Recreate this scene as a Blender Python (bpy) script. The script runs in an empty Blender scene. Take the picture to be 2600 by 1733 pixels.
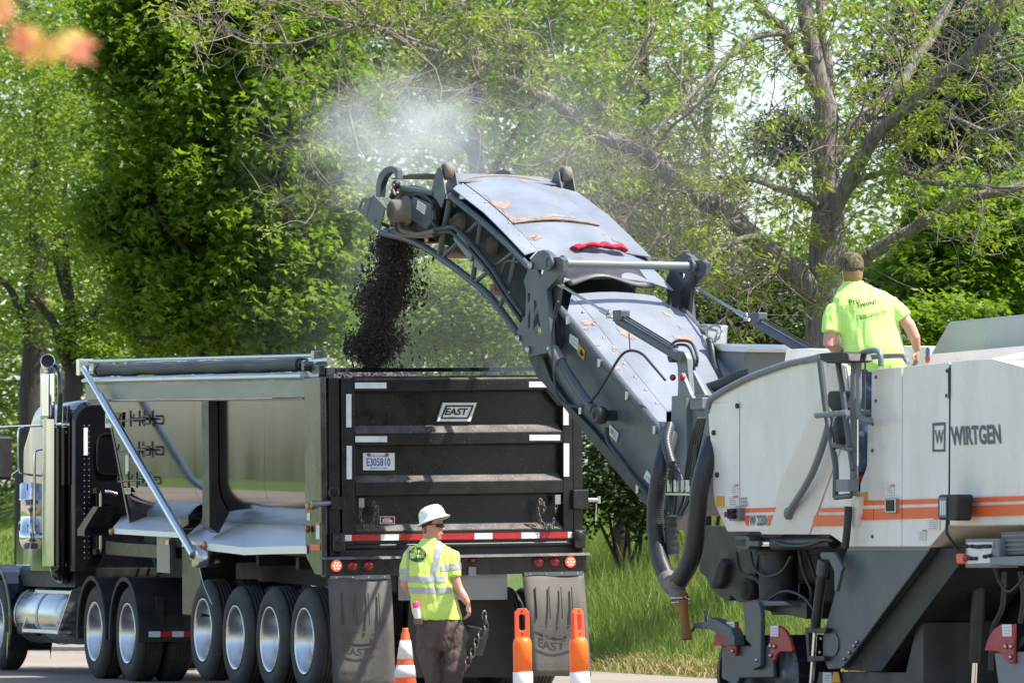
import bpy, bmesh, math, random
import numpy as np
from mathutils import Vector, Matrix, noise
from mathutils.geometry import tessellate_polygon
from mathutils.bvhtree import BVHTree
random.seed(7); RNG = np.random.default_rng(11)
rad = math.radians
sc = bpy.context.scene
COL = sc.collection

# ------------------------------------------------------------------ camera, sky, sun, exposure
FPX, CAMH, YHOR = 15700.0, 1.51, 1370.0      # focal length in px of the 2600 px wide photograph, eye height, horizon row
PITCH = math.atan((YHOR - 866.5) / FPX)
cam = bpy.data.cameras.new('camera'); camo = bpy.data.objects.new('camera', cam); COL.objects.link(camo)
cam.sensor_width = 36; cam.lens = 36 * FPX / 2600; cam.clip_start = 0.2; cam.clip_end = 4000
camo.location = (0, 0, CAMH); camo.rotation_euler = (math.pi / 2 + PITCH, 0, 0)
cam.dof.use_dof = True; cam.dof.focus_distance = 57.0; cam.dof.aperture_fstop = 8.0
sc.camera = camo
SUN_AZ, SUN_EL = rad(-14), rad(58)           # azimuth measured from +X (picture right), negative = towards the camera
sdir = Vector((math.cos(SUN_AZ) * math.cos(SUN_EL), math.sin(SUN_AZ) * math.cos(SUN_EL), math.sin(SUN_EL)))
w = bpy.data.worlds.new('World'); sc.world = w; w.use_nodes = True
nt = w.node_tree; bg = nt.nodes['Background']
sky = nt.nodes.new('ShaderNodeTexSky'); sky.sky_type = 'NISHITA'; sky.sun_disc = False
sky.sun_elevation = SUN_EL; sky.sun_rotation = math.pi / 2 - SUN_AZ; sky.air_density = 1.0; sky.dust_density = 1.4; sky.ozone_density = 1.0
nt.links.new(sky.outputs[0], bg.inputs[0]); bg.inputs[1].default_value = 0.15
sl = bpy.data.lights.new('sun', 'SUN'); sl.energy = 4.6; sl.angle = rad(0.53); sl.color = (1.0, 0.95, 0.87)
so = bpy.data.objects.new('sun', sl); COL.objects.link(so); so.rotation_euler = sdir.to_track_quat('Z', 'Y').to_euler()
so.location = (30, 0, 60)
sc.view_settings.view_transform = 'Standard'; sc.view_settings.look = 'None'
sc.view_settings.exposure = 0.95; sc.view_settings.gamma = 1.0; sc.view_settings.use_curve_mapping = False
sc.render.engine = 'CYCLES'
cy = sc.cycles
cy.use_denoising = True; cy.max_bounces = 8; cy.diffuse_bounces = 3; cy.glossy_bounces = 4; cy.transmission_bounces = 4
cy.transparent_max_bounces = 8; cy.volume_bounces = 1; cy.caustics_reflective = False; cy.caustics_refractive = False
cy.volume_step_rate = 2.0; cy.volume_max_steps = 96; cy.sample_clamp_indirect = 6.0

# ------------------------------------------------------------------ frames and pixel back-projection onto real planes
CAMP = np.array([0, 0, CAMH])
def ray(px, py):
    x = (px - 1300) / FPX; z = (866.5 - py) / FPX
    c, s = math.cos(PITCH), math.sin(PITCH)
    return np.array([x, c - z * s, s + z * c])
def at(px, py, Y):
    d = ray(px, py); return CAMP + d * (Y / d[1])
class Frame:
    """local x = forward (away), y = left, z = up"""
    def __init__(s, O, phi, pit=0.0, roll=0.0):
        s.O = np.array(O, float)
        R = np.array([[-math.sin(phi), -math.cos(phi), 0], [math.cos(phi), -math.sin(phi), 0], [0, 0, 1.0]])
        cp, sp, cr, sr = math.cos(pit), math.sin(pit), math.cos(roll), math.sin(roll)
        s.R = R @ np.array([[cp, 0, -sp], [0, 1, 0], [sp, 0, cp]]) @ np.array([[1, 0, 0], [0, cr, -sr], [0, sr, cr]])
    def hit(s, px, py, ax, val):
        d = s.R.T @ ray(px, py); c = s.R.T @ (CAMP - s.O)
        return c + d * ((val - c[ax]) / d[ax])
    def side(s, px, py, v=0.0):               # -> (u, z) on the plane y = v
        p = s.hit(px, py, 1, v); return (p[0], p[2])
    def rear(s, px, py, u=0.0):               # -> (v, z) on the plane x = u
        p = s.hit(px, py, 0, u); return (p[1], p[2])
    def w(s, p): return s.O + s.R @ np.array(p, float)
    def loc(s, p): return s.R.T @ (np.array(p, float) - s.O)
    def mat(s):
        m = Matrix.Identity(4)
        for i in range(3):
            for j in range(3): m[i][j] = s.R[i][j]
            m[i][3] = s.O[i]
        return m
class WorldFrame(Frame):
    def __init__(s, O=(0, 0, 0), rz=0.0):
        s.O = np.array(O, float); c, n = math.cos(rz), math.sin(rz)
        s.R = np.array([[c, -n, 0], [n, c, 0], [0, 0, 1.0]])
WF = WorldFrame()

# ------------------------------------------------------------------ objects
ROOTM = {}                                    # object name -> world matrix of its thing
def tag(o, label, cat, group=None, kind=None):
    if label: o['label'] = label
    if cat: o['category'] = cat
    if group: o['group'] = group
    if kind: o['kind'] = kind
    return o
def thing(name, label, cat, frame, group=None):
    o = bpy.data.objects.new(name, None); COL.objects.link(o); o.empty_display_size = 0.3
    m = frame.mat(); o.matrix_world = m; ROOTM[o.name] = m
    return tag(o, label, cat, group)
def link(name, me, parent=None, m_world=None, label=None):
    o = bpy.data.objects.new(name, me); COL.objects.link(o)
    if parent is not None:
        root = ROOTM[parent.name]; ROOTM[o.name] = root; o.parent = parent
        o.matrix_basis = root.inverted() @ m_world if m_world is not None else Matrix.Identity(4)
        if m_world is not None: ROOTM[o.name] = m_world
    else:
        m = m_world if m_world is not None else Matrix.Identity(4)
        o.matrix_world = m; ROOTM[o.name] = m
    if label: o['label'] = label
    return o
def np_mesh(name, V, Fc, mat=None, smooth=False):
    """V (n,3), Fc (m,k) uniform polygons"""
    V = np.asarray(V, np.float32); Fc = np.asarray(Fc, np.int32)
    me = bpy.data.meshes.new(name); m, k = Fc.shape
    me.vertices.add(len(V)); me.vertices.foreach_set('co', V.ravel())
    me.loops.add(m * k); me.loops.foreach_set('vertex_index', Fc.ravel())
    me.polygons.add(m); me.polygons.foreach_set('loop_start', np.arange(0, m * k, k, dtype=np.int32))
    me.polygons.foreach_set('loop_total', np.full(m, k, np.int32))
    if smooth: me.polygons.foreach_set('use_smooth', np.ones(m, bool))
    me.update(calc_edges=True)
    if mat: me.materials.append(mat)
    return me
def catmull(P, k=6):
    P = [np.array(p, float) for p in P]
    if len(P) < 3: return P
    Q = [2 * P[0] - P[1]] + P + [2 * P[-1] - P[-2]]; out = []
    for i in range(1, len(Q) - 2):
        a, b, c, d = Q[i - 1:i + 3]
        for j in range(k):
            t = j / k
            out.append(.5 * (2 * b + (c - a) * t + (2 * a - 5 * b + 4 * c - d) * t * t + (3 * b - a - 3 * c + d) * t ** 3))
    out.append(P[-1]); return out
class MB:
    def __init__(s): s.v = []; s.f = []; s.s = []
    def add(s, V, Fc, smooth=False):
        n = len(s.v); s.v += [tuple(float(c) for c in p) for p in V]
        for f in Fc: s.f.append([i + n for i in f]); s.s.append(smooth)
        return s
    def box(s, x0, x1, y0, y1, z0, z1):
        V = [(x, y, z) for x in (x0, x1) for y in (y0, y1) for z in (z0, z1)]
        return s.add(V, [(0, 1, 3, 2), (4, 6, 7, 5), (0, 4, 5, 1), (2, 3, 7, 6), (0, 2, 6, 4), (1, 5, 7, 3)])
    def hexa(s, A, B):
        """two quads (4 points each) joined into a block"""
        return s.add(list(A) + list(B), [(3, 2, 1, 0), (4, 5, 6, 7), (0, 1, 5, 4), (1, 2, 6, 5), (2, 3, 7, 6), (3, 0, 4, 7)])
    def prism(s, poly, ax, a, b, holes=()):
        def p3(p, t):
            return {0: (t, p[0], p[1]), 1: (p[0], t, p[1]), 2: (p[0], p[1], t)}[ax]
        loops = [list(poly)] + [list(h) for h in holes]
        tris = tessellate_polygon([[Vector((p[0], p[1], 0)) for p in l] for l in loops])
        flat = [p for l in loops for p in l]; n = len(flat)
        Fc = [tuple(t) for t in tris] + [tuple(i + n for i in reversed(t)) for t in tris]; o = 0
        for l in loops:
            m = len(l)
            Fc += [(o + i, o + (i + 1) % m, o + (i + 1) % m + n, o + i + n) for i in range(m)]; o += m
        if not holes:
            m = len(poly); Fc = [tuple(range(m)), tuple(range(2 * m - 1, m - 1, -1))] + Fc[-m:]
        return s.add([p3(p, a) for p in flat] + [p3(p, b) for p in flat], Fc)
    def rings(s, R, smooth=True, caps=True, closed=False):
        n = len(R[0]); V = [p for r in R for p in r]; Fc = []
        L = len(R)
        for i in range(L if closed else L - 1):
            for j in range(n):
                a, b = i * n, ((i + 1) % L) * n
                Fc.append((a + j, a + (j + 1) % n, b + (j + 1) % n, b + j))
        s.add(V, Fc, smooth)
        if caps and not closed:
            s.add(R[0], [tuple(range(n - 1, -1, -1))]); s.add(R[-1], [tuple(range(n))])
        return s
    def tube(s, path, r, n=8, caps=True, smooth=True, flat=None):
        P = [np.array(p, float) for p in path]; R = []
        rr = [r] * len(P) if np.isscalar(r) else list(r)
        t0 = P[1] - P[0]; t0 /= np.linalg.norm(t0) + 1e-9
        up = np.array([0, 0, 1.0]) if abs(t0[2]) < .9 else np.array([1.0, 0, 0])
        x = np.cross(up, t0); x /= np.linalg.norm(x)
        for i, p in enumerate(P):
            t = P[min(i + 1, len(P) - 1)] - P[max(i - 1, 0)]; t = t / (np.linalg.norm(t) + 1e-9)
            x = x - t * np.dot(x, t); x /= np.linalg.norm(x) + 1e-9; y = np.cross(t, x)
            q = rr[i]; qx, qy = (q, q) if np.isscalar(q) else q
            R.append([p + x * qx * math.cos(2 * math.pi * (k + .5) / n) + y * qy * math.sin(2 * math.pi * (k + .5) / n) for k in range(n)])
        return s.rings(R, smooth, caps)
    def cyl(s, a, b, r, r2=None, n=14, caps=True): return s.tube([a, b], [r, r if r2 is None else r2], n, caps)
    def lathe(s, prof, O, axis, n=32, closed=False, smooth=True):
        """prof = [(radius, height)], around axis (0,1,2) through O"""
        R = []
        for r, h in prof:
            ring = []
            for k in range(n):
                c, d = r * math.cos(2 * math.pi * k / n), r * math.sin(2 * math.pi * k / n)
                q = {0: (h, c, d), 1: (d, h, c), 2: (c, d, h)}[axis]
                ring.append((O[0] + q[0], O[1] + q[1], O[2] + q[2]))
            R.append(ring)
        return s.rings(R, smooth, caps=not closed, closed=closed)
    def ball(s, c, rx, ry=None, rz=None, n=14, m=8):
        ry = ry or rx; rz = rz or rx; R = []
        for i in range(m + 1):
            a = -math.pi / 2 + math.pi * min(max(i / m, .02), .98)
            R.append([(c[0] + rx * math.cos(a) * math.cos(2 * math.pi * k / n), c[1] + ry * math.cos(a) * math.sin(2 * math.pi * k / n), c[2] + rz * math.sin(a)) for k in range(n)])
        return s.rings(R)
    def torus(s, c, R, r, axis, n=14, m=6, stretch=(1, 1)):
        rings = []
        for i in range(n):
            a = 2 * math.pi * i / n; ring = []
            for j in range(m):
                b = 2 * math.pi * j / m; q = R + r * math.cos(b)
                x, y, z = q * math.cos(a) * stretch[0], q * math.sin(a) * stretch[1], r * math.sin(b)
                p = {0: (z, x, y), 1: (x, z, y), 2: (x, y, z)}[axis]
                ring.append((c[0] + p[0], c[1] + p[1], c[2] + p[2]))
            rings.append(ring)
        return s.rings(rings, closed=True)
    def mesh(s, name, mat, frame=None, root=None):
        """verts are in `frame`; stored in the coordinates of matrix `root`"""
        V = np.array(s.v, float)
        if frame is not None:
            V = V @ frame.R.T + frame.O
        if root is not None:
            inv = np.array(root.inverted()); V = V @ inv[:3, :3].T + inv[:3, 3]
        me = bpy.data.meshes.new(name); me.from_pydata(V.tolist(), [], s.f)
        me.polygons.foreach_set('use_smooth', np.array(s.s, bool)); me.update()
        bm = bmesh.new(); bm.from_mesh(me); bmesh.ops.recalc_face_normals(bm, faces=bm.faces); bm.to_mesh(me); bm.free()
        if mat: me.materials.append(mat)
        return me
    def build(s, name, mat, parent=None, frame=WF, bev=0.0, label=None):
        root = ROOTM[parent.name] if parent is not None else None
        me = s.mesh(name, mat, frame, root)
        o = link(name, me, parent, None, label)
        if bev:
            b = o.modifiers.new('bevel', 'BEVEL'); b.width = bev; b.segments = 2; b.limit_method = 'ANGLE'; b.angle_limit = rad(35)
            b.harden_normals = False
        return o
def text_np(s, bold=0.0):
    cu = bpy.data.curves.new('text', 'FONT'); cu.body = s; cu.size = 1; cu.offset = bold; cu.resolution_u = 3
    o = bpy.data.objects.new('text', cu); COL.objects.link(o)
    dg = bpy.context.evaluated_depsgraph_get(); dg.update()
    me = bpy.data.meshes.new_from_object(o.evaluated_get(dg))
    bm = bmesh.new(); bm.from_mesh(me); bmesh.ops.triangulate(bm, faces=bm.faces)
    V = np.array([v.co[:] for v in bm.verts]); bm.verts.ensure_lookup_table()
    Fc = [[v.index for v in f.verts] for f in bm.faces]
    bm.free(); bpy.data.objects.remove(o); bpy.data.curves.remove(cu); bpy.data.meshes.remove(me)
    lo, hi = V.min(0), V.max(0)
    V[:, 0] = (V[:, 0] - lo[0]) / (hi[0] - lo[0]); V[:, 1] = (V[:, 1] - lo[1]) / (hi[1] - lo[1])
    return V[:, :2], Fc
def lettering(name, s, mat, parent, frame, bl, br, tl, bold=0.0, label=None):
    """letters fitted to the parallelogram bottom-left, bottom-right, top-left (points in frame)"""
    V, Fc = text_np(s, bold); bl, br, tl = (np.array(p, float) for p in (bl, br, tl))
    m = MB(); m.add([bl + (br - bl) * a + (tl - bl) * b for a, b in V], Fc)
    return m.build(name, mat, parent, frame, label=label)

# ------------------------------------------------------------------ materials
def newmat(name):
    m = bpy.data.materials.new(name); m.use_nodes = True
    return m, m.node_tree, m.node_tree.nodes['Principled BSDF']
def nd(nt, typ, **kw):
    n = nt.nodes.new(typ)
    for k, v in kw.items():
        if k in n.inputs: n.inputs[k].default_value = v
        else: setattr(n, k, v)
    return n
def ramp(nt, fac, stops):
    r = nt.nodes.new('ShaderNodeValToRGB'); e = r.color_ramp.elements
    while len(e) > len(stops): e.remove(e[-1])
    while len(e) < len(stops): e.new(0.5)
    for q, (p, c) in zip(e, stops): q.position = p; q.color = (c[0], c[1], c[2], 1) if len(c) == 3 else c
    nt.links.new(fac, r.inputs[0]); return r
def mixc(nt, fac, a, b, mode='MIX'):
    n = nt.nodes.new('ShaderNodeMix'); n.data_type = 'RGBA'; n.blend_type = mode
    for sock, val in ((n.inputs[0], fac), (n.inputs[6], a), (n.inputs[7], b)):
        if hasattr(val, 'is_output'): nt.links.new(val, sock)
        elif np.isscalar(val): sock.default_value = val
        else: sock.default_value = (*val[:3], 1)
    return n.outputs[2]
def pm(name, col, rough=.5, metal=0.0, var=.12, scale=6.0, dirt=None, dirt_amt=.3, dirt_scale=3.0, specks=None, bump=0.0, bscale=60.0, stretch=(1, 1, 1), spec=.5, coat=0.0, rvar=.1):
    m, nt, b = newmat(name)
    tc = nd(nt, 'ShaderNodeTexCoord'); mp = nd(nt, 'ShaderNodeMapping'); mp.inputs['Scale'].default_value = stretch
    nt.links.new(tc.outputs['Object'], mp.inputs[0]); co = mp.outputs[0]
    n1 = nd(nt, 'ShaderNodeTexNoise', Scale=scale, Detail=6.0, Roughness=.6); nt.links.new(co, n1.inputs[0])
    c = np.array(col); lo, hi = np.clip(c * (1 - var), 0, 1), np.clip(c * (1 + var), 0, 1)
    out = ramp(nt, n1.outputs[0], [(.3, lo), (.7, hi)]).outputs[0]
    if dirt is not None:
        n2 = nd(nt, 'ShaderNodeTexNoise', Scale=dirt_scale, Detail=8.0, Roughness=.7); nt.links.new(co, n2.inputs[0])
        fr = ramp(nt, n2.outputs[0], [(.5 - .25 * dirt_amt, (0, 0, 0)), (.75, (dirt_amt * 1.6,) * 3)])
        out = mixc(nt, fr.outputs[0], out, dirt)
    if specks is not None:
        vo = nd(nt, 'ShaderNodeTexVoronoi', Scale=specks[1]); nt.links.new(co, vo.inputs[0])
        fr = ramp(nt, vo.outputs[0], [(specks[2], (1, 1, 1)), (specks[2] + .04, (0, 0, 0))])
        out = mixc(nt, fr.outputs[0], out, specks[0])
    nt.links.new(out, b.inputs['Base Color'])
    rr = ramp(nt, n1.outputs[0], [(.3, (max(rough - rvar, .02),) * 3), (.7, (min(rough + rvar, 1),) * 3)])
    nt.links.new(rr.outputs[0], b.inputs['Roughness'])
    b.inputs['Metallic'].default_value = metal; b.inputs['Specular IOR Level'].default_value = spec; b.inputs['Coat Weight'].default_value = coat
    b.inputs['Coat Roughness'].default_value = .08
    if bump:
        n3 = nd(nt, 'ShaderNodeTexNoise', Scale=bscale, Detail=5.0); nt.links.new(co, n3.inputs[0])
        bp = nd(nt, 'ShaderNodeBump', Strength=bump, Distance=.02); nt.links.new(n3.outputs[0], bp.inputs['Height']); nt.links.new(bp.outputs[0], b.inputs['Normal'])
    return m
M = {}
DUST = (.30, .27, .23)
M['black'] = pm('black_paint', (.010, .010, .011), .32, dirt=(.06, .055, .05), dirt_amt=.35, dirt_scale=4, specks=((.32, .3, .27), 26, .05), spec=.5)
M['gate'] = pm('gate_paint', (.008, .008, .008), .34, dirt=(.030, .027, .024), dirt_amt=.35, dirt_scale=2.5, specks=((.34, .32, .29), 30, .055), spec=.5)
M['ledge'] = pm('dusty_ledge', (.055, .05, .044), .6, dirt=(.19, .17, .15), dirt_amt=.7, dirt_scale=5, specks=((.45, .42, .38), 30, .12))
M['cab'] = pm('cab_paint', (.006, .0065, .009), .08, coat=.6, var=.05, rvar=.03, dirt=(.03, .03, .03), dirt_amt=.15)
M['chassis'] = pm('chassis_black', (.012, .012, .012), .6, dirt=(.06, .055, .05), dirt_amt=.5)
M['rubber'] = pm('tyre_rubber', (.018, .018, .019), .75, dirt=(.075, .07, .062), dirt_amt=.55, dirt_scale=6, bump=.15)
M['flap'] = pm('mudflap_rubber', (.085, .078, .068), .8, dirt=(.17, .155, .135), dirt_amt=.6, dirt_scale=3, bump=.1, stretch=(1, 1, .35))
M['flapdark'] = pm('flap_letter_rubber', (.075, .069, .06), .8, dirt=(.14, .13, .11), dirt_amt=.5)
M['alu'] = pm('aluminium', (.62, .62, .60), .3, 1.0, var=.08, scale=4, stretch=(.3, 1, 3))
M['polish'] = pm('polished_wall', (.215, .215, .225), .12, 1.0, var=.06, scale=2, rvar=.03, stretch=(1, 1, .25))
M['dull'] = pm('dull_aluminium', (.265, .265, .275), .42, 1.0, var=.1, scale=5, dirt=(.25, .22, .19), dirt_amt=.25, stretch=(.25, 1, 2))
M['chrome'] = pm('chrome', (.80, .80, .80), .06, 1.0, var=.03, rvar=.03)
M['steel'] = pm('bright_steel', (.55, .55, .55), .28, 1.0, var=.1, dirt=(.2, .17, .14), dirt_amt=.3, dirt_scale=12)
M['post'] = pm('post_aluminium', (.14, .14, .145), .25, 1.0, var=.08, scale=3, dirt=(.2, .19, .17), dirt_amt=.2)
M['chainsteel'] = pm('chain_steel', (.16, .145, .13), .45, .7, var=.2)
M['white'] = pm('white_paint', (.80, .80, .79), .4, var=.03)
M['tape'] = pm('reflective_white', (.78, .80, .80), .35, var=.05, dirt=(.5, .48, .44), dirt_amt=.3, dirt_scale=14)
M['tapered'] = pm('reflective_red', (.52, .022, .026), .35, var=.1, dirt=(.25, .06, .05), dirt_amt=.3, dirt_scale=12)
M['tarp'] = pm('tarp_fabric', (.022, .022, .024), .55, dirt=(.12, .12, .12), dirt_amt=.35, bump=.4, bscale=5, stretch=(.25, 1, 1))
M['amber'] = pm('amber_lens', (.75, .22, .02), .2, coat=.5)
M['redlens'] = pm('red_lens', (.32, .008, .010), .2, coat=.5)
m, nt, b = newmat('lit_red_lamp'); M['redlit'] = m
b.inputs['Base Color'].default_value = (.5, .01, .01, 1); b.inputs['Emission Color'].default_value = (1, .06, .03, 1); b.inputs['Emission Strength'].default_value = 1.6
m, nt, b = newmat('lit_red_diode'); M['diode'] = m
b.inputs['Base Color'].default_value = (.8, .1, .1, 1); b.inputs['Emission Color'].default_value = (1, .25, .2, 1); b.inputs['Emission Strength'].default_value = 3.2
M['plateblue'] = pm('plate_blue', (.03, .08, .32), .5)
M['maroon'] = pm('maroon_plate', (.30, .012, .03), .4)
M['ink'] = pm('black_ink', (.012, .012, .013), .5)
M['cream'] = pm('machine_white', (.86, .80, .765), .34, var=.03, scale=2, dirt=(.52, .45, .38), dirt_amt=.34, dirt_scale=2.6, coat=.2, stretch=(1, 1, .35))
M['hoodgrey'] = pm('cover_grey', (.30, .33, .37), .32, var=.08, scale=3, dirt=(.4, .4, .4), dirt_amt=.3, stretch=(1, 1, .3))
M['cream2'] = pm('deck_beige_band_light', (.74, .66, .59), .36, var=.025, scale=2, dirt=(.55, .48, .4), dirt_amt=.15, coat=.2)  # beige of the engine deck; on the hood band it stands for reflected light
M['mgrey'] = pm('machine_grey', (.072, .082, .098), .42, var=.12, scale=3, dirt=(.17, .16, .145), dirt_amt=.3, dirt_scale=4)
M['mgreyl'] = pm('machine_light_grey', (.17, .185, .205), .45, var=.1, scale=3, dirt=(.24, .22, .2), dirt_amt=.3, dirt_scale=4)
M['mdark'] = pm('machine_dark', (.018, .019, .022), .5, dirt=(.06, .054, .047), dirt_amt=.4, dirt_scale=5)
M['mblack'] = pm('machine_black', (.012, .012, .013), .6, dirt=(.05, .045, .04), dirt_amt=.4)
M['logo'] = pm('logo_grey', (.105, .107, .125), .5, var=.04)
M['orange'] = pm('stripe_orange', (.80, .125, .028), .38, var=.05, scale=2)
M['red'] = pm('guard_red', (.40, .022, .035), .45, var=.12, dirt=(.25, .12, .1), dirt_amt=.35, dirt_scale=5)
M['yellow'] = pm('label_yellow', (.72, .36, .025), .45, var=.06)
M['label'] = pm('label_white', (.78, .78, .76), .5, var=.04, dirt=(.5, .48, .44), dirt_amt=.3, dirt_scale=30)
M['lines'] = pm('label_print', (.32, .33, .36), .6)
M['hose'] = pm('hose_rubber', (.026, .027, .03), .5, dirt=(.075, .068, .06), dirt_amt=.35, dirt_scale=7)
M['hosebrown'] = pm('dusty_hose', (.17, .14, .115), .75, dirt=(.28, .24, .2), dirt_amt=.5, dirt_scale=10)
M['sock'] = pm('ochre_sock', (.36, .155, .028), .65, dirt=(.16, .08, .03), dirt_amt=.55, dirt_scale=8, bump=.35, bscale=14)
M['orangecone'] = pm('cone_orange', (.90, .10, .022), .45, var=.06, dirt=(.5, .16, .07), dirt_amt=.2, dirt_scale=12)
M['orangepost'] = pm('post_orange', (.98, .165, .012), .4, var=.05, scale=3)
M['orangehead'] = pm('post_head_orange', (.95, .095, .03), .42, var=.05)
M['sleeve'] = pm('scuffed_white_sleeve', (.80, .80, .79), .4, var=.03, dirt=(.34, .27, .23), dirt_amt=.55, dirt_scale=16)
M['cloth'] = pm('red_cloth', (.40, .012, .035), .85, var=.25, scale=30, bump=.6, bscale=30)
M['asphaltbits'] = pm('millings', (.058, .044, .036), .85, var=.55, scale=18, bump=.5, bscale=40)
M['load'] = pm('millings_load', (.085, .075, .07), .9, var=.6, scale=22, bump=.9, bscale=45)
M['house'] = pm('siding', (.62, .62, .60), .6, var=.04)
M['skin'] = pm('skin', (.60, .30, .215), .5, var=.1, scale=9)
M['hair'] = pm('hair_blond', (.30, .17, .075), .7, var=.35, scale=40, stretch=(3, 3, .6))
M['hat'] = pm('helmet_white', (.86, .85, .80), .22, var=.03, coat=.3)
M['lens'] = pm('sunglass_black', (.006, .006, .008), .08)
M['pants'] = pm('brown_work_trousers', (.088, .060, .050), .85, var=.15, scale=6, dirt=(.14, .105, .088), dirt_amt=.3, dirt_scale=4, bump=.3, bscale=20)
M['jeans'] = pm('blue_jeans', (.030, .055, .125), .85, var=.35, scale=10, dirt=(.12, .16, .24), dirt_amt=.4, dirt_scale=5, bump=.35, bscale=14)
M['boot'] = pm('boot_leather', (.06, .035, .02), .7)
M['bootred'] = pm('boot_red', (.30, .03, .015), .6)
M['silver'] = pm('silver_tape', (.40, .41, .43), .4, var=.06)
M['pink'] = pm('pink_cap', (.95, .06, .22), .4)
def clothmat(name, col, trans):
    m, nt, b = newmat(name)
    tc = nd(nt, 'ShaderNodeTexCoord'); n1 = nd(nt, 'ShaderNodeTexNoise', Scale=5.0, Detail=4.0); nt.links.new(tc.outputs['Object'], n1.inputs[0])
    c = np.array(col); nt.links.new(ramp(nt, n1.outputs[0], [(.3, c * .93), (.7, np.clip(c * 1.05, 0, 1))]).outputs[0], b.inputs['Base Color'])
    b.inputs['Roughness'].default_value = .8; b.inputs['Specular IOR Level'].default_value = .25
    b.inputs['Sheen Weight'].default_value = .1
    n2 = nd(nt, 'ShaderNodeTexNoise', Scale=140.0, Detail=2.0); nt.links.new(tc.outputs['Object'], n2.inputs[0])
    bp = nd(nt, 'ShaderNodeBump', Strength=.12, Distance=.004); nt.links.new(n2.outputs[0], bp.inputs['Height']); nt.links.new(bp.outputs[0], b.inputs['Normal'])
    return m
M['hivis'] = clothmat('hi_vis_yellow', (.60, .80, .17), .2)
M['hivis2'] = clothmat('hi_vis_green', (.62, .95, .24), .2)
def camo():
    m, nt, b = newmat('camouflage'); tc = nd(nt, 'ShaderNodeTexCoord')
    n1 = nd(nt, 'ShaderNodeTexNoise', Scale=22.0, Detail=5.0, Roughness=.7, Distortion=1.5); nt.links.new(tc.outputs['Object'], n1.inputs[0])
    r = ramp(nt, n1.outputs[0], [(.38, (.015, .014, .010)), (.46, (.075, .062, .030)), (.54, (.17, .145, .07)), (.62, (.05, .05, .022))])
    nt.links.new(r.outputs[0], b.inputs['Base Color']); b.inputs['Roughness'].default_value = .85; return m
M['camo'] = camo()
def rustpaint(name, col):
    """grey-blue conveyor paint, scraped and worn to rust in patches"""
    m, nt, b = newmat(name); tc = nd(nt, 'ShaderNodeTexCoord'); co = tc.outputs['Object']
    n1 = nd(nt, 'ShaderNodeTexNoise', Scale=2.2, Detail=5.0); nt.links.new(co, n1.inputs[0])
    c = np.array(col); base = ramp(nt, n1.outputs[0], [(.3, c * .78), (.7, c * 1.14)]).outputs[0]
    n2 = nd(nt, 'ShaderNodeTexNoise', Scale=2.6, Detail=9.0, Roughness=.62, Distortion=.4); nt.links.new(co, n2.inputs[0])
    f = ramp(nt, n2.outputs[0], [(.665, (0, 0, 0)), (.68, (1, 1, 1))]).outputs[0]
    n3 = nd(nt, 'ShaderNodeTexNoise', Scale=30.0, Detail=4.0); nt.links.new(co, n3.inputs[0])
    rust = ramp(nt, n3.outputs[0], [(.3, (.19, .095, .055)), (.7, (.34, .20, .125))]).outputs[0]
    out = mixc(nt, f, base, rust)
    mp = nd(nt, 'ShaderNodeMapping'); mp.inputs['Scale'].default_value = (9, 30, 9); mp.inputs['Rotation'].default_value = (0, 0, .5); nt.links.new(co, mp.inputs[0])
    n4 = nd(nt, 'ShaderNodeTexNoise', Scale=1.0, Detail=7.0, Roughness=.75); nt.links.new(mp.outputs[0], n4.inputs[0])
    sc_ = ramp(nt, n4.outputs[0], [(.60, (0, 0, 0)), (.70, (.55, .55, .55))]).outputs[0]
    out = mixc(nt, sc_, out, (.42, .42, .42))
    nt.links.new(out, b.inputs['Base Color']); b.inputs['Roughness'].default_value = .38; b.inputs['Specular IOR Level'].default_value = .5
    bp = nd(nt, 'ShaderNodeBump', Strength=.25, Distance=.01); nt.links.new(n1.outputs[0], bp.inputs['Height']); nt.links.new(bp.outputs[0], b.inputs['Normal'])
    return m
M['cover'] = rustpaint('conveyor_paint', (.21, .23, .265))
M['rust'] = pm('rusty_edge', (.265, .17, .125), .7, var=.45, scale=22, dirt=(.30, .27, .25), dirt_amt=.5, dirt_scale=12)
def diamond():
    m, nt, b = newmat('diamond_plate'); tc = nd(nt, 'ShaderNodeTexCoord')
    b.inputs['Metallic'].default_value = .55; b.inputs['Base Color'].default_value = (.84, .85, .86, 1); b.inputs['Roughness'].default_value = .4
    ck = nd(nt, 'ShaderNodeTexChecker', Scale=44.0); nt.links.new(tc.outputs['Object'], ck.inputs[0])
    mp = nd(nt, 'ShaderNodeMapping'); mp.inputs['Rotation'].default_value = (0, 0, .78); nt.links.new(tc.outputs['Object'], mp.inputs[0])
    wv = nd(nt, 'ShaderNodeTexWave', Scale=18.0); nt.links.new(mp.outputs[0], wv.inputs[0])
    n1 = nd(nt, 'ShaderNodeTexNoise', Scale=2.5, Detail=3.0); nt.links.new(tc.outputs['Object'], n1.inputs[0])
    ad = nd(nt, 'ShaderNodeMath', operation='MULTIPLY_ADD'); ad.inputs[1].default_value = 6.0
    nt.links.new(n1.outputs[0], ad.inputs[0]); nt.links.new(wv.outputs['Fac'], ad.inputs[2])
    bp = nd(nt, 'ShaderNodeBump', Strength=.35, Distance=.006); nt.links.new(ad.outputs[0], bp.inputs['Height']); nt.links.new(bp.outputs[0], b.inputs['Normal'])
    return m
M['diamond'] = diamond()
def corrug():
    m, nt, b = newmat('spiral_hose'); b.inputs['Base Color'].default_value = (.030, .031, .035, 1); b.inputs['Roughness'].default_value = .42; return m
M['spiral'] = corrug()
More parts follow.
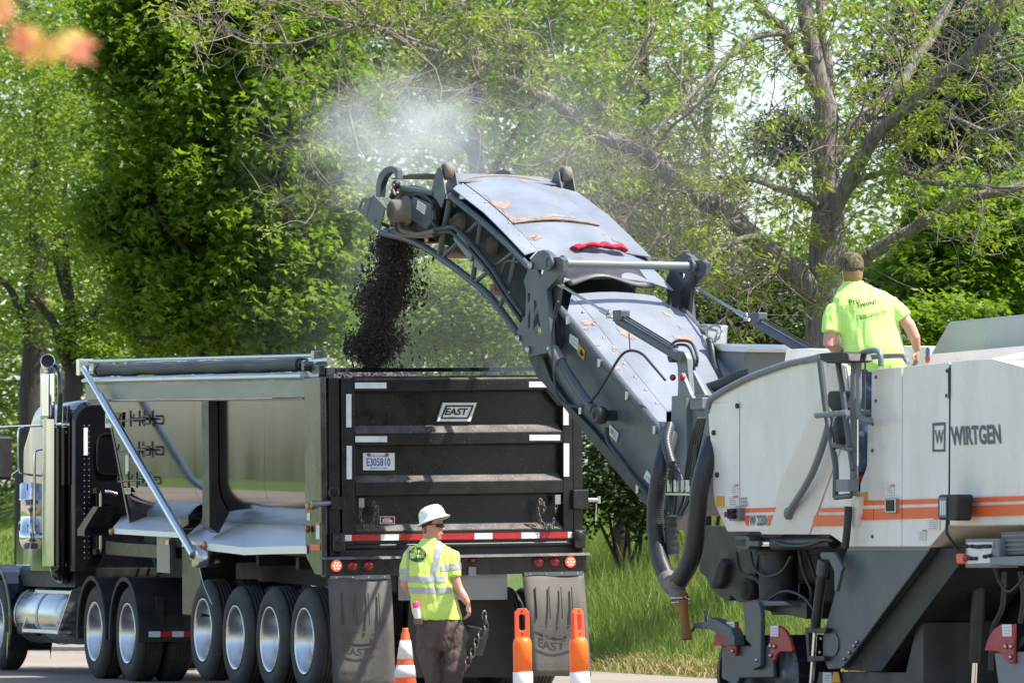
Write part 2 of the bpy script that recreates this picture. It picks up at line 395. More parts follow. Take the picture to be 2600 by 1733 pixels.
def leafmat(name, cols, trans=.35, gloss=.45):
    m, nt, b = newmat(name); g = nd(nt, 'ShaderNodeNewGeometry')
    r = ramp(nt, g.outputs['Random Per Island'], [(i / (len(cols) - 1), c) for i, c in enumerate(cols)]).outputs[0]
    nt.links.new(r, b.inputs['Base Color']); b.inputs['Roughness'].default_value = gloss; b.inputs['Specular IOR Level'].default_value = .35
    t = nd(nt, 'ShaderNodeBsdfTranslucent'); tr = mixc(nt, 1.0, r, (1.25, 1.35, .5), 'MULTIPLY'); nt.links.new(tr, t.inputs[0])
    mx = nd(nt, 'ShaderNodeMixShader'); mx.inputs[0].default_value = trans
    out = nt.nodes['Material Output']; nt.links.new(b.outputs[0], mx.inputs[1]); nt.links.new(t.outputs[0], mx.inputs[2]); nt.links.new(mx.outputs[0], out.inputs[0])
    return m
M['maple'] = leafmat('maple_leaves', [(.105, .175, .020), (.14, .225, .027), (.18, .27, .034), (.23, .31, .045)], .58)
M['lime'] = leafmat('lime_leaves', [(.13, .20, .028), (.17, .25, .036), (.22, .29, .046), (.26, .31, .055)], .45)
M['spring'] = leafmat('spring_leaves', [(.17, .25, .028), (.23, .31, .035), (.30, .36, .045), (.26, .28, .05)], .42)
M['yew'] = leafmat('yew_sprays', [(.075, .10, .026), (.12, .145, .034), (.16, .18, .042), (.20, .21, .055)], .35)
M['spruce'] = leafmat('spruce_needles', [(.016, .026, .018), (.026, .040, .026), (.040, .055, .034)], .12)
M['wood'] = leafmat('far_wood', [(.085, .13, .028), (.12, .175, .036), (.16, .22, .045), (.20, .25, .055)], .4)
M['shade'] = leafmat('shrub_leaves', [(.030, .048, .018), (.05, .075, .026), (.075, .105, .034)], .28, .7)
M['redleaf2'] = leafmat('pink_leaves', [(.80, .20, .14), (.85, .30, .22)], .5)
M['redleaf3'] = leafmat('yellow_leaves', [(.85, .62, .22), (.85, .55, .18)], .5)
M['straw'] = leafmat('dry_blades', [(.30, .22, .12), (.42, .33, .19), (.24, .17, .10), (.20, .22, .06)], .3, .8)
M['redleaf'] = leafmat('red_leaves', [(.80, .22, .07), (.85, .34, .18), (.85, .50, .20), (.75, .20, .10), (.80, .42, .10)], .5)
M['blade'] = leafmat('grass_blades', [(.12, .20, .035), (.16, .25, .045), (.20, .28, .06), (.27, .32, .08), (.36, .33, .14)], .4, .6)
M['bark'] = pm('bark', (.160, .142, .126), .9, var=.8, scale=10, bump=1.0, bscale=20, stretch=(2.5, 2.5, .4), dirt=(.30, .265, .225), dirt_amt=.5, dirt_scale=7)
M['barkdark'] = pm('dark_bark', (.05, .040, .033), .9, var=.35, scale=9, bump=1.0, bscale=22, stretch=(2.5, 2.5, .4))
M['twig'] = pm('twig_bark', (.22, .175, .14), .85, var=.3, scale=9)
def asphalt():
    m, nt, b = newmat('asphalt'); tc = nd(nt, 'ShaderNodeTexCoord'); co = tc.outputs['Object']
    n1 = nd(nt, 'ShaderNodeTexNoise', Scale=.35, Detail=8.0, Roughness=.65); nt.links.new(co, n1.inputs[0])
    n2 = nd(nt, 'ShaderNodeTexNoise', Scale=60.0, Detail=3.0); nt.links.new(co, n2.inputs[0])
    a = ramp(nt, n1.outputs[0], [(.3, (.21, .175, .14)), (.7, (.31, .262, .21))]).outputs[0]
    o = mixc(nt, .5, a, ramp(nt, n2.outputs[0], [(.3, (.35, .35, .35)), (.7, (1.5, 1.5, 1.5))]).outputs[0], 'MULTIPLY')
    nt.links.new(o, b.inputs['Base Color']); b.inputs['Roughness'].default_value = .85
    bp = nd(nt, 'ShaderNodeBump', Strength=.5, Distance=.01); nt.links.new(n2.outputs[0], bp.inputs['Height']); nt.links.new(bp.outputs[0], b.inputs['Normal']); return m
M['asphalt'] = asphalt()
def groundmat():
    m, nt, b = newmat('lawn_ground'); tc = nd(nt, 'ShaderNodeTexCoord'); co = tc.outputs['Object']
    n1 = nd(nt, 'ShaderNodeTexNoise', Scale=.5, Detail=8.0, Roughness=.7); nt.links.new(co, n1.inputs[0])
    n2 = nd(nt, 'ShaderNodeTexNoise', Scale=30.0, Detail=4.0); nt.links.new(co, n2.inputs[0])
    a = ramp(nt, n1.outputs[0], [(.3, (.075, .125, .022)), (.7, (.125, .19, .036))]).outputs[0]
    o = mixc(nt, .6, a, ramp(nt, n2.outputs[0], [(.3, (.4, .4, .4)), (.7, (1.5, 1.5, 1.4))]).outputs[0], 'MULTIPLY')
    nt.links.new(o, b.inputs['Base Color']); b.inputs['Roughness'].default_value = .95
    bp = nd(nt, 'ShaderNodeBump', Strength=1.0, Distance=.05); nt.links.new(n2.outputs[0], bp.inputs['Height']); nt.links.new(bp.outputs[0], b.inputs['Normal']); return m
M['lawn'] = groundmat()

# ------------------------------------------------------------------ frames of the two machines
DT = 59.6
TR = Frame([(820 - 1300) / FPX * DT, DT, 0], rad(18.9))                               # truck on level road
TB = Frame(TR.O, rad(18.9), rad(1.05), rad(-.9))                                       # trailer body: nose a little high, leaning
DM = 52.8
MF = Frame([1.72 * DM / 54, DM, 0], rad(23.4), rad(-.9))                                         # milling machine
CV = Frame(MF.w([-.2, -1.25, 0]), rad(26), 0)                                          # its discharge conveyor

# ------------------------------------------------------------------ ground and road
V_EDGE = (TR.hit(1500, 1690, 2, 0)[1] + TR.hit(1820, 1716, 2, 0)[1]) / 2
V_LEFT = 5.6
def ground_z(u, v):
    e = V_EDGE - v; l = v - V_LEFT
    if e > -.3:
        z = .03 + .30 * max(e, 0) if e < 6 else 1.83 + .30 * 2.5 * (1 - math.exp(-(e - 6) / 2.5)) + .02 * (e - 6)
        z += .10 * noise.noise(Vector((u * .35, v * .35, 0))) * min(max(e, 0), 1)
        return z if e > 0 else -.04 + .07 * (e + .3) / .3
    if l > 0: return min(.05 + .035 * l, .9) if l > .3 else -.04 + .3 * l
    return -.04
us = np.unique(np.concatenate([[-1500, -700, -300, -150], np.arange(-90, 10, 10), np.arange(0, 75, 1.5), np.arange(75, 200, 8), [250, 350, 500, 800, 1300, 2000, 3000]]))
vs = np.unique(np.concatenate([[-2500, -1200, -600, -300, -150, -90], np.arange(V_EDGE - 60, V_EDGE - 12, 4), np.arange(V_EDGE - 12, V_EDGE + .01, .6), [V_EDGE + .3, V_LEFT, V_LEFT + .3, V_LEFT + 3], np.arange(V_LEFT + 8, 60, 8), [100, 200, 400, 900, 2000]]))
gv = [TR.w((u, v, ground_z(u, v))) for u in us for v in vs]; nv = len(vs)
gf = [(i * nv + j, (i + 1) * nv + j, (i + 1) * nv + j + 1, i * nv + j + 1) for i in range(len(us) - 1) for j in range(nv - 1)]
me = np_mesh('lawn', gv, gf, M['lawn'], True)
tag(link('lawn', me), 'rising grass bank and lawn beside the road', 'lawn', kind='structure')
ru = np.concatenate([np.arange(-150, 0, 15), np.arange(0, 90, 1.0), np.arange(90, 420, 15)])
rv = []
for u in ru:
    j = .10 * noise.noise(Vector((u * .9, 3, 0))) + .05 * noise.noise(Vector((u * 3.1, 9, 0)))
    rv += [TR.w((u, V_EDGE + j, .0)), TR.w((u, V_EDGE + .8, .012)), TR.w((u, -.9, .03)), TR.w((u, V_LEFT, 0))]
rf = [(i * 4 + k, (i + 1) * 4 + k, (i + 1) * 4 + k + 1, i * 4 + k + 1) for i in range(len(ru) - 1) for k in range(3)]
for q in range(len(rv)): rv[q][2] -= .03
tag(link('road', np_mesh('road', rv, rf, M['asphalt'])), 'dusty sunlit asphalt road under the truck', 'road', kind='structure')

# ------------------------------------------------------------------ vegetation
T_SLIM = (np.array([[0, 0, 0], [.17, .45, .05], [0, 1, 0], [-.17, .45, .05]]), [(0, 1, 2), (0, 2, 3)])
T_LEAF = (np.array([[0, 0, 0], [.30, .45, .07], [0, 1, 0], [-.30, .45, .07]]), [(0, 1, 2), (0, 2, 3)])
T_LOBE = (np.array([[0, 0, 0], [.2, .45, .05], [0, 1, -.05], [-.2, .45, .05], [.62, .60, -.08], [.42, .12, .02], [-.62, .60, -.08], [-.42, .12, .02]]), [(0, 1, 2), (0, 2, 3), (0, 5, 4), (0, 4, 1), (0, 3, 6), (0, 6, 7)])
T_NEED = (np.array([[0, 0, 0], [.10, .4, .02], [0, 1, 0], [-.10, .4, .02]]), [(0, 1, 2), (0, 2, 3)])
def unit(a): return a / (np.linalg.norm(a, axis=-1, keepdims=True) + 1e-9)
def leaf_arr(P, size, tmpl, up=.8, droop=.3, out=None):
    T, Fc = tmpl; N = len(P)
    n = RNG.normal(size=(N, 3)); n[:, 2] = np.abs(n[:, 2]); n = unit(n * .75 + np.array([0, 0, up]))
    d = RNG.normal(size=(N, 3))
    if out is not None: d = d * .6 + out
    d[:, 2] -= droop; d = unit(d - n * np.sum(d * n, 1, keepdims=True)); x = np.cross(d, n)
    s = np.broadcast_to(size, (N,))[:, None, None]
    V = P[:, None, :] + s * (T[None, :, 0:1] * x[:, None, :] + T[None, :, 1:2] * d[:, None, :] + T[None, :, 2:3] * n[:, None, :])
    F3 = np.array(Fc)[None] + (np.arange(N) * len(T))[:, None, None]
    return V.reshape(-1, 3), F3.reshape(-1, 3)
def clumps(C, R, n, flat=.6, edge=.5):
    """n leaf positions around each clump centre C with radius R; returns points and outward directions"""
    K = len(C); d = unit(RNG.normal(size=(K, n, 3))); r = RNG.random((K, n, 1)) ** edge
    o = d * r * np.array([1, 1, flat]); P = C[:, None, :] + o * np.broadcast_to(R, (K,))[:, None, None]
    return P.reshape(-1, 3), d.reshape(-1, 3)
def in_ell(n, c, r, shell=.45):
    d = unit(RNG.normal(size=(n, 3))); q = (shell + (1 - shell) * RNG.random((n, 1)) ** .7)
    return np.array(c) + d * q * np.array(r)
def seen(P, mx=80, top=-60, bot=1500, od=None):
    """keep what can fall in or near the picture"""
    q = P - CAMP; x = 1300 + FPX * q[:, 0] / q[:, 1]; y = YHOR - FPX * q[:, 2] / q[:, 1]
    k = (x > -mx - 60) & (x < 2660 + mx) & (y > top - 160) & (y < bot)
    return P[k] if od is None else (P[k], od[k])
def wiggle(path, k, amp):
    P = catmull(path, k); ph = RNG.random(3) * 9
    return [p + amp * np.array([math.sin(i * .9 + ph[0]), math.sin(i * .7 + ph[1]), math.sin(i * .8 + ph[2])]) for i, p in enumerate(P)]
def branch_mesh(B, mat, name, n=6):
    m = MB()
    for path, rr in B:
        r = np.interp(np.linspace(0, 1, len(path)), np.linspace(0, 1, len(rr)), rr)
        m.tube(path, list(r), n if max(rr) > .03 else 4, caps=False)
    return m.mesh(name, mat)
def px_path(pts, Y, dy=None):
    """pixel points at depth Y (+ per point depth offset)"""
    return [at(x, y, Y + (dy[i] if dy is not None else 0)) for i, (x, y) in enumerate(pts)]
def sub_twigs(paths, count, length, r0, depth=.35, up=.25):
    out = []
    W_ = np.array([len(p) for p, _ in paths], float); W_ /= W_.sum()
    for _ in range(count):
        p, rr = paths[RNG.choice(len(paths), p=W_)]; i = RNG.integers(1, len(p)); a = np.array(p[i])
        t = np.array(p[i]) - np.array(p[i - 1]); t /= np.linalg.norm(t) + 1e-9
        d = RNG.normal(size=3); d[1] *= 1.0; d = d - t * d.dot(t) * .3; d /= np.linalg.norm(d); d = d + t * .5 + np.array([0, 0, up]); d /= np.linalg.norm(d)
        L = length * (.5 + RNG.random()); q = [a]; cur = d.copy(); bend = RNG.normal(size=3) * .22
        for s in range(5):
            cur = cur + bend + RNG.normal(size=3) * .16; cur /= np.linalg.norm(cur); q.append(q[-1] + cur * L / 5)
        out.append((q, [r0, r0 * .45]))
    return out
def to_ground(paths):
    p, r = paths[0]; q = np.array(p[0]); l = TR.loc(q); g = ground_z(l[0], l[1]) - .15
    if q[2] > g: paths[0] = ([np.array([q[0], q[1], g])] + list(p), [r[0] * 1.15] + list(r))
    return paths
def tree(name, label, base, mesh_t, V, Fc, leaf, bark, group=None, crown='crown'):
    t = thing(name, label, 'tree', WorldFrame(base), group); inv = np.array(base)
    if mesh_t is not None:
        co = np.empty(len(mesh_t.vertices) * 3, np.float32); mesh_t.vertices.foreach_get('co', co)
        mesh_t.vertices.foreach_set('co', (co.reshape(-1, 3) - inv).astype(np.float32).ravel()); mesh_t.update(); link('trunk', mesh_t, t)
    link(crown, np_mesh(crown, V - inv, Fc, leaf), t)
    return t
def ground_at(x, y):
    l = TR.loc((x, y, 0)); return ground_z(l[0], l[1])

# the large half-bare tree behind the machine: limbs follow the photograph, each at its own depth
YB = 74.0
def limb(pts, rpx, d0, d1):
    k = len(pts); dy = np.linspace(d0, d1, k); P = px_path(pts, YB, dy)
    return (wiggle(P, 5, .012), [r * (.88 if max(rpx) < 45 else 1) * YB / FPX for r in rpx])
TRUNK = limb([(2108, 1330), (2106, 1100), (2105, 900), (2101, 700), (2103, 536), (2095, 400), (2097, 270), (2064, 150), (2044, 0), (2036, -150)], [66, 62, 56, 46, 38, 30, 28, 23, 20, 17], 0, 0)
LIMBS = [
 limb([(2100, 790), (2050, 725), (1993, 668), (1928, 618), (1878, 568), (1821, 526), (1752, 484), (1698, 442), (1627, 386), (1550, 352), (1466, 306), (1417, 264), (1340, 226), (1283, 199), (1225, 161), (1183, 142), (1130, 130), (1072, 126), (1015, 99), (957, 69), (900, 15), (850, -40)], [38, 32, 28, 24, 22, 17, 13, 10, 8, 5], 0, -2.6),
 limb([(2104, 250), (2105, 214), (2094, 115), (2079, 0), (2070, -90)], [16, 15, 12, 11], 0, .6),
 limb([(2075, 240), (2025, 153), (1987, 76), (1964, 50), (1930, 19), (1900, -40)], [17, 15, 12, 8], 0, -.8),
 limb([(1990, 86), (1937, 88), (1872, 126), (1807, 187), (1769, 230), (1700, 295), (1655, 345)], [10, 9, 7, 4], -.6, -1.6),
 limb([(2112, 420), (2178, 318), (2236, 264), (2293, 203), (2335, 138), (2373, 76), (2412, 0), (2440, -80)], [19, 17, 15, 11], 0, 1.2),
 limb([(2108, 570), (2128, 517), (2159, 451), (2205, 367), (2266, 302), (2331, 249), (2389, 195), (2446, 153), (2504, 96), (2534, 38), (2540, -60)], [25, 22, 19, 15, 11], -.1, -1.6),
 limb([(2165, 470), (2197, 452), (2266, 432), (2350, 459), (2446, 471), (2580, 475), (2680, 470)], [10, 9, 7, 5], -.4, -1.3),
 limb([(2115, 725), (2188, 660), (2299, 591), (2343, 566), (2408, 528), (2504, 494), (2600, 474), (2700, 460)], [21, 18, 14, 11], .2, -1.0),
 limb([(2085, 530), (2070, 515), (2012, 488), (1936, 465), (1878, 450), (1832, 450)], [13, 11, 8, 6], 0, -1.0),
 limb([(1925, 612), (1905, 599), (1840, 630), (1783, 664), (1740, 720)], [11, 10, 8, 5], -.5, -1.4),
 limb([(1800, 520), (1850, 470), (1810, 400), (1760, 310), (1740, 230), (1700, 170)], [8, 7, 6, 4], -.8, .2),
 limb([(1640, 400), (1700, 330), (1745, 290), (1800, 240), (1830, 180)], [6, 5, 4, 3], -1.4, -2.0),
 limb([(1130, 130), (1015, 84), (976, 73), (900, 61), (765, 27), (673, 0), (600, -30)], [6, 5, 4, 3], -2.2, -3.0),
 limb([(1114, 138), (1072, 172), (1034, 214), (976, 264), (900, 275), (830, 300)], [5, 4, 3, 2], -2.2, -3.0),
 limb([(1263, 201), (1214, 207), (1168, 237), (1114, 287), (1040, 330)], [5, 4, 3, 2], -2.0, -2.4),
 limb([(1306, 207), (1298, 115), (1294, 46), (1310, -30)], [4, 4, 3, 3], -1.8, -1.2),
 limb([(960, 69), (900, 65), (804, 96), (727, 111), (650, 111), (574, 88), (528, 69)], [5, 4, 3, 2], -2.5, -3.4),
 limb([(1020, 480), (900, 513), (804, 505), (742, 501), (689, 520)], [4, 4, 3, 2], -2.2, -3.2),
 limb([(990, 400), (900, 383), (834, 375), (796, 352)], [4, 3, 2, 2], -2.4, -3.2),
 limb([(1550, 352), (1500, 350), (1420, 400), (1350, 420), (1240, 400)], [6, 5, 4, 3], -1.5, -2.2),
 limb([(1470, 305), (1560, 250), (1610, 180), (1650, 90), (1660, 10)], [6, 5, 4, 3], -1.4, -.6),
 limb([(1752, 484), (1690, 480), (1640, 500), (1600, 540), (1560, 600)], [7, 6, 5, 3], -.9, -1.8),
 limb([(1878, 568), (1800, 560), (1740, 580), (1690, 600), (1640, 640)], [8, 6, 5, 3], -.7, -1.5),
 limb([(2440, 153), (2480, 180), (2540, 150), (2610, 140)], [8, 7, 6, 5], -1.2, -1.6),
 limb([(2260, 303), (2330, 262), (2400, 275), (2440, 310), (2520, 330), (2610, 290)], [8, 7, 6, 5], -1.0, -2.0),
 limb([(1980, 660), (1930, 720), (1860, 760), (1830, 830), (1790, 860)], [5, 4, 3, 2], -.6, -1.2),
]
TW1 = sub_twigs([TRUNK] + LIMBS, 330, 1.25, .011, up=.2)
TW2 = sub_twigs(LIMBS + TW1, 1150, .62, .006, up=.12)
TW3 = sub_twigs(TW1 + TW2, 2300, .36, .0045, up=.05)
tm = branch_mesh(to_ground([TRUNK]) + LIMBS, M['bark'], 'trunk', 14)
tips = np.array([p[-1] for p, _ in TW1 + TW2[::2] + TW3[::4]]); tips = seen(tips, 40, -40, 1100)
tips = tips[RNG.random(len(tips)) < .44]
P, od = clumps(tips, .135, 34, .9, .6)
V1, F1 = leaf_arr(P, RNG.uniform(.06, .12, len(P)), T_SLIM, .5, 1.1, od)
basz = at(2108, 1330, YB); basz[2] = ground_at(basz[0], basz[1])
bt = tree('half_bare_tree', 'tall spreading tree with grey bark and sparse new leaves behind the machine', basz, tm, V1, F1, M['spring'], M['bark'])
tw = branch_mesh(TW1 + TW2 + TW3, M['twig'], 'twigs', 4); tw.transform(Matrix.Translation(-Vector(basz))); o = link('twigs', tw, bt); o['kind'] = 'stuff'

def simple_tree(name, label, px, Y, ybase, ytop_px, wpx, leaf, nclump, rclump, nleaf, lsize, tmpl, bark, trunk_paths, crown_c, crown_r, shell=.45, up=.8, droop=.3, flat=.6, group=None, extra=None, ybot=1500):
    C = in_ell(nclump, crown_c, crown_r, shell)
    if extra is not None: C = np.concatenate([C, extra])
    C = seen(C, 60, -60, ybot)
    P, od = clumps(C, RNG.uniform(.7, 1.25, len(C)) * rclump, nleaf, flat)
    P, od = seen(P, 0, 0, ybot, od)
    V, Fc = leaf_arr(P, RNG.uniform(.7, 1.25, len(P)) * lsize, tmpl, up, droop, od)
    tmh = branch_mesh(trunk_paths, M[bark], 'trunk', 10) if trunk_paths else None
    b = at(px, ybase, Y); b[2] = ground_at(b[0], b[1])
    return tree(name, label, b, tmh, V, Fc, M[leaf], M[bark], group)
def limbs_at(Y, specs):
    return to_ground([(wiggle(px_path(p, Y, np.linspace(0, d, len(p))), 5, .02), [q * Y / FPX for q in r]) for p, r, d in specs])
# dense maple
YM = 86.0; c = at(585, 330, YM)
mt = limbs_at(YM, [([(560, 1420), (560, 1330), (570, 1000), (590, 700), (600, 400), (610, 100), (600, -200)], [34, 30, 26, 20, 14, 8], 0), ([(580, 850), (480, 650), (380, 520)], [14, 9, 5], -1.4), ([(590, 700), (700, 520), (820, 420)], [14, 9, 5], -1.4), ([(598, 480), (480, 320), (360, 200)], [12, 8, 4], -1.3), ([(604, 330), (720, 220), (800, 100)], [12, 8, 4], -1.2), ([(575, 950), (700, 860), (820, 820)], [10, 7, 4], -1.2), ([(575, 950), (460, 870), (340, 850)], [10, 7, 4], -1.2)])
simple_tree('maple_tree', 'dense dark green maple with layered foliage above the trailer', 560, YM, 1330, 0, 700, 'maple', 600, .40, 92, .105, T_LOBE, 'barkdark', mt, c, (1.95, 1.9, 3.05), .42, .5, .4, .7, None, np.concatenate([in_ell(230, at(610, 780, YM), (1.75, 1.5, .95), .3), in_ell(70, at(820, 250, YM), (.75, .9, .8), .2), in_ell(60, at(330, 560, YM), (.7, .8, .5), .2), in_ell(60, at(330, 90, YM), (.8, .8, .6), .2), in_ell(50, at(820, 620, YM), (.6, .8, .5), .2)]), 1010)
# light trees at the far side of the lawn
YL = 108.0
lt = limbs_at(YL, [([(82, 1225), (84, 1050), (88, 900), (92, 700), (90, 500), (100, 250)], [38, 34, 30, 22, 16, 10], 0), ([(90, 860), (40, 760), (-10, 700)], [14, 10, 6], 0), ([(90, 720), (150, 600), (170, 460)], [14, 9, 5], 0)])
simple_tree('shade_tree', 'thick dark trunk and pale green crown on the lawn behind the exhaust stack', 82, YL, 1225, 0, 0, 'lime', 330, .34, 42, .11, T_LEAF, 'barkdark', lt, at(60, 330, YL), (1.9, 1.8, 4.1), .3, .7, .4, .55, None, None, 960)
lt = limbs_at(YL - 5, [([(190, 1225), (188, 1080), (182, 960), (178, 860), (170, 690), (165, 560)], [24, 22, 20, 16, 12, 8], 0), ([(182, 960), (150, 860), (110, 780), (60, 730)], [15, 12, 9, 6], -.5), ([(186, 1010), (215, 900), (240, 800), (290, 720)], [16, 13, 10, 6], .3), ([(178, 800), (140, 640), (130, 540)], [10, 8, 6], .5)])
simple_tree('forked_tree', 'forked dark stems under light leaves beside the trailer front', 190, YL - 5, 1225, 0, 0, 'lime', 250, .32, 40, .105, T_LEAF, 'barkdark', lt, at(215, 480, YL - 5), (1.5, 1.5, 3.0), .3, .7, .4, .55, None, in_ell(60, at(250, 860, YL - 5), (1.0, 1, .5), .2), 985)
# pale trees above the conveyor
YC = 98.0
lt = limbs_at(YC, [([(1250, 1200), (1240, 800), (1210, 400), (1200, 100), (1190, -150)], [26, 22, 16, 12, 8], 0), ([(1220, 500), (1330, 300), (1420, 150)], [10, 7, 4], 0), ([(1215, 420), (1100, 260), (1020, 130)], [10, 7, 4], 0)])
simple_tree('linden_tree', 'bright yellow green tree behind the dust above the conveyor', 1250, YC, 1250, 0, 0, 'lime', 420, .38, 44, .12, T_LEAF, 'barkdark', lt, at(1190, 40, YC), (3.1, 1.8, 2.5), .25, .7, .35, .55)
lt = limbs_at(YC + 6, [([(1640, 1200), (1650, 700), (1640, 300), (1630, 0), (1630, -160)], [22, 18, 13, 9, 7], 0), ([(1800, 1200), (1790, 600), (1800, 200), (1806, -150)], [16, 14, 11, 8], 1)])
simple_tree('birch_tree', 'slim light green tree standing behind the long bare limb', 1640, YC + 6, 1250, 0, 0, 'lime', 230, .34, 40, .11, T_LEAF, 'barkdark', lt, at(1610, 130, YC + 6), (2.1, 1.6, 2.3), .2, .7, .35, .55)
# drooping yew behind the conveyor
YY = 82.0
yt = limbs_at(YY, [([(1580, 1330), (1570, 1000), (1560, 700), (1555, 400)], [20, 17, 12, 6], 0)])
simple_tree('yew_tree', 'olive green evergreen with feathery drooping sprays behind the conveyor', 1580, YY, 1330, 0, 0, 'yew', 620, .30, 60, .12, T_NEED, 'barkdark', yt, at(1555, 690, YY), (1.75, 1.5, 2.0), .3, .3, .9, .9, None, in_ell(170, at(1180, 800, YY + 1), (1.4, 1, .75), .2), 1260)
# dark spruce and bushes on the right
YS = 90.0
st = limbs_at(YS, [([(2420, 1330), (2425, 800), (2430, 300), (2430, -100)], [22, 18, 12, 6], 0)])
simple_tree('spruce_tree', 'very dark spruce half hidden behind the right limbs', 2420, YS, 1330, 0, 0, 'spruce', 330, .34, 60, .15, T_NEED, 'barkdark', st, at(2400, 240, YS), (1.35, 1.2, 1.6), .2, .4, .8, .5, None, in_ell(50, at(2010, 340, YS + 3), (.7, .8, .6), .2), 820)
st = limbs_at(YS - 4, [([(2480, 1330), (2490, 1000), (2500, 700)], [16, 12, 8], 0)])
simple_tree('hedge_maple', 'rounded mid green tree behind the engine cover', 2480, YS - 4, 1330, 0, 0, 'maple', 260, .32, 52, .115, T_LOBE, 'barkdark', st, at(2490, 680, YS - 4), (1.35, 1.2, 1.5), .3, .8, .4, .6, None, None, 1120)
simple_tree('pale_maple', 'pale yellow green foliage at the upper corner behind the limbs', 2600, YS + 10, 1330, 0, 0, 'lime', 170, .36, 40, .115, T_LEAF, 'barkdark', st[:1] and limbs_at(YS + 10, [([(2640, 1330), (2650, 700), (2640, 200)], [18, 14, 9], 0)]), at(2520, 330, YS + 10), (1.6, 1.4, 2.2), .2, .7, .4, .6, None, None, 900)
def bush(name, label, c, r, n, leaf, size, nl=46, tm_=T_LEAF):
    C = seen(in_ell(n, c, r, .3), 40, -40, 1560); P, od = clumps(C, .26, nl, .7); P = P[P[:, 2] > .0]
    V, Fc = leaf_arr(P, RNG.uniform(.7, 1.2, len(P)) * size, tm_, .7, .3, od)
    b = np.array([c[0], c[1], ground_at(c[0], c[1])]); m = MB()
    for k in range(6):
        m.tube([b + RNG.normal(size=3) * .1 * np.array([1, 1, 0]), (b + np.array(c)) / 2 + RNG.normal(size=3) * .2, np.array(c) + RNG.normal(size=3) * np.array(r) * .4], [.03, .02, .008], 5)
    t = thing(name, label, 'shrub', WorldFrame(b)); m.build('stems', M['barkdark'], t)
    link('foliage', np_mesh('foliage', V - b, Fc, M[leaf]), t)
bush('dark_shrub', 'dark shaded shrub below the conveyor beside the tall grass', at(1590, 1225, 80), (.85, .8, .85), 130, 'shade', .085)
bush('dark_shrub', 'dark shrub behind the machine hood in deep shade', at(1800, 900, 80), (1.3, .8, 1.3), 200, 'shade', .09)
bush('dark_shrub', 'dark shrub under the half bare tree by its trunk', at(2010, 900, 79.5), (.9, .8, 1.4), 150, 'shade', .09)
bush('green_shrub', 'leafy green shrub beside the pale house wall', at(2420, 860, 84), (.75, .8, .65), 110, 'maple', .10, 46, T_LOBE)
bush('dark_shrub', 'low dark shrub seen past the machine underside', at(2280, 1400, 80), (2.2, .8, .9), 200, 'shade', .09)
bush('spring_shrub', 'sunny yellow green shrub seen under the conveyor behind the trailer', at(1180, 800, 78), (1.25, .8, .75), 190, 'lime', .085)
# distant wood as one mass
K = 3600; C = np.stack([RNG.uniform(-14.5, 14.5, K), RNG.uniform(122, 160, K), RNG.uniform(1.0, 15.5, K)], 1)
q = C - CAMP; X = 1300 + FPX * q[:, 0] / q[:, 1]; Yp = YHOR - FPX * q[:, 2] / q[:, 1]
gap = ((X - 1930) / 330) ** 2 + ((Yp - 180) / 330) ** 2
keep = (RNG.random(K) < np.clip(.12 + gap * .30, 0, 1)) & (RNG.random(K) < np.clip((Yp + 500) / 560 + .1, .1, 1))
C = C[keep]
P, od = clumps(C, .95, 62, .7); V, Fc = leaf_arr(P, RNG.uniform(.14, .26, len(P)), T_LEAF, .7, .4, od)
tag(link('far_woods', np_mesh('far_woods', V, Fc, M['wood'])), 'hazy spring wood filling the distance behind the trees', 'woods', kind='stuff')
# the wood along the other side of the road: out of the picture, seen only mirrored in the trailer wall
K = 800; uu = RNG.uniform(60, 420, K); vv = RNG.uniform(75, 120, K); hh = RNG.random(K) ** 1.1 * (2.2 + 4.6 * np.sin(uu * .045) ** 6 + 2.4 * np.sin(uu * .11 + 1) ** 6)
C = np.array([TR.w((a, b_, .6 + h_)) for a, b_, h_ in zip(uu, vv, hh)])
P, od = clumps(C, 1.5, 34, .8); V, Fc = leaf_arr(P, RNG.uniform(.5, 1.0, len(P)), T_LEAF, .7, .4, od)
tag(link('roadside_woods', np_mesh('roadside_woods', V, Fc, M['shade'])), 'belt of trees across the road mirrored in the trailer wall', 'woods', kind='stuff')

# ------------------------------------------------------------------ tall grass on the bank
N = 190000; uu = RNG.uniform(-6, 75, N); ee = RNG.random(N) ** 1.3 * 6.5 - .12
W3 = np.array([TR.w((a, V_EDGE - e, 0)) for a, e in zip(uu, ee)])
PX = 1300 + FPX * W3[:, 0] / W3[:, 1]
ok = ((PX > 1420) & (PX < 2640)) | ((PX > -30) & (PX < 130) & (RNG.random(N) < .5))
W3, uu, ee, PX = W3[ok], uu[ok], ee[ok], PX[ok]
W3[:, 2] = [ground_z(a, V_EDGE - e) - .02 for a, e in zip(uu, ee)]
N = len(W3); lowcut = np.clip(.15 + ee * .26, .10, .62) * np.where(PX < 200, .22, 1)
L = lowcut * RNG.uniform(.45, 1.15, N); wd = RNG.uniform(.0045, .009, N) * np.where(PX < 200, 2, 1)
az = RNG.uniform(0, 2 * math.pi, N); lean = RNG.uniform(.1, .65, N); dr = np.stack([np.cos(az), np.sin(az), 0 * az], 1)
fx = RNG.uniform(0, 2 * math.pi, N); sx = np.stack([np.cos(fx), .4 * np.sin(fx), 0 * fx], 1)
p1 = W3 + dr * (L * lean * .25)[:, None] + np.array([0, 0, 1]) * (L * .55)[:, None]
p2 = W3 + dr * (L * lean * .9)[:, None] + np.array([0, 0, 1]) * (L * .98)[:, None]
GV = np.stack([W3 - sx * wd[:, None], W3 + sx * wd[:, None], p1 - sx * (wd * .7)[:, None], p1 + sx * (wd * .7)[:, None], p2], 1).reshape(-1, 3)
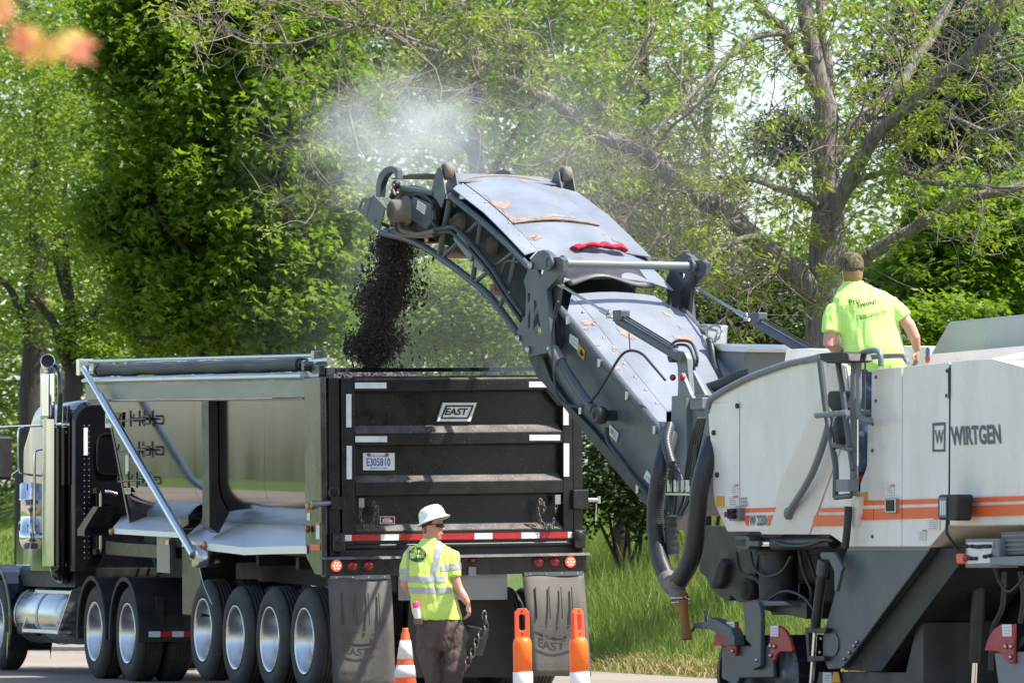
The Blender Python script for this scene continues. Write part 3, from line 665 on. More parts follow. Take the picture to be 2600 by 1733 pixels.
GF = (np.array([(0, 1, 3), (0, 3, 2), (2, 3, 4)])[None] + (np.arange(N) * 5)[:, None, None]).reshape(-1, 3)
tag(link('tall_grass', np_mesh('tall_grass', GV, GF, M['blade'])), 'tall green grass with pale seed heads on the roadside bank', 'grass', kind='stuff')

N = 16000; uu = RNG.uniform(2, 60, N); ee = RNG.normal(.02, .16, N); W3 = np.array([TR.w((a, V_EDGE - e, max(ground_z(a, V_EDGE - e), -.02))) for a, e in zip(uu, ee)]); PX = 1300 + FPX * W3[:, 0] / W3[:, 1]
W3 = W3[(PX > 1380) & (PX < 2640)]; N = len(W3); L = RNG.uniform(.05, .22, N); az = RNG.uniform(0, 2 * math.pi, N); dr = np.stack([np.cos(az), np.sin(az), 0 * az], 1); wd = RNG.uniform(.004, .008, N); sx = np.stack([np.ones(N), 0 * az, 0 * az], 1)
p1 = W3 + dr * (L * .45)[:, None] + np.array([0, 0, 1]) * (L * .55)[:, None]; p2 = W3 + dr * (L * 1.0)[:, None] + np.array([0, 0, 1]) * (L * .6)[:, None]
GV = np.stack([W3 - sx * wd[:, None], W3 + sx * wd[:, None], p1 - sx * wd[:, None], p1 + sx * wd[:, None], p2], 1).reshape(-1, 3); GF = (np.array([(0, 1, 3), (0, 3, 2), (2, 3, 4)])[None] + (np.arange(N) * 5)[:, None, None]).reshape(-1, 3)
tag(link('dry_grass', np_mesh('dry_grass', GV, GF, M['straw'])), 'dry straw coloured grass along the ragged road edge', 'grass', kind='stuff')
# ------------------------------------------------------------------ house wall behind the trees
hb = at(2345, 1330, 97); HF = WorldFrame((hb[0], hb[1], ground_at(hb[0], hb[1])), rad(-12))
h = thing('house', 'pale grey house gable with horizontal siding behind the trees', 'house', HF)
zt = at(2345, 690, 97)[2] - HF.O[2]
MB().box(-1.2, 2.6, .05, 4, 0, zt - .25).build('wall', M['house'], h, HF)
for i in range(int((zt - .3) / .12)):
    m = MB(); z = i * .12; m.hexa([(-1.2, 0, z), (2.6, 0, z), (2.6, .045, z), (-1.2, .045, z)], [(-1.2, .03, z + .118), (2.6, .03, z + .118), (2.6, .045, z + .118), (-1.2, .045, z + .118)]); m.build('siding_board', M['house'], h, HF)
m = MB(); m.prism([(-1.5, zt - .35), (2.9, zt + 1.2), (2.9, zt + 1.34), (-1.5, zt - .2)], 1, -.3, 4.2); m.build('roof', M['mdark'], h, HF)

# ================================================================== DUMP TRAILER
tl = thing('dump_trailer', 'black and polished aluminium dump trailer with ribbed tailgate being loaded', 'trailer', TB)
def S(px, py, v=0.0): return TB.side(px, py, v)
def Rr(px, py, u=0.0): return TB.rear(px, py, u)
def zS(px, py, v=0.0): return S(px, py, v)[1]
WALLV = -.105
z_band0, z_band1 = zS(520, 1012), zS(520, 968)
u_post = S(774, 1200)[0]; u_front = S(217, 990)[0]
# side walls: flat above, rolled inwards at the bottom
def wall_section(n=12):
    z0 = zS(620, 1222, WALLV); R = .50; pts = [(WALLV, z_band0 - .003), (WALLV, (z_band0 + z0) / 2), (WALLV, z0 + .03), (WALLV, z0)]
    for k in range(1, n + 1):
        a = rad(68) * k / n; pts.append((WALLV - R + R * math.cos(a), z0 - R * math.sin(a)))
    return pts
WS = wall_section()
fz0, fz1 = S(270, 1015, WALLV), S(322, 1283, WALLV)
def ufront(z): return fz0[0] + (fz1[0] - fz0[0]) * (fz0[1] - z) / (fz0[1] - fz1[1])
seams = [u_post - .12] + [S(x, 1100, WALLV)[0] for x in (671, 493, 327)] + [None]
for i in range(4):
    a, b_ = seams[i] + .003, seams[i + 1]
    m = MB(); R = []
    L = [(a, v, z) for v, z in WS]; H = [((b_ - .003) if b_ else ufront(z), v, z) for v, z in WS]
    k = len(WS); inn = [(p[0], p[1] - .02, p[2]) for p in L]; inh = [(p[0], p[1] - .02, p[2]) for p in H]
    V = L + H + inn + inh
    for j in range(k - 1):
        m.f += [[j, j + 1, k + j + 1, k + j], [2 * k + j, 3 * k + j, 3 * k + j + 1, 2 * k + j + 1]]; m.s += [True, True]
    m.v = [tuple(map(float, p)) for p in V]
    for r0 in ((0, 2 * k), (k, 3 * k)):
        for j in range(k - 1): m.f.append([r0[0] + j, r0[1] + j, r0[1] + j + 1, r0[0] + j + 1]); m.s.append(False)
    m.f += [[0, k, 3 * k, 2 * k], [k - 1, 2 * k - 1, 4 * k - 1, 3 * k - 1]]; m.s += [False, False]
    o = m.build('wall_panel', M['polish'], tl, TB); e_ = o.modifiers.new('split', 'EDGE_SPLIT'); e_.split_angle = rad(30)
m = MB(); m.prism([(ufront(z) + .012, z) for v, z in WS] + [(ufront(z) - .02, z) for v, z in WS[::-1]], 1, WALLV - .02, WALLV + .006)
m.build('front_edge_strip', M['black'], tl, TB)
# inner far wall, bulkhead, floor
m = MB(); m.box(.15, u_front, -2.55, -2.50, 1.6, z_band1); m.build('far_wall', M['dull'], tl, TB)
m = MB(); m.prism([(u_front - .25, z_band1), (u_front - .20, z_band1), (fz1[0], fz1[1] - .25), (fz1[0] - .05, fz1[1] - .25)], 1, -2.48, WALLV - .03); m.build('bulkhead', M['dull'], tl, TB)
m = MB(); m.box(.2, fz1[0], -2.1, -.6, 1.42, 1.47); m.build('floor_plate', M['chassis'], tl, TB)
# top rail
m = MB(); m.box(u_post, u_front, WALLV, 0, z_band0, z_band1); m.build('side_rail', M['dull'], tl, TB, .006)
m = MB(); m.box(u_post + .03, u_front - .12, WALLV - .004, .006, z_band0 - .02, z_band0 - .001); m.build('rail_trim', M['rust'], tl, TB)
zc = zS(520, 950)
m = MB(); m.prism([(.004, z_band1 + .002), (.055, z_band1 + .02), (.055, z_band1 + .045), (0, zc), (-.30, zc + .005), (-.30, z_band1 + .002)], 0, u_post - .04, u_front - .03); m.build('top_cap', M['alu'], tl, TB, .006)
# tarp roll and rods
zr = zS(520, 932, -.1); ua, ub = S(765, 930, -.1)[0], S(262, 930, -.1)[0]
m = MB(); pth = [(ua + (ub - ua) * t, -.10 + .008 * math.sin(t * 19), zr + .006 * math.sin(t * 27)) for t in np.linspace(0, 1, 24)]
m.tube(pth, [.068 + .006 * math.sin(i * 1.7) for i in range(24)], 14); m.build('tarp_roll', M['tarp'], tl, TB)
m = MB(); m.cyl((ub - .05, -.10, zr), (S(215, 925, -.1)[0], -.10, zr), .045); m.build('roll_tube', M['alu'], tl, TB); m = MB(); m.cyl((S(835, 919, -.1)[0], -.10, zr + .03), (ua + .02, -.10, zr + .01), .03); m.build('roll_tube', M['alu'], tl, TB)
for px in (262, 252, 768, 784):
    m = MB(); u = S(px, 930, -.1)[0]; m.cyl((u - .03, -.10, zr), (u + .03, -.10, zr), .07 if px < 500 else .05, n=14); m.build('clamp_collar', M['black'], tl, TB)
zr2 = zS(500, 908, -.3)
m = MB(); m.cyl((S(228, 908, -.3)[0], -.3, zr2), (S(800, 905, -.3)[0], -.3, zr2 - .02), .02); m.build('tarp_bow_rod', M['alu'], tl, TB)
for px in (222, 802):
    u = S(px, 910, -.3)[0]; m = MB(); m.box(u - .04, u + .04, -.36, -.26, zr2 - .14, zr2 + .03); m.build('rod_bracket', M['steel'], tl, TB, .01)
# tarp swing arm
a0, a1 = S(205, 932, .1), S(492, 1408, .12); k0 = S(262, 1017, .1)
m = MB(); m.box(a0[0] - .1, a0[0] + .05, .03, .14, a0[1] - .09, a0[1] + .09); m.cyl((a0[0], .10, a0[1] + .03), (k0[0], .11, k0[1]), .030); m.build('swing_arm_upper', M['chrome'], tl, TB, .01)
m = MB(); m.cyl((k0[0] + .08, .11, k0[1] + .05), (a1[0], .12, a1[1]), .043, n=16); m.build('swing_arm', M['chrome'], tl, TB)
m = MB(); m.lathe([(.001, -.12), (.095, -.12), (.095, .10), (.06, .11), (.001, .11)], (a1[0] - .12, .02, a1[1] - .03), 1, 18); m.box(a1[0] - .06, a1[0] + .18, -.1, .09, a1[1] - .12, a1[1] + .10); m.build('arm_pivot', M['steel'], tl, TB)
m = MB(); m.box(a1[0] + .01, a1[0] + .15, .092, .115, a1[1] - .05, a1[1] + .05); m.build('marker_lamp', M['amber'], tl, TB)
m = MB(); m.tube(catmull([(a1[0] - .05, .08, a1[1] - .1), (a1[0] - .15, .06, a1[1] - .3), (a1[0] - .25, .0, a1[1] - .5)]), .006, 5); m.build('pull_cord', M['steel'], tl, TB)
# side post in the middle (box section, its rear face follows the rolled wall)
up0, up1 = S(512, 1100)[0], S(530, 1100)[0]
sec = [(0, z_band0 - .004)] + [(0, zS(521, 1338)), (-.10, zS(521, 1352, -.05))] + [(v + .004, z) for v, z in WS[::-1] if z > zS(521, 1300, -.3)]
m = MB(); m.prism(sec, 0, up1, up0); m.build('side_post', M['gate'], tl, TB, .006)
m = MB(); q = [S(478, 1330, -.02), S(458, 1342, -.02), S(498, 1290, -.35), S(515, 1278, -.35)]; pl = [(q[0][0], -.02, q[0][1]), (q[1][0], -.02, q[1][1]), (q[2][0], -.4, q[2][1]), (q[3][0], -.4, q[3][1])]
m.hexa(pl, [(p[0], p[1], p[2] + .09) for p in pl]); m.build('fender_brace', M['black'], tl, TB)
# diamond plate fenders, bent
def fender(pts_out, pts_in, lip, name):
    """outer edge px list on v=0, inner edge px list on v=-.55"""
    n = len(pts_out); O_ = [S(x, y, 0.02) for x, y in pts_out]; I_ = [S(x, y, -.52) for x, y in pts_in]; m = MB(); V = []; Fc = []
    SUB = 10
    for t in np.linspace(0, n - 1, (n - 1) * SUB + 1):
        i = min(int(t), n - 2); f = t - i
        o = np.array(O_[i]) * (1 - f) + np.array(O_[i + 1]) * f; q = np.array(I_[i]) * (1 - f) + np.array(I_[i + 1]) * f
        row = [(q[0], -.52, q[1])]
        for k in range(1, 7):
            g = k / 6; row.append((q[0] * (1 - g) + o[0] * g, -.52 + .54 * g, q[1] * (1 - g) + o[1] * g + .008 * math.sin(t * 5 + g * 7) * (1 - abs(2 * g - 1))))
        row += [(o[0], .021, o[1] - lip), (o[0], .008, o[1] - lip), (o[0], .008, o[1] - .012)] + [(p[0], p[1], p[2] - .01) for p in row[5::-1]]
        V += row
    k = len(row); T = (n - 1) * SUB + 1
    for i in range(T - 1):
        for j in range(k): Fc.append((i * k + j, i * k + (j + 1) % k, (i + 1) * k + (j + 1) % k, (i + 1) * k + j))
    Fc += [tuple(range(k)), tuple(range((T - 1) * k + k - 1, (T - 1) * k - 1, -1))]
    m.add(V, Fc, False); return m.build(name, M['diamond'], tl, TB)
fender([(285, 1341), (370, 1346), (455, 1351)], [(322, 1290), (410, 1293), (492, 1296)], .055, 'fender_plate')
fender([(462, 1368), (520, 1377), (620, 1389), (700, 1386), (777, 1385)], [(520, 1318), (573, 1299), (640, 1306), (700, 1306), (777, 1308)], .075, 'fender_plate')
m = MB(); q = [S(322, 1285, -.5), S(285, 1345, 0), S(272, 1352, 0), S(262, 1340, 0), S(300, 1290, -.5)]
m.prism([S(287, 1341, -.3), S(322, 1284, -.3), S(308, 1284, -.3), S(268, 1342, -.3), S(268, 1358, -.3), S(285, 1358, -.3)], 1, -.5, .02); m.build('fender_end', M['black'], tl, TB)
for px, py, mt_ in ((285, 1349, 'amber'), (521, 1382, 'amber'), (781, 1284, 'amber'), (780, 1342, 'redlens')):
    u, z = S(px, py, .03); m = MB(); m.lathe([(.001, 0), (.036, 0), (.036, .02), (.025, .035), (.001, .036)], (u, .012 if px > 700 else .026, z), 1, 12); m.build('marker_lamp', M[mt_], tl, TB)
# hook racks
for y, xs in ((1063, (306, 381)), (1140, (302, 381)), (1217, (302, 373))):
    HV = -.03; u0, z = S(xs[0], y, HV); u1 = S(xs[1], y, HV)[0]; um = (u0 + u1) / 2; m = MB()
    m.tube(catmull([(u0, HV, z + .05), (u0 + .0, HV, z - .02), (um, HV, z), (u1 + .15, HV, z)], 5), .011, 6)
    m.tube([(u1 + .3, HV, z + .03), (u1 + .02, HV, z + .03), (u1, HV, z), (u1 + .02, HV, z - .05), (u1 + .3, HV, z - .05), (u1 + .34, HV, z)], .011, 6)
    for f in (.35, .65): m.cyl((u0 + (u1 - u0) * f, HV, z + .09), (u0 + (u1 - u0) * f, HV, z - .08), .012, n=6); m.cyl((u0 + (u1 - u0) * f, WALLV, z), (u0 + (u1 - u0) * f, HV, z), .015, n=6)
    m.build('hook_rack', M['black'], tl, TB)
def decal_side(name, x0, y0, x1, y1, mat, v, parent=tl, fr=None, th=.004):
    fr = fr or TB; a, b_, c_, d_ = fr.side(x0, y0, v), fr.side(x1, y0, v), fr.side(x1, y1, v), fr.side(x0, y1, v)
    m = MB(); m.prism([a, b_, c_, d_], 1, v, v + th); return m.build(name, M[mat], parent, fr)
def decal_rear(name, x0, y0, x1, y1, mat, u, parent=tl, fr=None, th=.004, slope=0.0):
    fr = fr or TB; a, b_, c_, d_ = fr.rear(x0, y0, u), fr.rear(x1, y0 + slope, u), fr.rear(x1, y1 + slope, u), fr.rear(x0, y1, u)
    m = MB(); m.prism([a, b_, c_, d_], 0, u, u - th); return m.build(name, M[mat], parent, fr)
decal_side('warning_sticker', 319, 1154, 327, 1202, 'label', WALLV); decal_side('warning_sticker', 315, 1217, 327, 1234, 'orange', WALLV); s_ = decal_side('number_sticker', 315, 1238, 332, 1253, 'label', WALLV)
a, b_, c_ = (TB.side(x, y, WALLV) for x, y in ((317, 1251), (331, 1252), (316, 1240)))
lettering('number', '1777', M['ink'], s_, TB, (a[0], WALLV + .006, a[1]), (b_[0], WALLV + .006, b_[1]), (c_[0], WALLV + .006, c_[1]), .01)
sg = decal_side('name_sign', 268, 1046, 289, 1085, 'white', -.09); MB().prism([S(288, 1046, -.11), S(316, 1046, -.11), S(314, 1086, -.11), S(288, 1086, -.11)], 1, -.10, -.085).build('sign_plate', M['black'], tl, TB)
a, b_, c_ = (S(x, y, -.085) for x, y in ((269, 1074), (288, 1075), (270, 1062)))
lettering('lettering', 'EAST', M['ink'], sg, TB, (a[0], -.083, a[1]), (b_[0], -.083, b_[1]), (c_[0], -.083, c_[1]), .02)
# rear corner posts
zt = zS(800, 958); zb = zS(800, 1450)
m = MB(); m.prism([(0, zt), (u_post, zt), (u_post, zS(777, 1410)), (.22, zb - .03), (0, zb - .03)], 1, -.06, 0); m.build('corner_post', M['post'], tl, TB, .006)
decal_side('warning_sticker', 803, 1329, 812, 1368, 'label', .002); decal_side('warning_sticker', 803, 1326, 812, 1333, 'orange', .004); decal_side('reflector', 788, 1381, 813, 1396, 'orange', .002); decal_side('sticker', 780, 1301, 788, 1320, 'label', .002)
vl, vr = Rr(820, 1100)[0], Rr(1478, 1100)[0]; vg0, vg1 = Rr(864, 1100)[0], Rr(1453, 1100)[0]
VL = lambda px, py, u=0.0: Rr(px, py, u)
ztop = Rr(1150, 932)[1]; zt2 = Rr(1150, 943)[1]
m = MB(); m.box(.0, .20, vg0 + .005, vl - .061, zb, zt - .004); m.build('rear_frame_post', M['gate'], tl, TB, .006)
m = MB(); m.box(.0, .20, vr, vg1 - .005, zb, Rr(1465, 935)[1]); m.build('rear_frame_post', M['gate'], tl, TB, .006)
m = MB(); m.hexa([(.02, -.065, zt + .002), (u_post - .05, -.065, zt + .002), (u_post - .05, .004, zt + .002), (.02, .004, zt + .002)], [(.12, -.30, zt + .095), (u_post, -.30, zt + .095), (u_post, -.02, zt + .095), (.12, -.02, zt + .095)]); m.build('post_cap', M['cab'], tl, TB, .006)
m = MB(); m.box(.03, .30, -.06, -.005, zt + .02, zt + .12); m.cyl((.4, -.05, zt + .11), (.4, .05, zt + .11), .05, n=12); m.build('hinge_block', M['black'], tl, TB, .01)
# upper rear header with gap
m = MB(); m.prism([(.05, ztop), (.02, zt2), (.10, zt2 - .01), (.18, ztop)], 1, vr + .02, vg0 + .06) if False else m.hexa([(.0, vr + .02, zt2), (.0, vl - .16, zt2), (.14, vl - .16, zt2), (.14, vr + .02, zt2)], [(.05, vr + .02, ztop), (.05, vl - .16, ztop), (.14, vl - .16, ztop), (.14, vr + .02, ztop)]); m.build('rear_header', M['cab'], tl, TB, .006)
# tailgate
tg_z = lambda y: Rr(1160, y)[1]
m = MB(); m.box(.10, .13, vg1 + .003, vg0 - .003, tg_z(1372), tg_z(957)); tgp = m.build('tailgate', M['gate'], tl, TB)
for a_, b__ in ((Rr(866, 1100)[0], Rr(899, 1100)[0]), (Rr(1427, 1100)[0], Rr(1452, 1100)[0])):
    m = MB(); m.box(-.02, .098, b__, a_, tg_z(1378), tg_z(958)); m.build('gate_stile', M['gate'], tgp, TB, .006)
vi0, vi1 = Rr(899, 1100)[0] - .003, Rr(1427, 1100)[0] + .003
for ya, yb, yc_ in ((955, 963, 990), (1080, 1098, 1126), (1205, 1222, 1253), (1328, 1345, 1376)):
    z0, z1, z2 = tg_z(ya), tg_z(yb), tg_z(yc_)
    m = MB(); m.hexa([(.098, vi1, z0), (.098, vi0, z0), (.098, vi0, z2 - .02), (.098, vi1, z2 - .02)], [(-.025, vi1, z1), (-.025, vi0, z1), (-.025, vi0, z2), (-.025, vi1, z2)]); r_ = m.build('gate_rib', M['gate'], tgp, TB, .004)
    m = MB(); m.hexa([(.090, vi1 + .01, z0 + .007), (.090, vi0 - .01, z0 + .007), (-.018, vi0 - .01, z1 + .006), (-.018, vi1 + .01, z1 + .006)], [(.090, vi1 + .01, z0 + .002), (.090, vi0 - .01, z0 + .002), (-.018, vi0 - .01, z1 + .001), (-.018, vi1 + .01, z1 + .001)]); m.build('dust_ledge', M['ledge'], r_, TB)
for x0, x1, s_ in ((1385, 1427, 1), (899, 915, -1)):
    m = MB(); 
    if s_ > 0: m.prism([VL(1385, 990), VL(1427, 990), VL(1427, 1030), VL(1418, 1030)], 0, -.0, .095); m.build('gusset', M['gate'], tgp, TB)
for x0, y0, x1, y1 in ((901, 970.7, 981, 985.7), (902, 1106.7, 982.6, 1121.7), (1343, 968, 1420, 982.6), (1344, 1103, 1422, 1117.6)):
    decal_rear('reflective_strip', x0, y0, x1, y1, 'tape', -.027, tgp)
for x0, y0, x1, y1 in ((879, 1000, 892, 1084), (880, 1131, 893, 1215.5), (1430, 992, 1443.6, 1078.5), (1431, 1125, 1445, 1209)):
    decal_rear('reflective_strip', x0, y0, x1, y1, 'tape', -.022, tgp)
# red and white tape along the bottom rib
xs = [875, 893, 966, 1013, 1075, 1095, 1204, 1251, 1323, 1370, 1441, 1453]
for i in range(len(xs) - 1):
    f0, f1 = (xs[i] - 875) / 578, (xs[i + 1] - 875) / 578; ya, yb = 1357 - 8 * f0, 1357 - 8 * f1
    m = MB(); m.prism([Rr(xs[i] + .5, ya, -.03), Rr(xs[i + 1] - .5, yb, -.03), Rr(xs[i + 1] - .5, yb + 15.5, -.03), Rr(xs[i] + .5, ya + 15.5, -.03)], 0, -.034, -.029)
    m.build('reflective_tape', M['tape' if i % 2 == 0 else 'tapered'], tgp, TB)
m = MB(); z_ = tg_z(1383); m.cyl((-.0, vg1, z_), (-.0, vg0, z_), .03, n=12); m.build('gate_tube', M['gate'], tgp, TB)
# EAST sign
q = [Rr(x, y, .06) for x, y in ((1125.7, 1021.7), (1210.7, 1021.7), (1194.7, 1069), (1110.4, 1069))]
m = MB(); m.prism(q, 0, .06, .098); es = m.build('name_sign', M['white'], tgp, TB)
cen = np.mean(q, 0); sc2 = lambda k: [tuple(cen + (np.array(p) - cen) * np.array([k, k2]) ) for p, k2 in zip(q, (k - .09,) * 4)]
m = MB(); o_, i_ = [tuple(cen + (np.array(p) - cen) * (.84, .72)) for p in q], [tuple(cen + (np.array(p) - cen) * (.75, .56)) for p in q]
m.prism(o_, 0, .052, .058, holes=[i_]); m.build('sign_border', M['ink'], es, TB)
a, b_, c_ = (Rr(x, y, .055) for x, y in ((1129, 1053), (1184, 1053), (1134, 1036)))
lettering('lettering', 'EAST', M['ink'], es, TB, (.055, *a), (.055, *b_), (.055, *c_), .03)
# licence plate
pl_ = decal_rear('licence_plate', 921, 1149, 1001, 1193, 'white', .09, tgp, th=.012)
def rear_text(name, s, x0, x1, yb, yt, mat, u, parent, bold=0.0, sl=0.0, fr=None):
    fr = fr or TB; a, b_, c_ = fr.rear(x0, yb, u), fr.rear(x1, yb + sl, u), fr.rear(x0, yt, u)
    return lettering(name, s, M[mat], parent, fr, (u, *a), (u, *b_), (u, *c_), bold)
rear_text('number', 'E305810', 931, 991, 1182.5, 1162, 'plateblue', .074, pl_, .012)
rear_text('lettering', 'PERMANENT TRAILER', 939, 984, 1189.5, 1185.5, 'plateblue', .074, pl_)
rear_text('lettering', 'PURE MICHIGAN', 943, 980, 1159, 1154.5, 'plateblue', .074, pl_)
for x in (937, 983):
    v_, z_ = Rr(x, 1154.5, .07); m = MB(); m.lathe([(.001, .0), (.018, 0), (.018, -.01), (.001, -.014)], (.076, v_, z_), 0, 10); m.build('plate_bolt', M['rust'], pl_, TB)
# leasing badge
bd = decal_rear('badge', 963.5, 1308.7, 1003.3, 1330, 'maroon', .08, tgp, th=.01)
m = MB(); m.prism([Rr(x, y, .07) for x, y in ((964.8, 1310), (1002, 1310), (1002, 1328.7), (964.8, 1328.7))], 0, .066, .069, holes=[[Rr(x, y, .07) for x, y in ((966, 1311.2), (1000.8, 1311.2), (1000.8, 1327.5), (966, 1327.5))]]); m.build('badge_border', M['white'], bd, TB)
m = MB(); m.prism([Rr(x, y, .07) for x, y in ((972, 1317), (990, 1317), (990, 1319), (994, 1319), (996, 1322), (996, 1325), (971, 1325))], 0, .064, .069); m.build('badge_emblem', M['white'], bd, TB)
rear_text('badge_text', 'LEASING', 974, 989, 1322.8, 1318.8, 'maroon', .062, bd, .02); rear_text('badge_text', 'Scully', 976, 991, 1316.3, 1312, 'white', .066, bd, .01)
# gate chains on their brackets
def chain(P, name, parent, fr=TB, R=.020, r=.006, mat='chainsteel'):
    P = catmull(P, 8); m = MB(); d = [0]
    for i in range(1, len(P)): d.append(d[-1] + np.linalg.norm(P[i] - P[i - 1]))
    n = max(2, int(d[-1] / (R * 1.45)))
    for k in range(n):
        s_ = d[-1] * (k + .5) / n; p = [np.interp(s_, d, [q[i] for q in P]) for i in range(3)]
        m.torus(p, R, r, k % 2, 10, 5, (.7, 1.3) if k % 2 else (.7, 1.3))
    return m.build(name, M[mat], parent, fr)
def R3(px, py, u): v, z = Rr(px, py, u); return (u, v, z)
for px, py in ((915.6, 1276), (1414, 1267)):
    decal_rear('chain_bracket', px - 7, py - 12, px + 7, py + 12, 'steel', .0, tgp, th=.03)
chain([R3(916, 1290, -.03), R3(915, 1312, -.03), R3(925, 1338, -.05), R3(932, 1335, -.05)], 'chain', tgp)
chain([R3(948, 1275, -.03), R3(953, 1290, -.03), R3(950, 1315, -.04), R3(945, 1332, -.05)], 'chain', tgp); chain([R3(958, 1285, -.03), R3(960, 1325, -.04)], 'chain', tgp)
chain([R3(1372, 1268, -.03), R3(1366, 1290, -.03), R3(1372, 1320, -.05), R3(1385, 1337, -.06), R3(1403, 1335, -.06), R3(1406, 1318, -.04)], 'chain', tgp); chain([R3(1372, 1270, -.03), R3(1382, 1285, -.03), R3(1378, 1302, -.03)], 'chain', tgp); chain([R3(1413, 1280, -.03), R3(1409, 1300, -.03)], 'chain', tgp)
# latch rods
m = MB(); a, b_ = R3(798, 1280, -.02), R3(842, 1276, -.04); m.cyl(a, b_, .026, n=10); m.cyl((a[0], a[1] - .03, a[2]), (a[0], a[1] + .03, a[2]), .035, n=10); m.build('latch_rod', M['dull'], tl, TB)
m = MB(); v_, z_ = Rr(848, 1276); m.box(-.10, .0, v_ - .08, v_ + .05, z_ - .06, z_ + .06); m.torus((-.06, v_ + .02, z_ + .10), .05, .010, 0); m.build('latch_block', M['black'], tl, TB, .01)
m = MB(); a, b_ = R3(1478, 1268, -.04), R3(1520, 1268, -.06); m.cyl(a, b_, .020, n=10); m.cyl((b_[0], b_[1], b_[2] + .035), (b_[0], b_[1], b_[2] - .035), .02, n=8); m.build('latch_rod', M['alu'], tl, TB)
m = MB(); p = R3(1514, 1277, -.06); q = R3(1513, 1322, -.06); m.cyl(p, q, .007, n=6); m.cyl((q[0], q[1], q[2] + .05), q, .014, n=8); m.build('latch_cable', M['alu'], tl, TB)
m = MB(); v_, z_ = Rr(1463, 1268); m.box(-.09, .0, v_ - .10, v_ + .06, z_ - .09, z_ + .10); m.build('latch_block', M['gate'], tl, TB, .01)
for px, py in ((853, 1370), (1464, 1362)):
    v_, z_ = Rr(px, py); m = MB(); m.box(-.08, .0, v_ - .07, v_ + .05, z_ - .11, z_ + .07); m.lathe([(.001, -.09), (.05, -.09), (.05, -.01), (.001, -.01)], (-.0, v_ - .01, z_ + .01), 0, 12); m.build('gate_latch', M['black'], tl, TB, .012)
# rear sill and lamp bar
zsl = tg_z(1410)
m = MB(); m.box(.0, .18, vg1 - .1, vg0 + .06, zsl + .012, tg_z(1388)); m.build('rear_sill', M['chassis'], tl, TB)
m = MB(); m.hexa([(-.14, vr - .03, zsl - .014), (-.14, vl + .02, zsl - .014), (.2, vl + .02, zsl - .014), (.2, vr - .03, zsl - .014)], [(-.10, vr - .03, zsl + .010), (-.10, vl + .02, zsl + .010), (.2, vl + .02, zsl + .010), (.2, vr - .03, zsl + .010)]); m.build('bar_flange', M['ledge'], tl, TB)
m = MB(); m.box(-.06, .10, vr - .015, vl + .005, tg_z(1458), zsl - .016); lb = m.build('lamp_bar', M['black'], tl, TB, .006)
for i, (px, py) in enumerate(((853.7, 1435), (895.5, 1435), (936, 1434), (1368, 1426), (1408.6, 1425), (1448, 1425), (1200, 1421), (1157, 1421))):
    v_, z_ = Rr(px, py, -.06); r = .053 if i < 6 else .026; lit = i in (0, 5)
    m = MB(); m.torus((-.062, v_, z_), r + .010, .012, 0, 20, 6); m.build('lamp_grommet', M['rubber'], lb, TB)
    m = MB(); m.lathe([(r, 0), (r, -.012), (r * .6, -.022), (.001, -.024)], (-.060, v_, z_), 0, 20); lm = m.build('tail_lamp', M['redlit' if lit else 'redlens'], lb, TB, label='lit red tail lamp' if lit else None)
    if lit:
        for k in range(7):
            a_ = k * math.pi / 3; rr_ = .030 if k < 6 else 0
            m = MB(); m.ball((-.082, v_ + rr_ * math.cos(a_), z_ + rr_ * math.sin(a_)), .006, .010, .010, 8, 5); m.build('diode', M['diode'], lm, TB) if False else m
            if k == 0: allm = MB()
            allm.add(m.v, m.f, True)
        allm.build('diodes', M['diode'], lb, TB)
decal_rear('plate_lamp', 1188, 1438, 1207, 1460, 'dull', -.065, tl, th=.02)
# mud flaps with raised lettering
def flap(tlx, trx, ty0, ty1, blx, brx, by, dark=False):
    m = MB(); V = []; rows = 14
    for k in range(rows + 1):
        t = k / rows; y0, y1 = ty0 + (by - ty0) * t, ty1 + (by - ty1) * t; u = -.045 - .16 * math.sin(min(t * 2.4, 1) * math.pi / 2)
        x0, x1 = tlx + (blx - tlx) * t, trx + (brx - trx) * t
        for j in range(9):
            f = j / 8; v_, z_ = Rr(x0 + (x1 - x0) * f, y0 + (y1 - y0) * f, u); V.append((u - .012 * math.sin(f * math.pi * 2 + t * 3), v_, z_))
    n = 9; Fc = [(i * n + j, i * n + j + 1, (i + 1) * n + j + 1, (i + 1) * n + j) for i in range(rows) for j in range(n - 1)]
    m.add(V, Fc, True); o = m.build('mud_flap', M['flap'], tl, TB)
    sm = o.modifiers.new('thick', 'SOLIDIFY'); sm.thickness = .014; sm.offset = 0
    return o
def flap_u(t): return -.045 - .16 * math.sin(min(t * 2.4, 1) * math.pi / 2) - .034
f1 = flap(832, 993, 1463, 1463, 847, 1004, 1745); f2 = flap(1326, 1482, 1456, 1452, 1354, 1500, 1715)
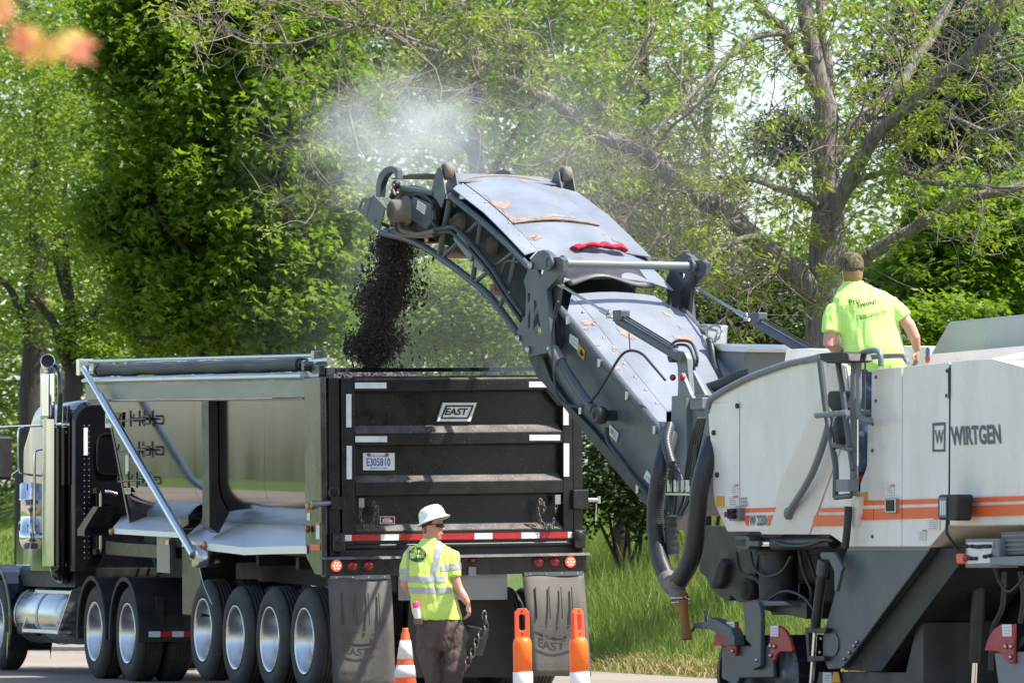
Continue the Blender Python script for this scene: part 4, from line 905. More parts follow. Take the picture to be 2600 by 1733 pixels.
for fl, (ex0, ex1, eyb, eyt), (rx0, rx1, ryb, ryt), s_ in ((f1, (892, 955, 1633, 1614), (866, 981, 1713, 1701), 'RANDOLPH OHIO'), (f2, (1378, 1452, 1620, 1597), (1363, 1480, 1694, 1683), 'RANDOLPH OHIO')):
    u = flap_u((eyb - 1463) / 280); rear_text('lettering', 'EAST', ex0, ex1, eyb, eyt, 'flapdark', u, fl, .03)
    u = flap_u((ryb - 1463) / 280); rear_text('lettering', s_, rx0, rx1, ryb, ryt, 'flapdark', u, fl, .012)
    for yy in (eyt - 10, eyb + 9):
        u = flap_u((yy - 1463) / 280); decal_rear('raised_line', ex0 - 14, yy - 1.5, ex1 + 8, yy + 1.5, 'flapdark', u, fl, th=.006)
    dx = ex0 - 892 if fl is f1 else 1360 - 870
    for k, x in enumerate((870, 904, 935, 962)):
        off = 0 if fl is f1 else 490; P = []
        for yy in np.linspace(1505, 1585, 8): u = flap_u((yy - 1463) / 282) + .006; v_, z_ = Rr(x + off + (yy - 1505) * .06, yy - (0 if fl is f1 else 16), u); P.append((u, v_, z_))
        m = MB(); m.tube(P, .009, 5); m.build('raised_rib', M['flapdark'], fl, TB)
for x0, x1, y in ((838, 990, 1466), (1330, 1480, 1457)):
    m = MB(); a, b_ = Rr(x0, y, -.06), Rr(x1, y - 3, -.06); m.prism([(a[0], a[1] - .02), (a[0], a[1] + .02), (b_[0], b_[1] + .02), (b_[0], b_[1] - .02)], 0, -.07, -.052); hb_ = m.build('flap_hanger', M['dull'], tl, TB)
    for f in (.1, .37, .63, .9):
        v_, z_ = a[0] + (b_[0] - a[0]) * f, a[1] + (b_[1] - a[1]) * f; m = MB(); m.ball((-.07, v_, z_), .008, .014, .014, 8, 5); m.build('hanger_bolt', M['steel'], hb_, TB)
# under-ride plate and panels between the flaps
m = MB(); a, b_, c_, d_ = (Rr(x, y, .05) for x, y in ((1012, 1441), (1288, 1434), (1288, 1521), (1012, 1523))); m.prism([a, b_, c_, d_], 0, .05, .065); m.build('rear_pan', M['dull'], tl, TB)
m = MB(); a, b_, c_, d_ = (Rr(x, y, .25) for x, y in ((1040, 1500), (1305, 1500), (1308, 1718), (1030, 1718))); m.prism([a, b_, c_, d_], 0, .25, .27); m.build('centre_flap', M['chassis'], tl, TB)
chain([R3(1228, 1555, -.02), R3(1233, 1590, -.03), R3(1213, 1620, -.02), R3(1198, 1660, -.02), R3(1180, 1690, -.02), R3(1160, 1712, .0), R3(1157, 1740, .0)], 'safety_chain', tl, R=.034, r=.011)
m = MB(); p = R3(1212, 1590, .08); m.cyl(p, (p[0] + .05, p[1] + .05, p[2] - .25), .12, n=14); m.build('air_tank', M['chassis'], tl, TB)
# chassis
m = MB(); m.box(.3, 8.3, -1.75, -1.62, .98, 1.28); m.box(.3, 8.3, -.98, -.85, .98, 1.28); m.box(.25, 8.0, -2.2, -.45, 1.30, 1.40)
for u in (.5, 1.9, 3.3, 4.7, 6.0): m.box(u, u + .1, -2.3, -.35, 1.18, 1.30)
m.build('chassis_frame', M['chassis'], tl, TB)
m = MB(); u0, u1 = S(462, 1460, -.12)[0], S(510, 1460, -.12)[0]; m.box(u1, u0, -.5, -.12, zS(485, 1562, -.12), zS(485, 1392, -.12)); m.build('landing_leg_panel', M['black'], tl, TB, .01)
m = MB(); a, b_ = S(268, 1372, -.3), S(410, 1418, -.3); m.box(b_[0], a[0], -.6, -.3, b_[1], a[1]); m.build('tool_box', M['black'], tl, TB, .01)
decal_side('reflector', 411, 1370, 421, 1382, 'orange', -.05); decal_side('reflector', 421, 1370, 429, 1382, 'tape', -.05)
m = MB(); a = S(420, 1385, -.08); m.box(a[0] - .25, a[0] + .25, -.12, -.055, a[1] - .28, a[1] + .12); m.build('bracket_plate', M['dull'], tl, TB)
# wheels: one tyre-and-rim set, copied
def wheel_meshes():
    # axle axis = local y, outer face at y = 0
    w_ = .28; R = .525; prof = [(.325, -.012), (.345, 0.0), (.41, .006), (.47, -.004), (.505, -.03), (R, -.055)]
    for k in range(5):
        y = -.06 - k * .036; prof += [(R, y), (R, y - .020), (R - .012, y - .022), (R - .012, y - .032)]
    prof += [(R, -w_ + .055), (.505, -w_ + .03), (.46, -w_), (.325, -w_ + .01)]
    t = MB(); t.lathe(prof, (0, 0, 0), 1, 48, closed=True)
    r = MB(); r.lathe([(.318, -.27), (.322, -.02), (.330, .0), (.318, .006), (.300, -.012), (.288, -.03), (.276, -.15), (.255, -.19), (.17, -.205), (.14, -.20), (.125, -.17), (.11, -.13), (.085, -.115), (.001, -.113)], (0, 0, 0), 1, 48)
    n = MB()
    for k in range(10):
        a = 2 * math.pi * k / 10; n.cyl((.155 * math.sin(a), -.205, .155 * math.cos(a)), (.155 * math.sin(a), -.165, .155 * math.cos(a)), .014, n=6)
    return t.mesh('tyre', M['rubber']), r.mesh('rim', M['alu']), n.mesh('nuts', M['steel'])
TY, RI, NU = wheel_meshes()
def wheel(parent, centre_world, fr, flip=False, dual=True, rim=True):
    Rm = Matrix([list(r) for r in fr.R]).to_4x4()
    if flip: Rm = Rm @ Matrix.Rotation(math.pi, 4, 'Z')
    mw = Matrix.Translation(Vector(centre_world)) @ Rm
    t = link('wheel', TY, parent, mw)
    r = link('rim', RI, t); link('wheel_nuts', NU, t)
    if dual: link('inner_tyre', TY, t, mw @ Matrix.Translation((0, -.33, 0)))
    return t
for i, (px, py) in enumerate(((772, 1629), (684, 1624), (596.7, 1622), (514.7, 1598))):
    c = TR.hit(px, py, 1, -.06); c[2] = .525 if i < 3 else .585
    wheel(tl, TR.w(c), TR); wheel(tl, TR.w((c[0], -2.55, c[2])), TR, True)
    m = MB(); m.cyl((c[0], -.4, c[2]), (c[0], -2.2, c[2]), .07, n=10); m.box(c[0] - .15, c[0] + .35, -1.0, -.8, c[2] + .05, 1.0); m.box(c[0] - .15, c[0] + .35, -1.8, -1.6, c[2] + .05, 1.0); m.build('axle', M['chassis'], tl, TR)

# ================================================================== MILLINGS: load, fall
zl = z_band1 - .10
pe = TB.hit(905, 905, 1, -1.0); nu, nv_ = 60, 26; V = []
for i in range(nu):
    for j in range(nv_):
        u = .16 + 8.0 * i / (nu - 1) ; v_ = -.26 - 2.2 * j / (nv_ - 1)
        d = math.hypot((u - pe[0]) / 1.4, (v_ + 1.05) / 1.1); h = -.35 + .62 * math.exp(-d * d * .8) - .04 * u
        h += .06 * noise.noise(Vector((u * 3, v_ * 3, 1))) + .04 * noise.noise(Vector((u * 9, v_ * 9, 4)))
        V.append(TB.w((u, v_, zl + h)))
Fc = [(i * nv_ + j, (i + 1) * nv_ + j, (i + 1) * nv_ + j + 1, i * nv_ + j + 1) for i in range(nu - 1) for j in range(nv_ - 1)]
def chunks(P, size):
    N = len(P); T = np.array([[1, 0, 0], [-1, 0, 0], [0, 1, 0], [0, -1, 0], [0, 0, 1], [0, 0, -1]], float)
    FF = np.array([(0, 2, 4), (2, 1, 4), (1, 3, 4), (3, 0, 4), (2, 0, 5), (1, 2, 5), (3, 1, 5), (0, 3, 5)])
    A = RNG.normal(size=(N, 3)); A = unit(A); B = unit(np.cross(A, RNG.normal(size=(N, 3)))); C_ = np.cross(A, B)
    jit = RNG.uniform(.5, 1.3, (N, 6, 1)); Q = (T[None] * jit)
    Vv = Q[:, :, 0:1] * A[:, None] + Q[:, :, 1:2] * B[:, None] * .8 + Q[:, :, 2:3] * C_[:, None] * .7
    return (P[:, None] + Vv * size[:, None, None]).reshape(-1, 3), (FF[None] + (np.arange(N) * 6)[:, None, None]).reshape(-1, 3)
lp = []
for _ in range(2600):
    u = RNG.uniform(.16, 3.5); v_ = RNG.uniform(-2.3, -.3); d = math.hypot((u - pe[0]) / 1.4, (v_ + 1.05) / 1.1); h = -.35 + .62 * math.exp(-d * d * .8) - .04 * u
    lp.append(TB.w((u, v_, zl + h + .06 * noise.noise(Vector((u * 3, v_ * 3, 1))) + .01)))
cv_, cf_ = chunks(np.array(lp), RNG.uniform(.008, .032, 2600))
q = [list(f) for f in Fc]; allv = list(map(tuple, V)) + list(map(tuple, cv_)); n0 = len(V)
me = bpy.data.meshes.new('millings_load'); me.from_pydata(allv, [], q + [[a + n0 for a in f] for f in cf_.tolist()]); me.materials.append(M['load'])
tag(link('millings_load', me), 'grey brown asphalt millings heaped in the trailer bed', 'millings', kind='stuff')

# ================================================================== TRACTOR
tt = thing('semi_tractor', 'black semi tractor with chrome stack pulling the dump trailer', 'truck', TR)
def TS(px, py, v=0.0): return TR.side(px, py, v)
for i, (px, py) in enumerate(((322.8, 1611), (239.6, 1604))):
    c = TR.hit(px, py, 1, -.05); wheel(tt, TR.w((c[0], -.05, .51)), TR); wheel(tt, TR.w((c[0], -2.45, .51)), TR, True)
    # quarter fender over the duals
    m = MB(); R0 = .60; sec = []
    for k in range(15):
        a = rad(-8 + 196 * k / 14); sec.append((c[0] - R0 * math.cos(a), .51 + R0 * math.sin(a)))
    sec2 = [((p[0] - c[0]) * .965 + c[0], (p[1] - .51) * .965 + .51) for p in sec]
    m.prism(sec + sec2[::-1], 1, -.68, -.03); fo = m.build('drive_fender', M['mblack'], tt, TR)
    m = MB(); m.prism([((p[0] - c[0]) * 1.015 + c[0], (p[1] - .51) * 1.015 + .51) for p in sec] + [((p[0] - c[0]) * .94 + c[0], (p[1] - .51) * .94 + .51) for p in sec][::-1], 1, -.029, -.008); m.build('fender_rim', M['rubber'], fo, TR)
    if i == 0:
        uq = sec[0][0]; z_ = TS(325, 1607, -.05)[1]
        for k in range(4):
            m = MB(); m.box(uq - .012, uq - .006, -.12 - .13 * (k + 1), -.12 - .13 * k - .002, z_ - .03, z_ + .03); m.build('reflective_tape', M['tape' if k % 2 == 0 else 'tapered'], fo, TR)
        for v_ in (-.25, -.55):
            m = MB(); m.box(uq - .008, uq + .04, v_ - .04, v_ + .04, z_ + .06, z_ + .4); m.build('fender_strap', M['chassis'], fo, TR)
    m = MB(); m.cyl((c[0], -.4, .51), (c[0], -2.1, .51), .09, n=10); m.ball((c[0], -1.25, .51), .22, .2, .22); m.build('axle', M['chassis'], tt, TR)
m = MB(); m.box(6.0, 13.2, -1.72, -1.62, .80, 1.06); m.box(6.0, 13.2, -.92, -.82, .80, 1.06); m.box(6.6, 8.6, -1.7, -.8, 1.06, 1.16); m.box(9.2, 9.9, -2.1, -.4, .75, 1.2); m.build('frame_rails', M['chassis'], tt, TR)
m = MB()
for k in range(5): m.tube(catmull([(9.2, -.8 - .12 * k, 1.5), (8.9, -.85 - .12 * k, 1.15), (8.5, -.8 - .1 * k, 1.25), (8.2, -.8, 1.35)]), .014, 5)
m.build('air_lines', M['hose'], tt, TR)
# cab: rear wall with rivets, curved roof
uc0 = TS(180, 1250, -.12)[0]; zr_, zb_ = TS(200, 1012, -.12)[1], TS(200, 1450, -.12)[1]; uc1 = uc0 + 2.3
m = MB(); R = []
for u, dz, dv in ((uc0, -.06, .05), (uc0 + .03, -.015, .015), (uc0 + .12, 0, 0), (uc1 - .6, .0, 0), (uc1 - .1, -.35, .02), (uc1, -.75, .06)):
    ring = []; zt_ = zr_ + dz; v0, v1 = -.12 - dv, -2.38 + dv
    for a in range(7): t = rad(90 * a / 6); ring.append((u, v0 - .22 + .22 * math.sin(t) if False else v0 - .22 * (1 - math.cos(rad(90) - t) if False else 1 - math.sin(t)), zt_ - .22 * (1 - math.cos(t))))
    ring = ring[::1]
    left = [(u, v0 - .22 * (1 - math.sin(rad(15 * a))), zt_ - .22 * (1 - math.cos(rad(15 * a)))) for a in range(7)]
    right = [(u, v1 + .22 * (1 - math.sin(rad(15 * a))), zt_ - .22 * (1 - math.cos(rad(15 * a)))) for a in range(6, -1, -1)]
    R.append([(u, v0, zb_)] + left[::-1] + right[::-1] + [(u, v1, zb_)])
m.rings(R, True); cab = m.build('cab', M['cab'], tt, TR)
es_ = cab.modifiers.new('split', 'EDGE_SPLIT'); es_.split_angle = rad(40)
rv = MB()
for y in np.arange(1080, 1430, 14):
    for px in (214, 226):
        u, v_, z_ = TR.hit(px, y, 0, uc0 - .002); rv.ball((uc0 - .001, v_, z_), .004, .007, .007, 6, 4)
rv.build('rivets', M['dull'], cab, TR)
q = TR.hit(212, 1085, 0, uc0); p = TR.hit(222, 1155, 0, uc0); m = MB(); m.box(uc0 - .012, uc0 - .004, p[1], q[1], p[2], q[2]); m.build('reflective_strip', M['tape'], cab, TR)
q = TR.hit(246, 1098, 0, uc0); p = TR.hit(320, 1205, 0, uc0); m = MB(); cx, cz, hx, hz = (q[1] + p[1]) / 2, (q[2] + p[2]) / 2, abs(q[1] - p[1]) / 2, abs(q[2] - p[2]) / 2
rr = lambda k: [(cx + hx * k * np.sign(math.cos(a)) * abs(math.cos(a)) ** .45, cz + hz * k * np.sign(math.sin(a)) * abs(math.sin(a)) ** .45) for a in np.linspace(0, 2 * math.pi, 32, endpoint=False)]
m.prism(rr(1.0), 0, uc0 - .025, uc0 - .004, holes=[rr(.93)]); m.build('window_frame', M['chrome'], cab, TR); m = MB(); m.prism(rr(.93), 0, uc0 - .012, uc0 - .004); m.build('rear_window', M['lens'], cab, TR)
# side of cab: door edge, window, chrome strip
m = MB(); m.box(uc0 + .35, uc0 + 1.1, -.118, -.112, TS(160, 1195, -.12)[1], TS(160, 1100, -.12)[1]); m.build('side_window', M['lens'], cab, TR)
m = MB(); m.box(uc0 + .03, uc0 + .33, -.118, -.108, TS(165, 1230, -.12)[1], TS(165, 1030, -.12)[1]); m.build('stainless_strip', M['chrome'], cab, TR)
m = MB(); u_, v_, z_ = TR.hit(255, 1245, 0, uc0 - .06); z2 = TR.hit(255, 1400, 0, uc0 - .06)[2]; m.cyl((uc0 - .06, v_, z_), (uc0 - .06, v_, z2), .017, n=10)
for zz in (z_, z2): m.box(uc0 - .075, uc0, v_ - .05, v_ + .05, zz - .03, zz + .03)
m.build('grab_bar', M['chrome'], cab, TR)
m = MB(); u_, v_, z_ = TR.hit(283, 1247, 0, uc0 - .05); m.tube([(uc0 - .02, v_ + .08, z_), (uc0 - .06, v_ + .03, z_), (uc0 - .06, v_ - .06, z_ - .03)], .02, 8); m.build('coupler', M['chrome'], cab, TR)
# exhaust stack
ue = TS(124, 930, .0)[0]; q = lambda px, py, v=.02: (TS(px, py, v)[0], v, TS(px, py, v)[1])
p0 = np.array(q(121, 1075)); pt = np.array(q(121, 960)); el = np.array(q(124, 926)); back = -TR.R.T @ ray(124, 926); back[2] = .25; back /= np.linalg.norm(back); back = back * .5 + np.array([-.6, .35, .3]) * .5; back /= np.linalg.norm(back)
m = MB(); path = catmull([p0, pt, pt + (0, 0, .07), el + back * .02, el + back * .13], 6); m.tube(path, .082, 20, caps=False); stk = m.build('exhaust_stack', M['chrome'], tt, TR)
so_ = stk.modifiers.new('thick', 'SOLIDIFY'); so_.thickness = .006
m = MB(); e = path[-3]; m.cyl(e - back * .02, e - back * .01, .077, n=20); m.build('stack_mouth', M['mblack'], stk, TR)
m = MB(); a, b_ = q(121, 1064, .09), q(121, 1436, .09)
sec = [(a[0] + .17 * math.sin(t), .02 + .12 * math.cos(t)) for t in np.linspace(-1.25, 1.25, 11)] + [(a[0] + .155 * math.sin(t), .02 + .105 * math.cos(t)) for t in np.linspace(1.25, -1.25, 11)]
m.prism(sec, 2, b_[2], a[2]); m.build('heat_shield', M['chrome'], tt, TR)
m = MB(); a, b_ = q(146, 1085, -.02), q(146, 1430, -.02); m.cyl(a, b_, .10, n=16); m.build('muffler', M['cab'], tt, TR)
m = MB(); m.tube(catmull([q(138, 925, -.05), q(150, 940, -.05), q(153, 1000, -.05), q(150, 1090, -.05)], 6), .03, 8); m.build('exhaust_pipe', M['cab'], tt, TR); m = MB(); m.tube(catmull([q(146, 1425, -.02), q(150, 1455, -.05), q(170, 1465, -.25)], 6), .09, 12); m.build('exhaust_pipe', M['cab'], tt, TR)
for y in (1078, 1098):
    a = q(146, y, -.03); m = MB(); m.lathe([(.105, -.02), (.118, -.02), (.118, .02), (.105, .02)], a, 2, 16, closed=True); m.box(a[0] - .05, a[0] + .02, -.3, -.1, a[2] - .02, a[2] + .02); m.build('stack_clamp', M['chrome'], tt, TR)
# mirror, rails, air cleaner
m = MB(); a, b_ = TS(2, 1104, .3), TS(29, 1218, .3); um = (a[0] + b_[0]) / 2
q0, q1 = TR.hit(-12, 1106, 0, um), TR.hit(29, 1217, 0, um); m.box(um - .03, um + .07, q1[1], q0[1], q1[2], q0[2]); m.build('mirror', M['mblack'], tt, TR, .03)
P_ = lambda px, py: tuple(TR.hit(px, py, 0, um + .02))
m = MB(); m.tube(catmull([P_(-20, 1092), P_(5, 1084), P_(105, 1080)], 4), .014, 8); m.tube(catmull([P_(60, 1084), P_(48, 1090), P_(46, 1140), P_(48, 1190), P_(60, 1202), P_(105, 1207)], 6), .013, 8); m.tube([P_(30, 1205), P_(48, 1192)], .013, 8); m.build('mirror_bracket', M['chrome'], tt, TR)
m = MB(); uq = um - .2; P2 = lambda px, py: tuple(TR.hit(px, py, 0, uq)); m.tube(catmull([P2(112, 1139), P2(96, 1142), P2(88, 1155), P2(88, 1250), P2(88, 1340), P2(95, 1353), P2(112, 1354)], 6), .015, 8); m.build('door_grab_rail', M['chrome'], tt, TR)
m = MB(); a = TR.hit(76, 1225, 0, um + .5); b_ = TR.hit(76, 1392, 0, um + .5); h_ = a[2] - b_[2]
m.lathe([(.001, h_), (.10, h_), (.115, h_ - .02), (.115, h_ * .76), (.125, h_ * .755), (.125, h_ * .74), (.105, h_ * .73), (.105, h_ * .28), (.12, h_ * .27), (.12, .1), (.08, .0), (.001, 0)], (um + .5, a[1], b_[2]), 2, 24); m.build('air_cleaner', M['chrome'], tt, TR)
# hood and front fender, front wheel
uw = TS(-10, 1650, -.02)[0]; m = MB(); sec = []
R0 = .70
for k in range(13):
    a = rad(-25 + 205 * k / 12); sec.append((uw - R0 * math.cos(a) * 1.05, .53 + R0 * math.sin(a)))
sec = [(sec[0][0] + .0, .42)] + sec
sec2 = [(uw + (p[0] - uw) * .9, .53 + (p[1] - .53) * .9) for p in sec]
m.prism(sec + sec2[::-1], 1, -.52, .0); m.build('front_fender', M['cab'], tt, TR, .03)
wheel(tt, TR.w((uw, -.03, .53)), TR, dual=False); wheel(tt, TR.w((uw, -2.47, .53)), TR, True, dual=False)
m = MB(); m.prism([(uc1 - .1, 1.15), (uc1 - .1, 2.0), (uw + .9, 1.75), (uw + 1.0, 1.6), (uw + 1.0, .7), (uw + .65, .7), (uw + .3, 1.2)], 1, -2.0, -.5); m.build('hood', M['cab'], tt, TR, .06)
m = MB(); m.box(uc0 + .1, uc1 + .3, -2.3, -.2, .98, zb_ + .03); m.build('cab_floor', M['chassis'], tt, TR)
m = MB(); a = TS(60, 1585, -.05); m.box(a[0] - .5, a[0] + .4, -.5, -.06, .42, .62); m.build('battery_box', M['mblack'], tt, TR, .05)
# fuel tank with steps
u0, u1 = TS(204, 1560, -.35)[0], TS(78, 1560, -.35)[0]; zc_ = TS(150, 1562, -.3)[1]; R0 = .315
m = MB(); m.lathe([(.001, -.02), (R0 * .8, -.02), (R0 * .95, .0), (R0, .03), (R0, u1 - u0 - .03), (R0 * .95, u1 - u0), (.001, u1 - u0 + .02)], (u0, -.36, zc_), 0, 32); tk = m.build('fuel_tank', M['alu'], tt, TR)
for f in (.35, .8):
    m = MB(); u = u0 + (u1 - u0) * f; m.lathe([(R0 + .003, -.03), (R0 + .012, -.03), (R0 + .012, .03), (R0 + .003, .03)], (u, -.36, zc_), 0, 32, closed=True); m.build('tank_strap', M['steel'], tk, TR)
zs1, zs2 = TS(110, 1502, -.05)[1], TS(110, 1602, .0)[1]; ua_, ub_ = TS(158, 1505, -.05)[0], TS(62, 1600, -.03)[0]
for z_, vv in ((zs1, -.16), (zs2, -.0)):
    m = MB(); m.box(ua_, ub_, vv - .16, vv, z_ - .02, z_ + .02); m.build('step_tread', M['diamond'], tk, TR, .006)
for u in (ua_, ub_ - .02):
    m = MB(); m.prism([(-.36, zs1 + .1), (-.16, zs1 + .03), (.0, zs2 + .02), (.0, zs2 - .03), (-.3, zs2 - .03)], 0, u, u + .02); m.build('step_side', M['alu'], tk, TR)

# ================================================================== MILLING MACHINE
mm = thing('milling_machine', 'white and orange road milling machine with raised grey loading conveyor', 'machine', MF)
def side_poly(name, pts, mat, v0, v1, parent, fr, bev=0.0, holes=(), label=None):
    """prism with a pixel outline taken on the plane v = v0, running inwards to v1"""
    m = MB(); m.prism([fr.side(x, y, v0) for x, y in pts], 1, v0, v1, [[fr.side(x, y, v0) for x, y in h] for h in holes])
    return m.build(name, M[mat] if isinstance(mat, str) else mat, parent, fr, bev, label)
def P3(px, py, v, fr): u, z = fr.side(px, py, v); return (u, v, z)
def rod(name, pts, v, r, mat, parent, fr, n=10, k=6):
    vs_ = v if isinstance(v, (list, tuple)) else [v] * len(pts)
    P = [P3(x, y, vv, fr) for (x, y), vv in zip(pts, vs_)]
    m = MB(); m.tube(catmull(P, k) if len(P) > 2 else P, r, n); return m.build(name, M[mat], parent, fr)
def side_text(name, s, bl, br, tl_, mat, v, parent, fr, bold=0.0):
    a, b_, c_ = (P3(*q, v, fr) for q in (bl, br, tl_)); return lettering(name, s, M[mat], parent, fr, a, b_, c_, bold)
# --- hood
HOOD = [(1797, 1048), (1799, 1032), (1806, 1016), (1830, 998), (1856, 985), (1905, 962), (1961, 941), (2005, 928), (2030, 922), (2030, 1356), (1933, 1356), (1929, 1349), (1846, 1349), (1816, 1284), (1810, 1247)]
hd = side_poly('hood', HOOD, 'cream', 0, -2.45, mm, MF, .012)
side_poly('side_skirt', [(2030.5, 922), (2050, 917), (2120, 912), (2150, 930), (2170, 1060), (2170, 1388), (2150, 1388), (2134, 1375), (2107, 1356), (2030.5, 1356)], 'cream', 0, -.035, mm, MF, .006)
rod('hood_trim', [(1797, 1048), (1799, 1028), (1808, 1010), (1856, 981), (1905, 957), (1961, 936), (2005, 922), (2060, 911), (2095, 906)], .015, .028, 'mgreyl', hd, MF, 8)
side_poly('hood_door', [(1800, 1045), (1808, 1024), (1876, 1018), (1876, 1286), (1819, 1286), (1811, 1247)], 'cream', .012, .002, hd, MF, .004)
for x, y in ((1812, 1098), (1821, 1205), (1872, 1030)):
    u, z = MF.side(x, y, .02); m = MB(); m.lathe([(.001, .02), (.022, .02), (.022, 0), (.001, 0)], (u, .012, z), 1, 8); m.build('door_latch', M['mdark'], hd, MF)
side_poly('hood_panel', [(1880, 1018), (1905, 968), (2045, 925), (2100, 922), (2100, 1100), (2000, 1346), (1880, 1340)], 'cream', .006, .001, hd, MF)
side_poly('hood_painted_light', [(2084, 1007), (2100, 930), (2146, 935), (2163, 1060), (2122, 1168), (2080, 1284), (2054, 1355), (1950, 1355), (1980, 1228), (2039, 1100)], 'cream2', .011, .0065, mm, MF)  # flat panel on the hood; the band's reflected light is put into its colour
rod('grey_handrail', [(2107, 1058), (2098, 1100), (2075, 1170), (2048, 1228), (2003, 1299)], [.05, .08, .09, .08, .04], .030, 'mgreyl', mm, MF)
u, z = MF.side(2002, 1303, .03); m = MB(); m.lathe([(.02, -.03), (.05, -.03), (.05, .05), (.02, .06)], (u, .0, z), 1, 10); m.build('hose_clamp', M['hosebrown'], mm, MF)
# --- rear body with proud doors
RB = [(2215, 942), (2410, 922), (2540, 915), (2660, 945), (2660, 1335), (2403, 1335), (2363, 1388), (2156, 1388), (2180, 1305), (2184, 1230), (2203, 1180), (2205, 1080), (2214, 1078)]
rb = side_poly('rear_body', RB, 'cream', -.02, -2.45, mm, MF, .012)
side_poly('door_panel', [(2213, 938), (2289, 931), (2288, 1386), (2156, 1386), (2182, 1303), (2185, 1226), (2201, 1183), (2203, 1077), (2212, 1076)], 'cream', .01, -.018, rb, MF, .005)
side_poly('door_panel', [(2292, 930.5), (2410, 919), (2407, 1334), (2400, 1340), (2361, 1386), (2290.5, 1386)], 'cream', .01, -.018, rb, MF, .005)
side_poly('rear_panel', [(2414, 917), (2517, 910), (2560, 921), (2660, 947), (2660, 1332), (2411, 1332)], 'cream', .01, -.018, rb, MF, .005)
m = MB(); u, z = MF.side(2411, 935, .012); z2 = MF.side(2411, 1010, .012)[1]
for k in range(7): zz = z + (z2 - z) * (k + .5) / 7; m.cyl((u, .014, zz - .022), (u, .014, zz + .022), .012, n=6)
m.build('door_hinge', M['mdark'], rb, MF)
side_poly('seam_line', [(2408.5, 925), (2411, 925), (2409, 1332), (2405.5, 1332)], 'mblack', .008, -.015, rb, MF)
for x, y in ((2222, 957), (2222, 1017), (2402, 941), (2401, 1004), (2214, 1076), (2213, 1143), (2213, 1361)):
    u, z = MF.side(x, y, .02); m = MB(); m.lathe([(.001, .014), (.014, .012), (.016, 0), (.001, 0)], (u, .008, z), 1, 8); m.build('door_bolt', M['mgrey'], rb, MF)
# upper covers behind the operator
uq = MF.side(2363, 900, -.75)
ec = side_poly('engine_cover', [(2363, 905), (2366, 893), (2410, 817), (2660, 792), (2660, 905)], 'hoodgrey', -.75, -2.2, mm, MF, .01)
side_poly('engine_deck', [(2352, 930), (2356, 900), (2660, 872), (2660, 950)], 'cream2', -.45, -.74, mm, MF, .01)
side_poly('console', [(2280, 935), (2282, 877), (2360, 880), (2360, 930)], 'cream', -.9, -1.5, mm, MF, .01)
side_poly('rear_hood_top', [(2517, 909), (2660, 880), (2660, 940)], 'white', -.30, -.44, mm, MF)
for x, y, c_ in ((2354, 892, 'plateblue'), (2353, 910, 'red')):
    u, z = MF.side(x, y, -.44); m = MB(); m.lathe([(.001, .006), (.035, .006), (.035, 0), (.001, 0)], (u, -.448, z), 1, 12); m.build('round_sticker', M[c_], mm, MF)
# hood deck box in front of operator
side_poly('console', [(1990, 920), (1995, 887), (2052, 884), (2130, 893), (2130, 925)], 'cream', -.55, -1.5, mm, MF, .015)
# stripes and lettering
def stripe(pts, mat='orange', v=.015): return side_poly('stripe', pts, mat, v, v - .012, mm, MF)
for pts in ([(1880, 1290.5), (1969, 1287), (1966, 1298), (1884, 1300)], [(2077, 1290), (2146, 1287), (2146, 1298), (2075, 1299)], [(2067, 1307), (2143, 1307), (2143, 1334), (2062, 1334.5)], [(1886, 1308.5), (1899, 1308), (1899, 1334), (1894, 1334)], [(1950, 1307), (1962, 1306.5), (1953, 1333), (1947, 1333.5)]): stripe(pts)
for x0, x1 in ((2184, 2217), (2219, 2289), (2292, 2406), (2412, 2658)):
    f = lambda x, a, b_: a + (b_ - a) * (x - 2184) / 416
    stripe([(x0, f(x0, 1271, 1258)), (x1, f(x1, 1271, 1258)), (x1, f(x1, 1282.5, 1270.5)), (x0, f(x0, 1282.5, 1270.5))], v=.022)
    stripe([(x0, f(x0, 1292, 1279)), (x1, f(x1, 1292, 1279)), (x1, f(x1, 1320, 1307)), (x0, f(x0, 1320, 1307))], v=.022)
side_text('lettering', 'W 220i', (1901, 1334), (1946, 1333), (1901, 1307), 'logo', .018, mm, MF, .03)
side_text('number', '355', (1880, 1286), (1897, 1285), (1879, 1263), 'logo', .018, mm, MF, .0)
side_text('lettering', 'WIRTGEN', (2415, 1131), (2542, 1126), (2412, 1082), 'logo', .014, mm, MF, .035)
lg = side_poly('logo_frame', [(2367, 1073), (2399.5, 1071), (2398.6, 1146), (2367, 1146.5)], 'logo', .016, .010, mm, MF, 0, [[(2370.5, 1080.5), (2396.5, 1079), (2395.5, 1140), (2370.5, 1140.5)]])
side_text('logo_letter', 'W', (2373, 1127), (2395, 1126), (2373, 1091), 'logo', .016, lg, MF, .01)
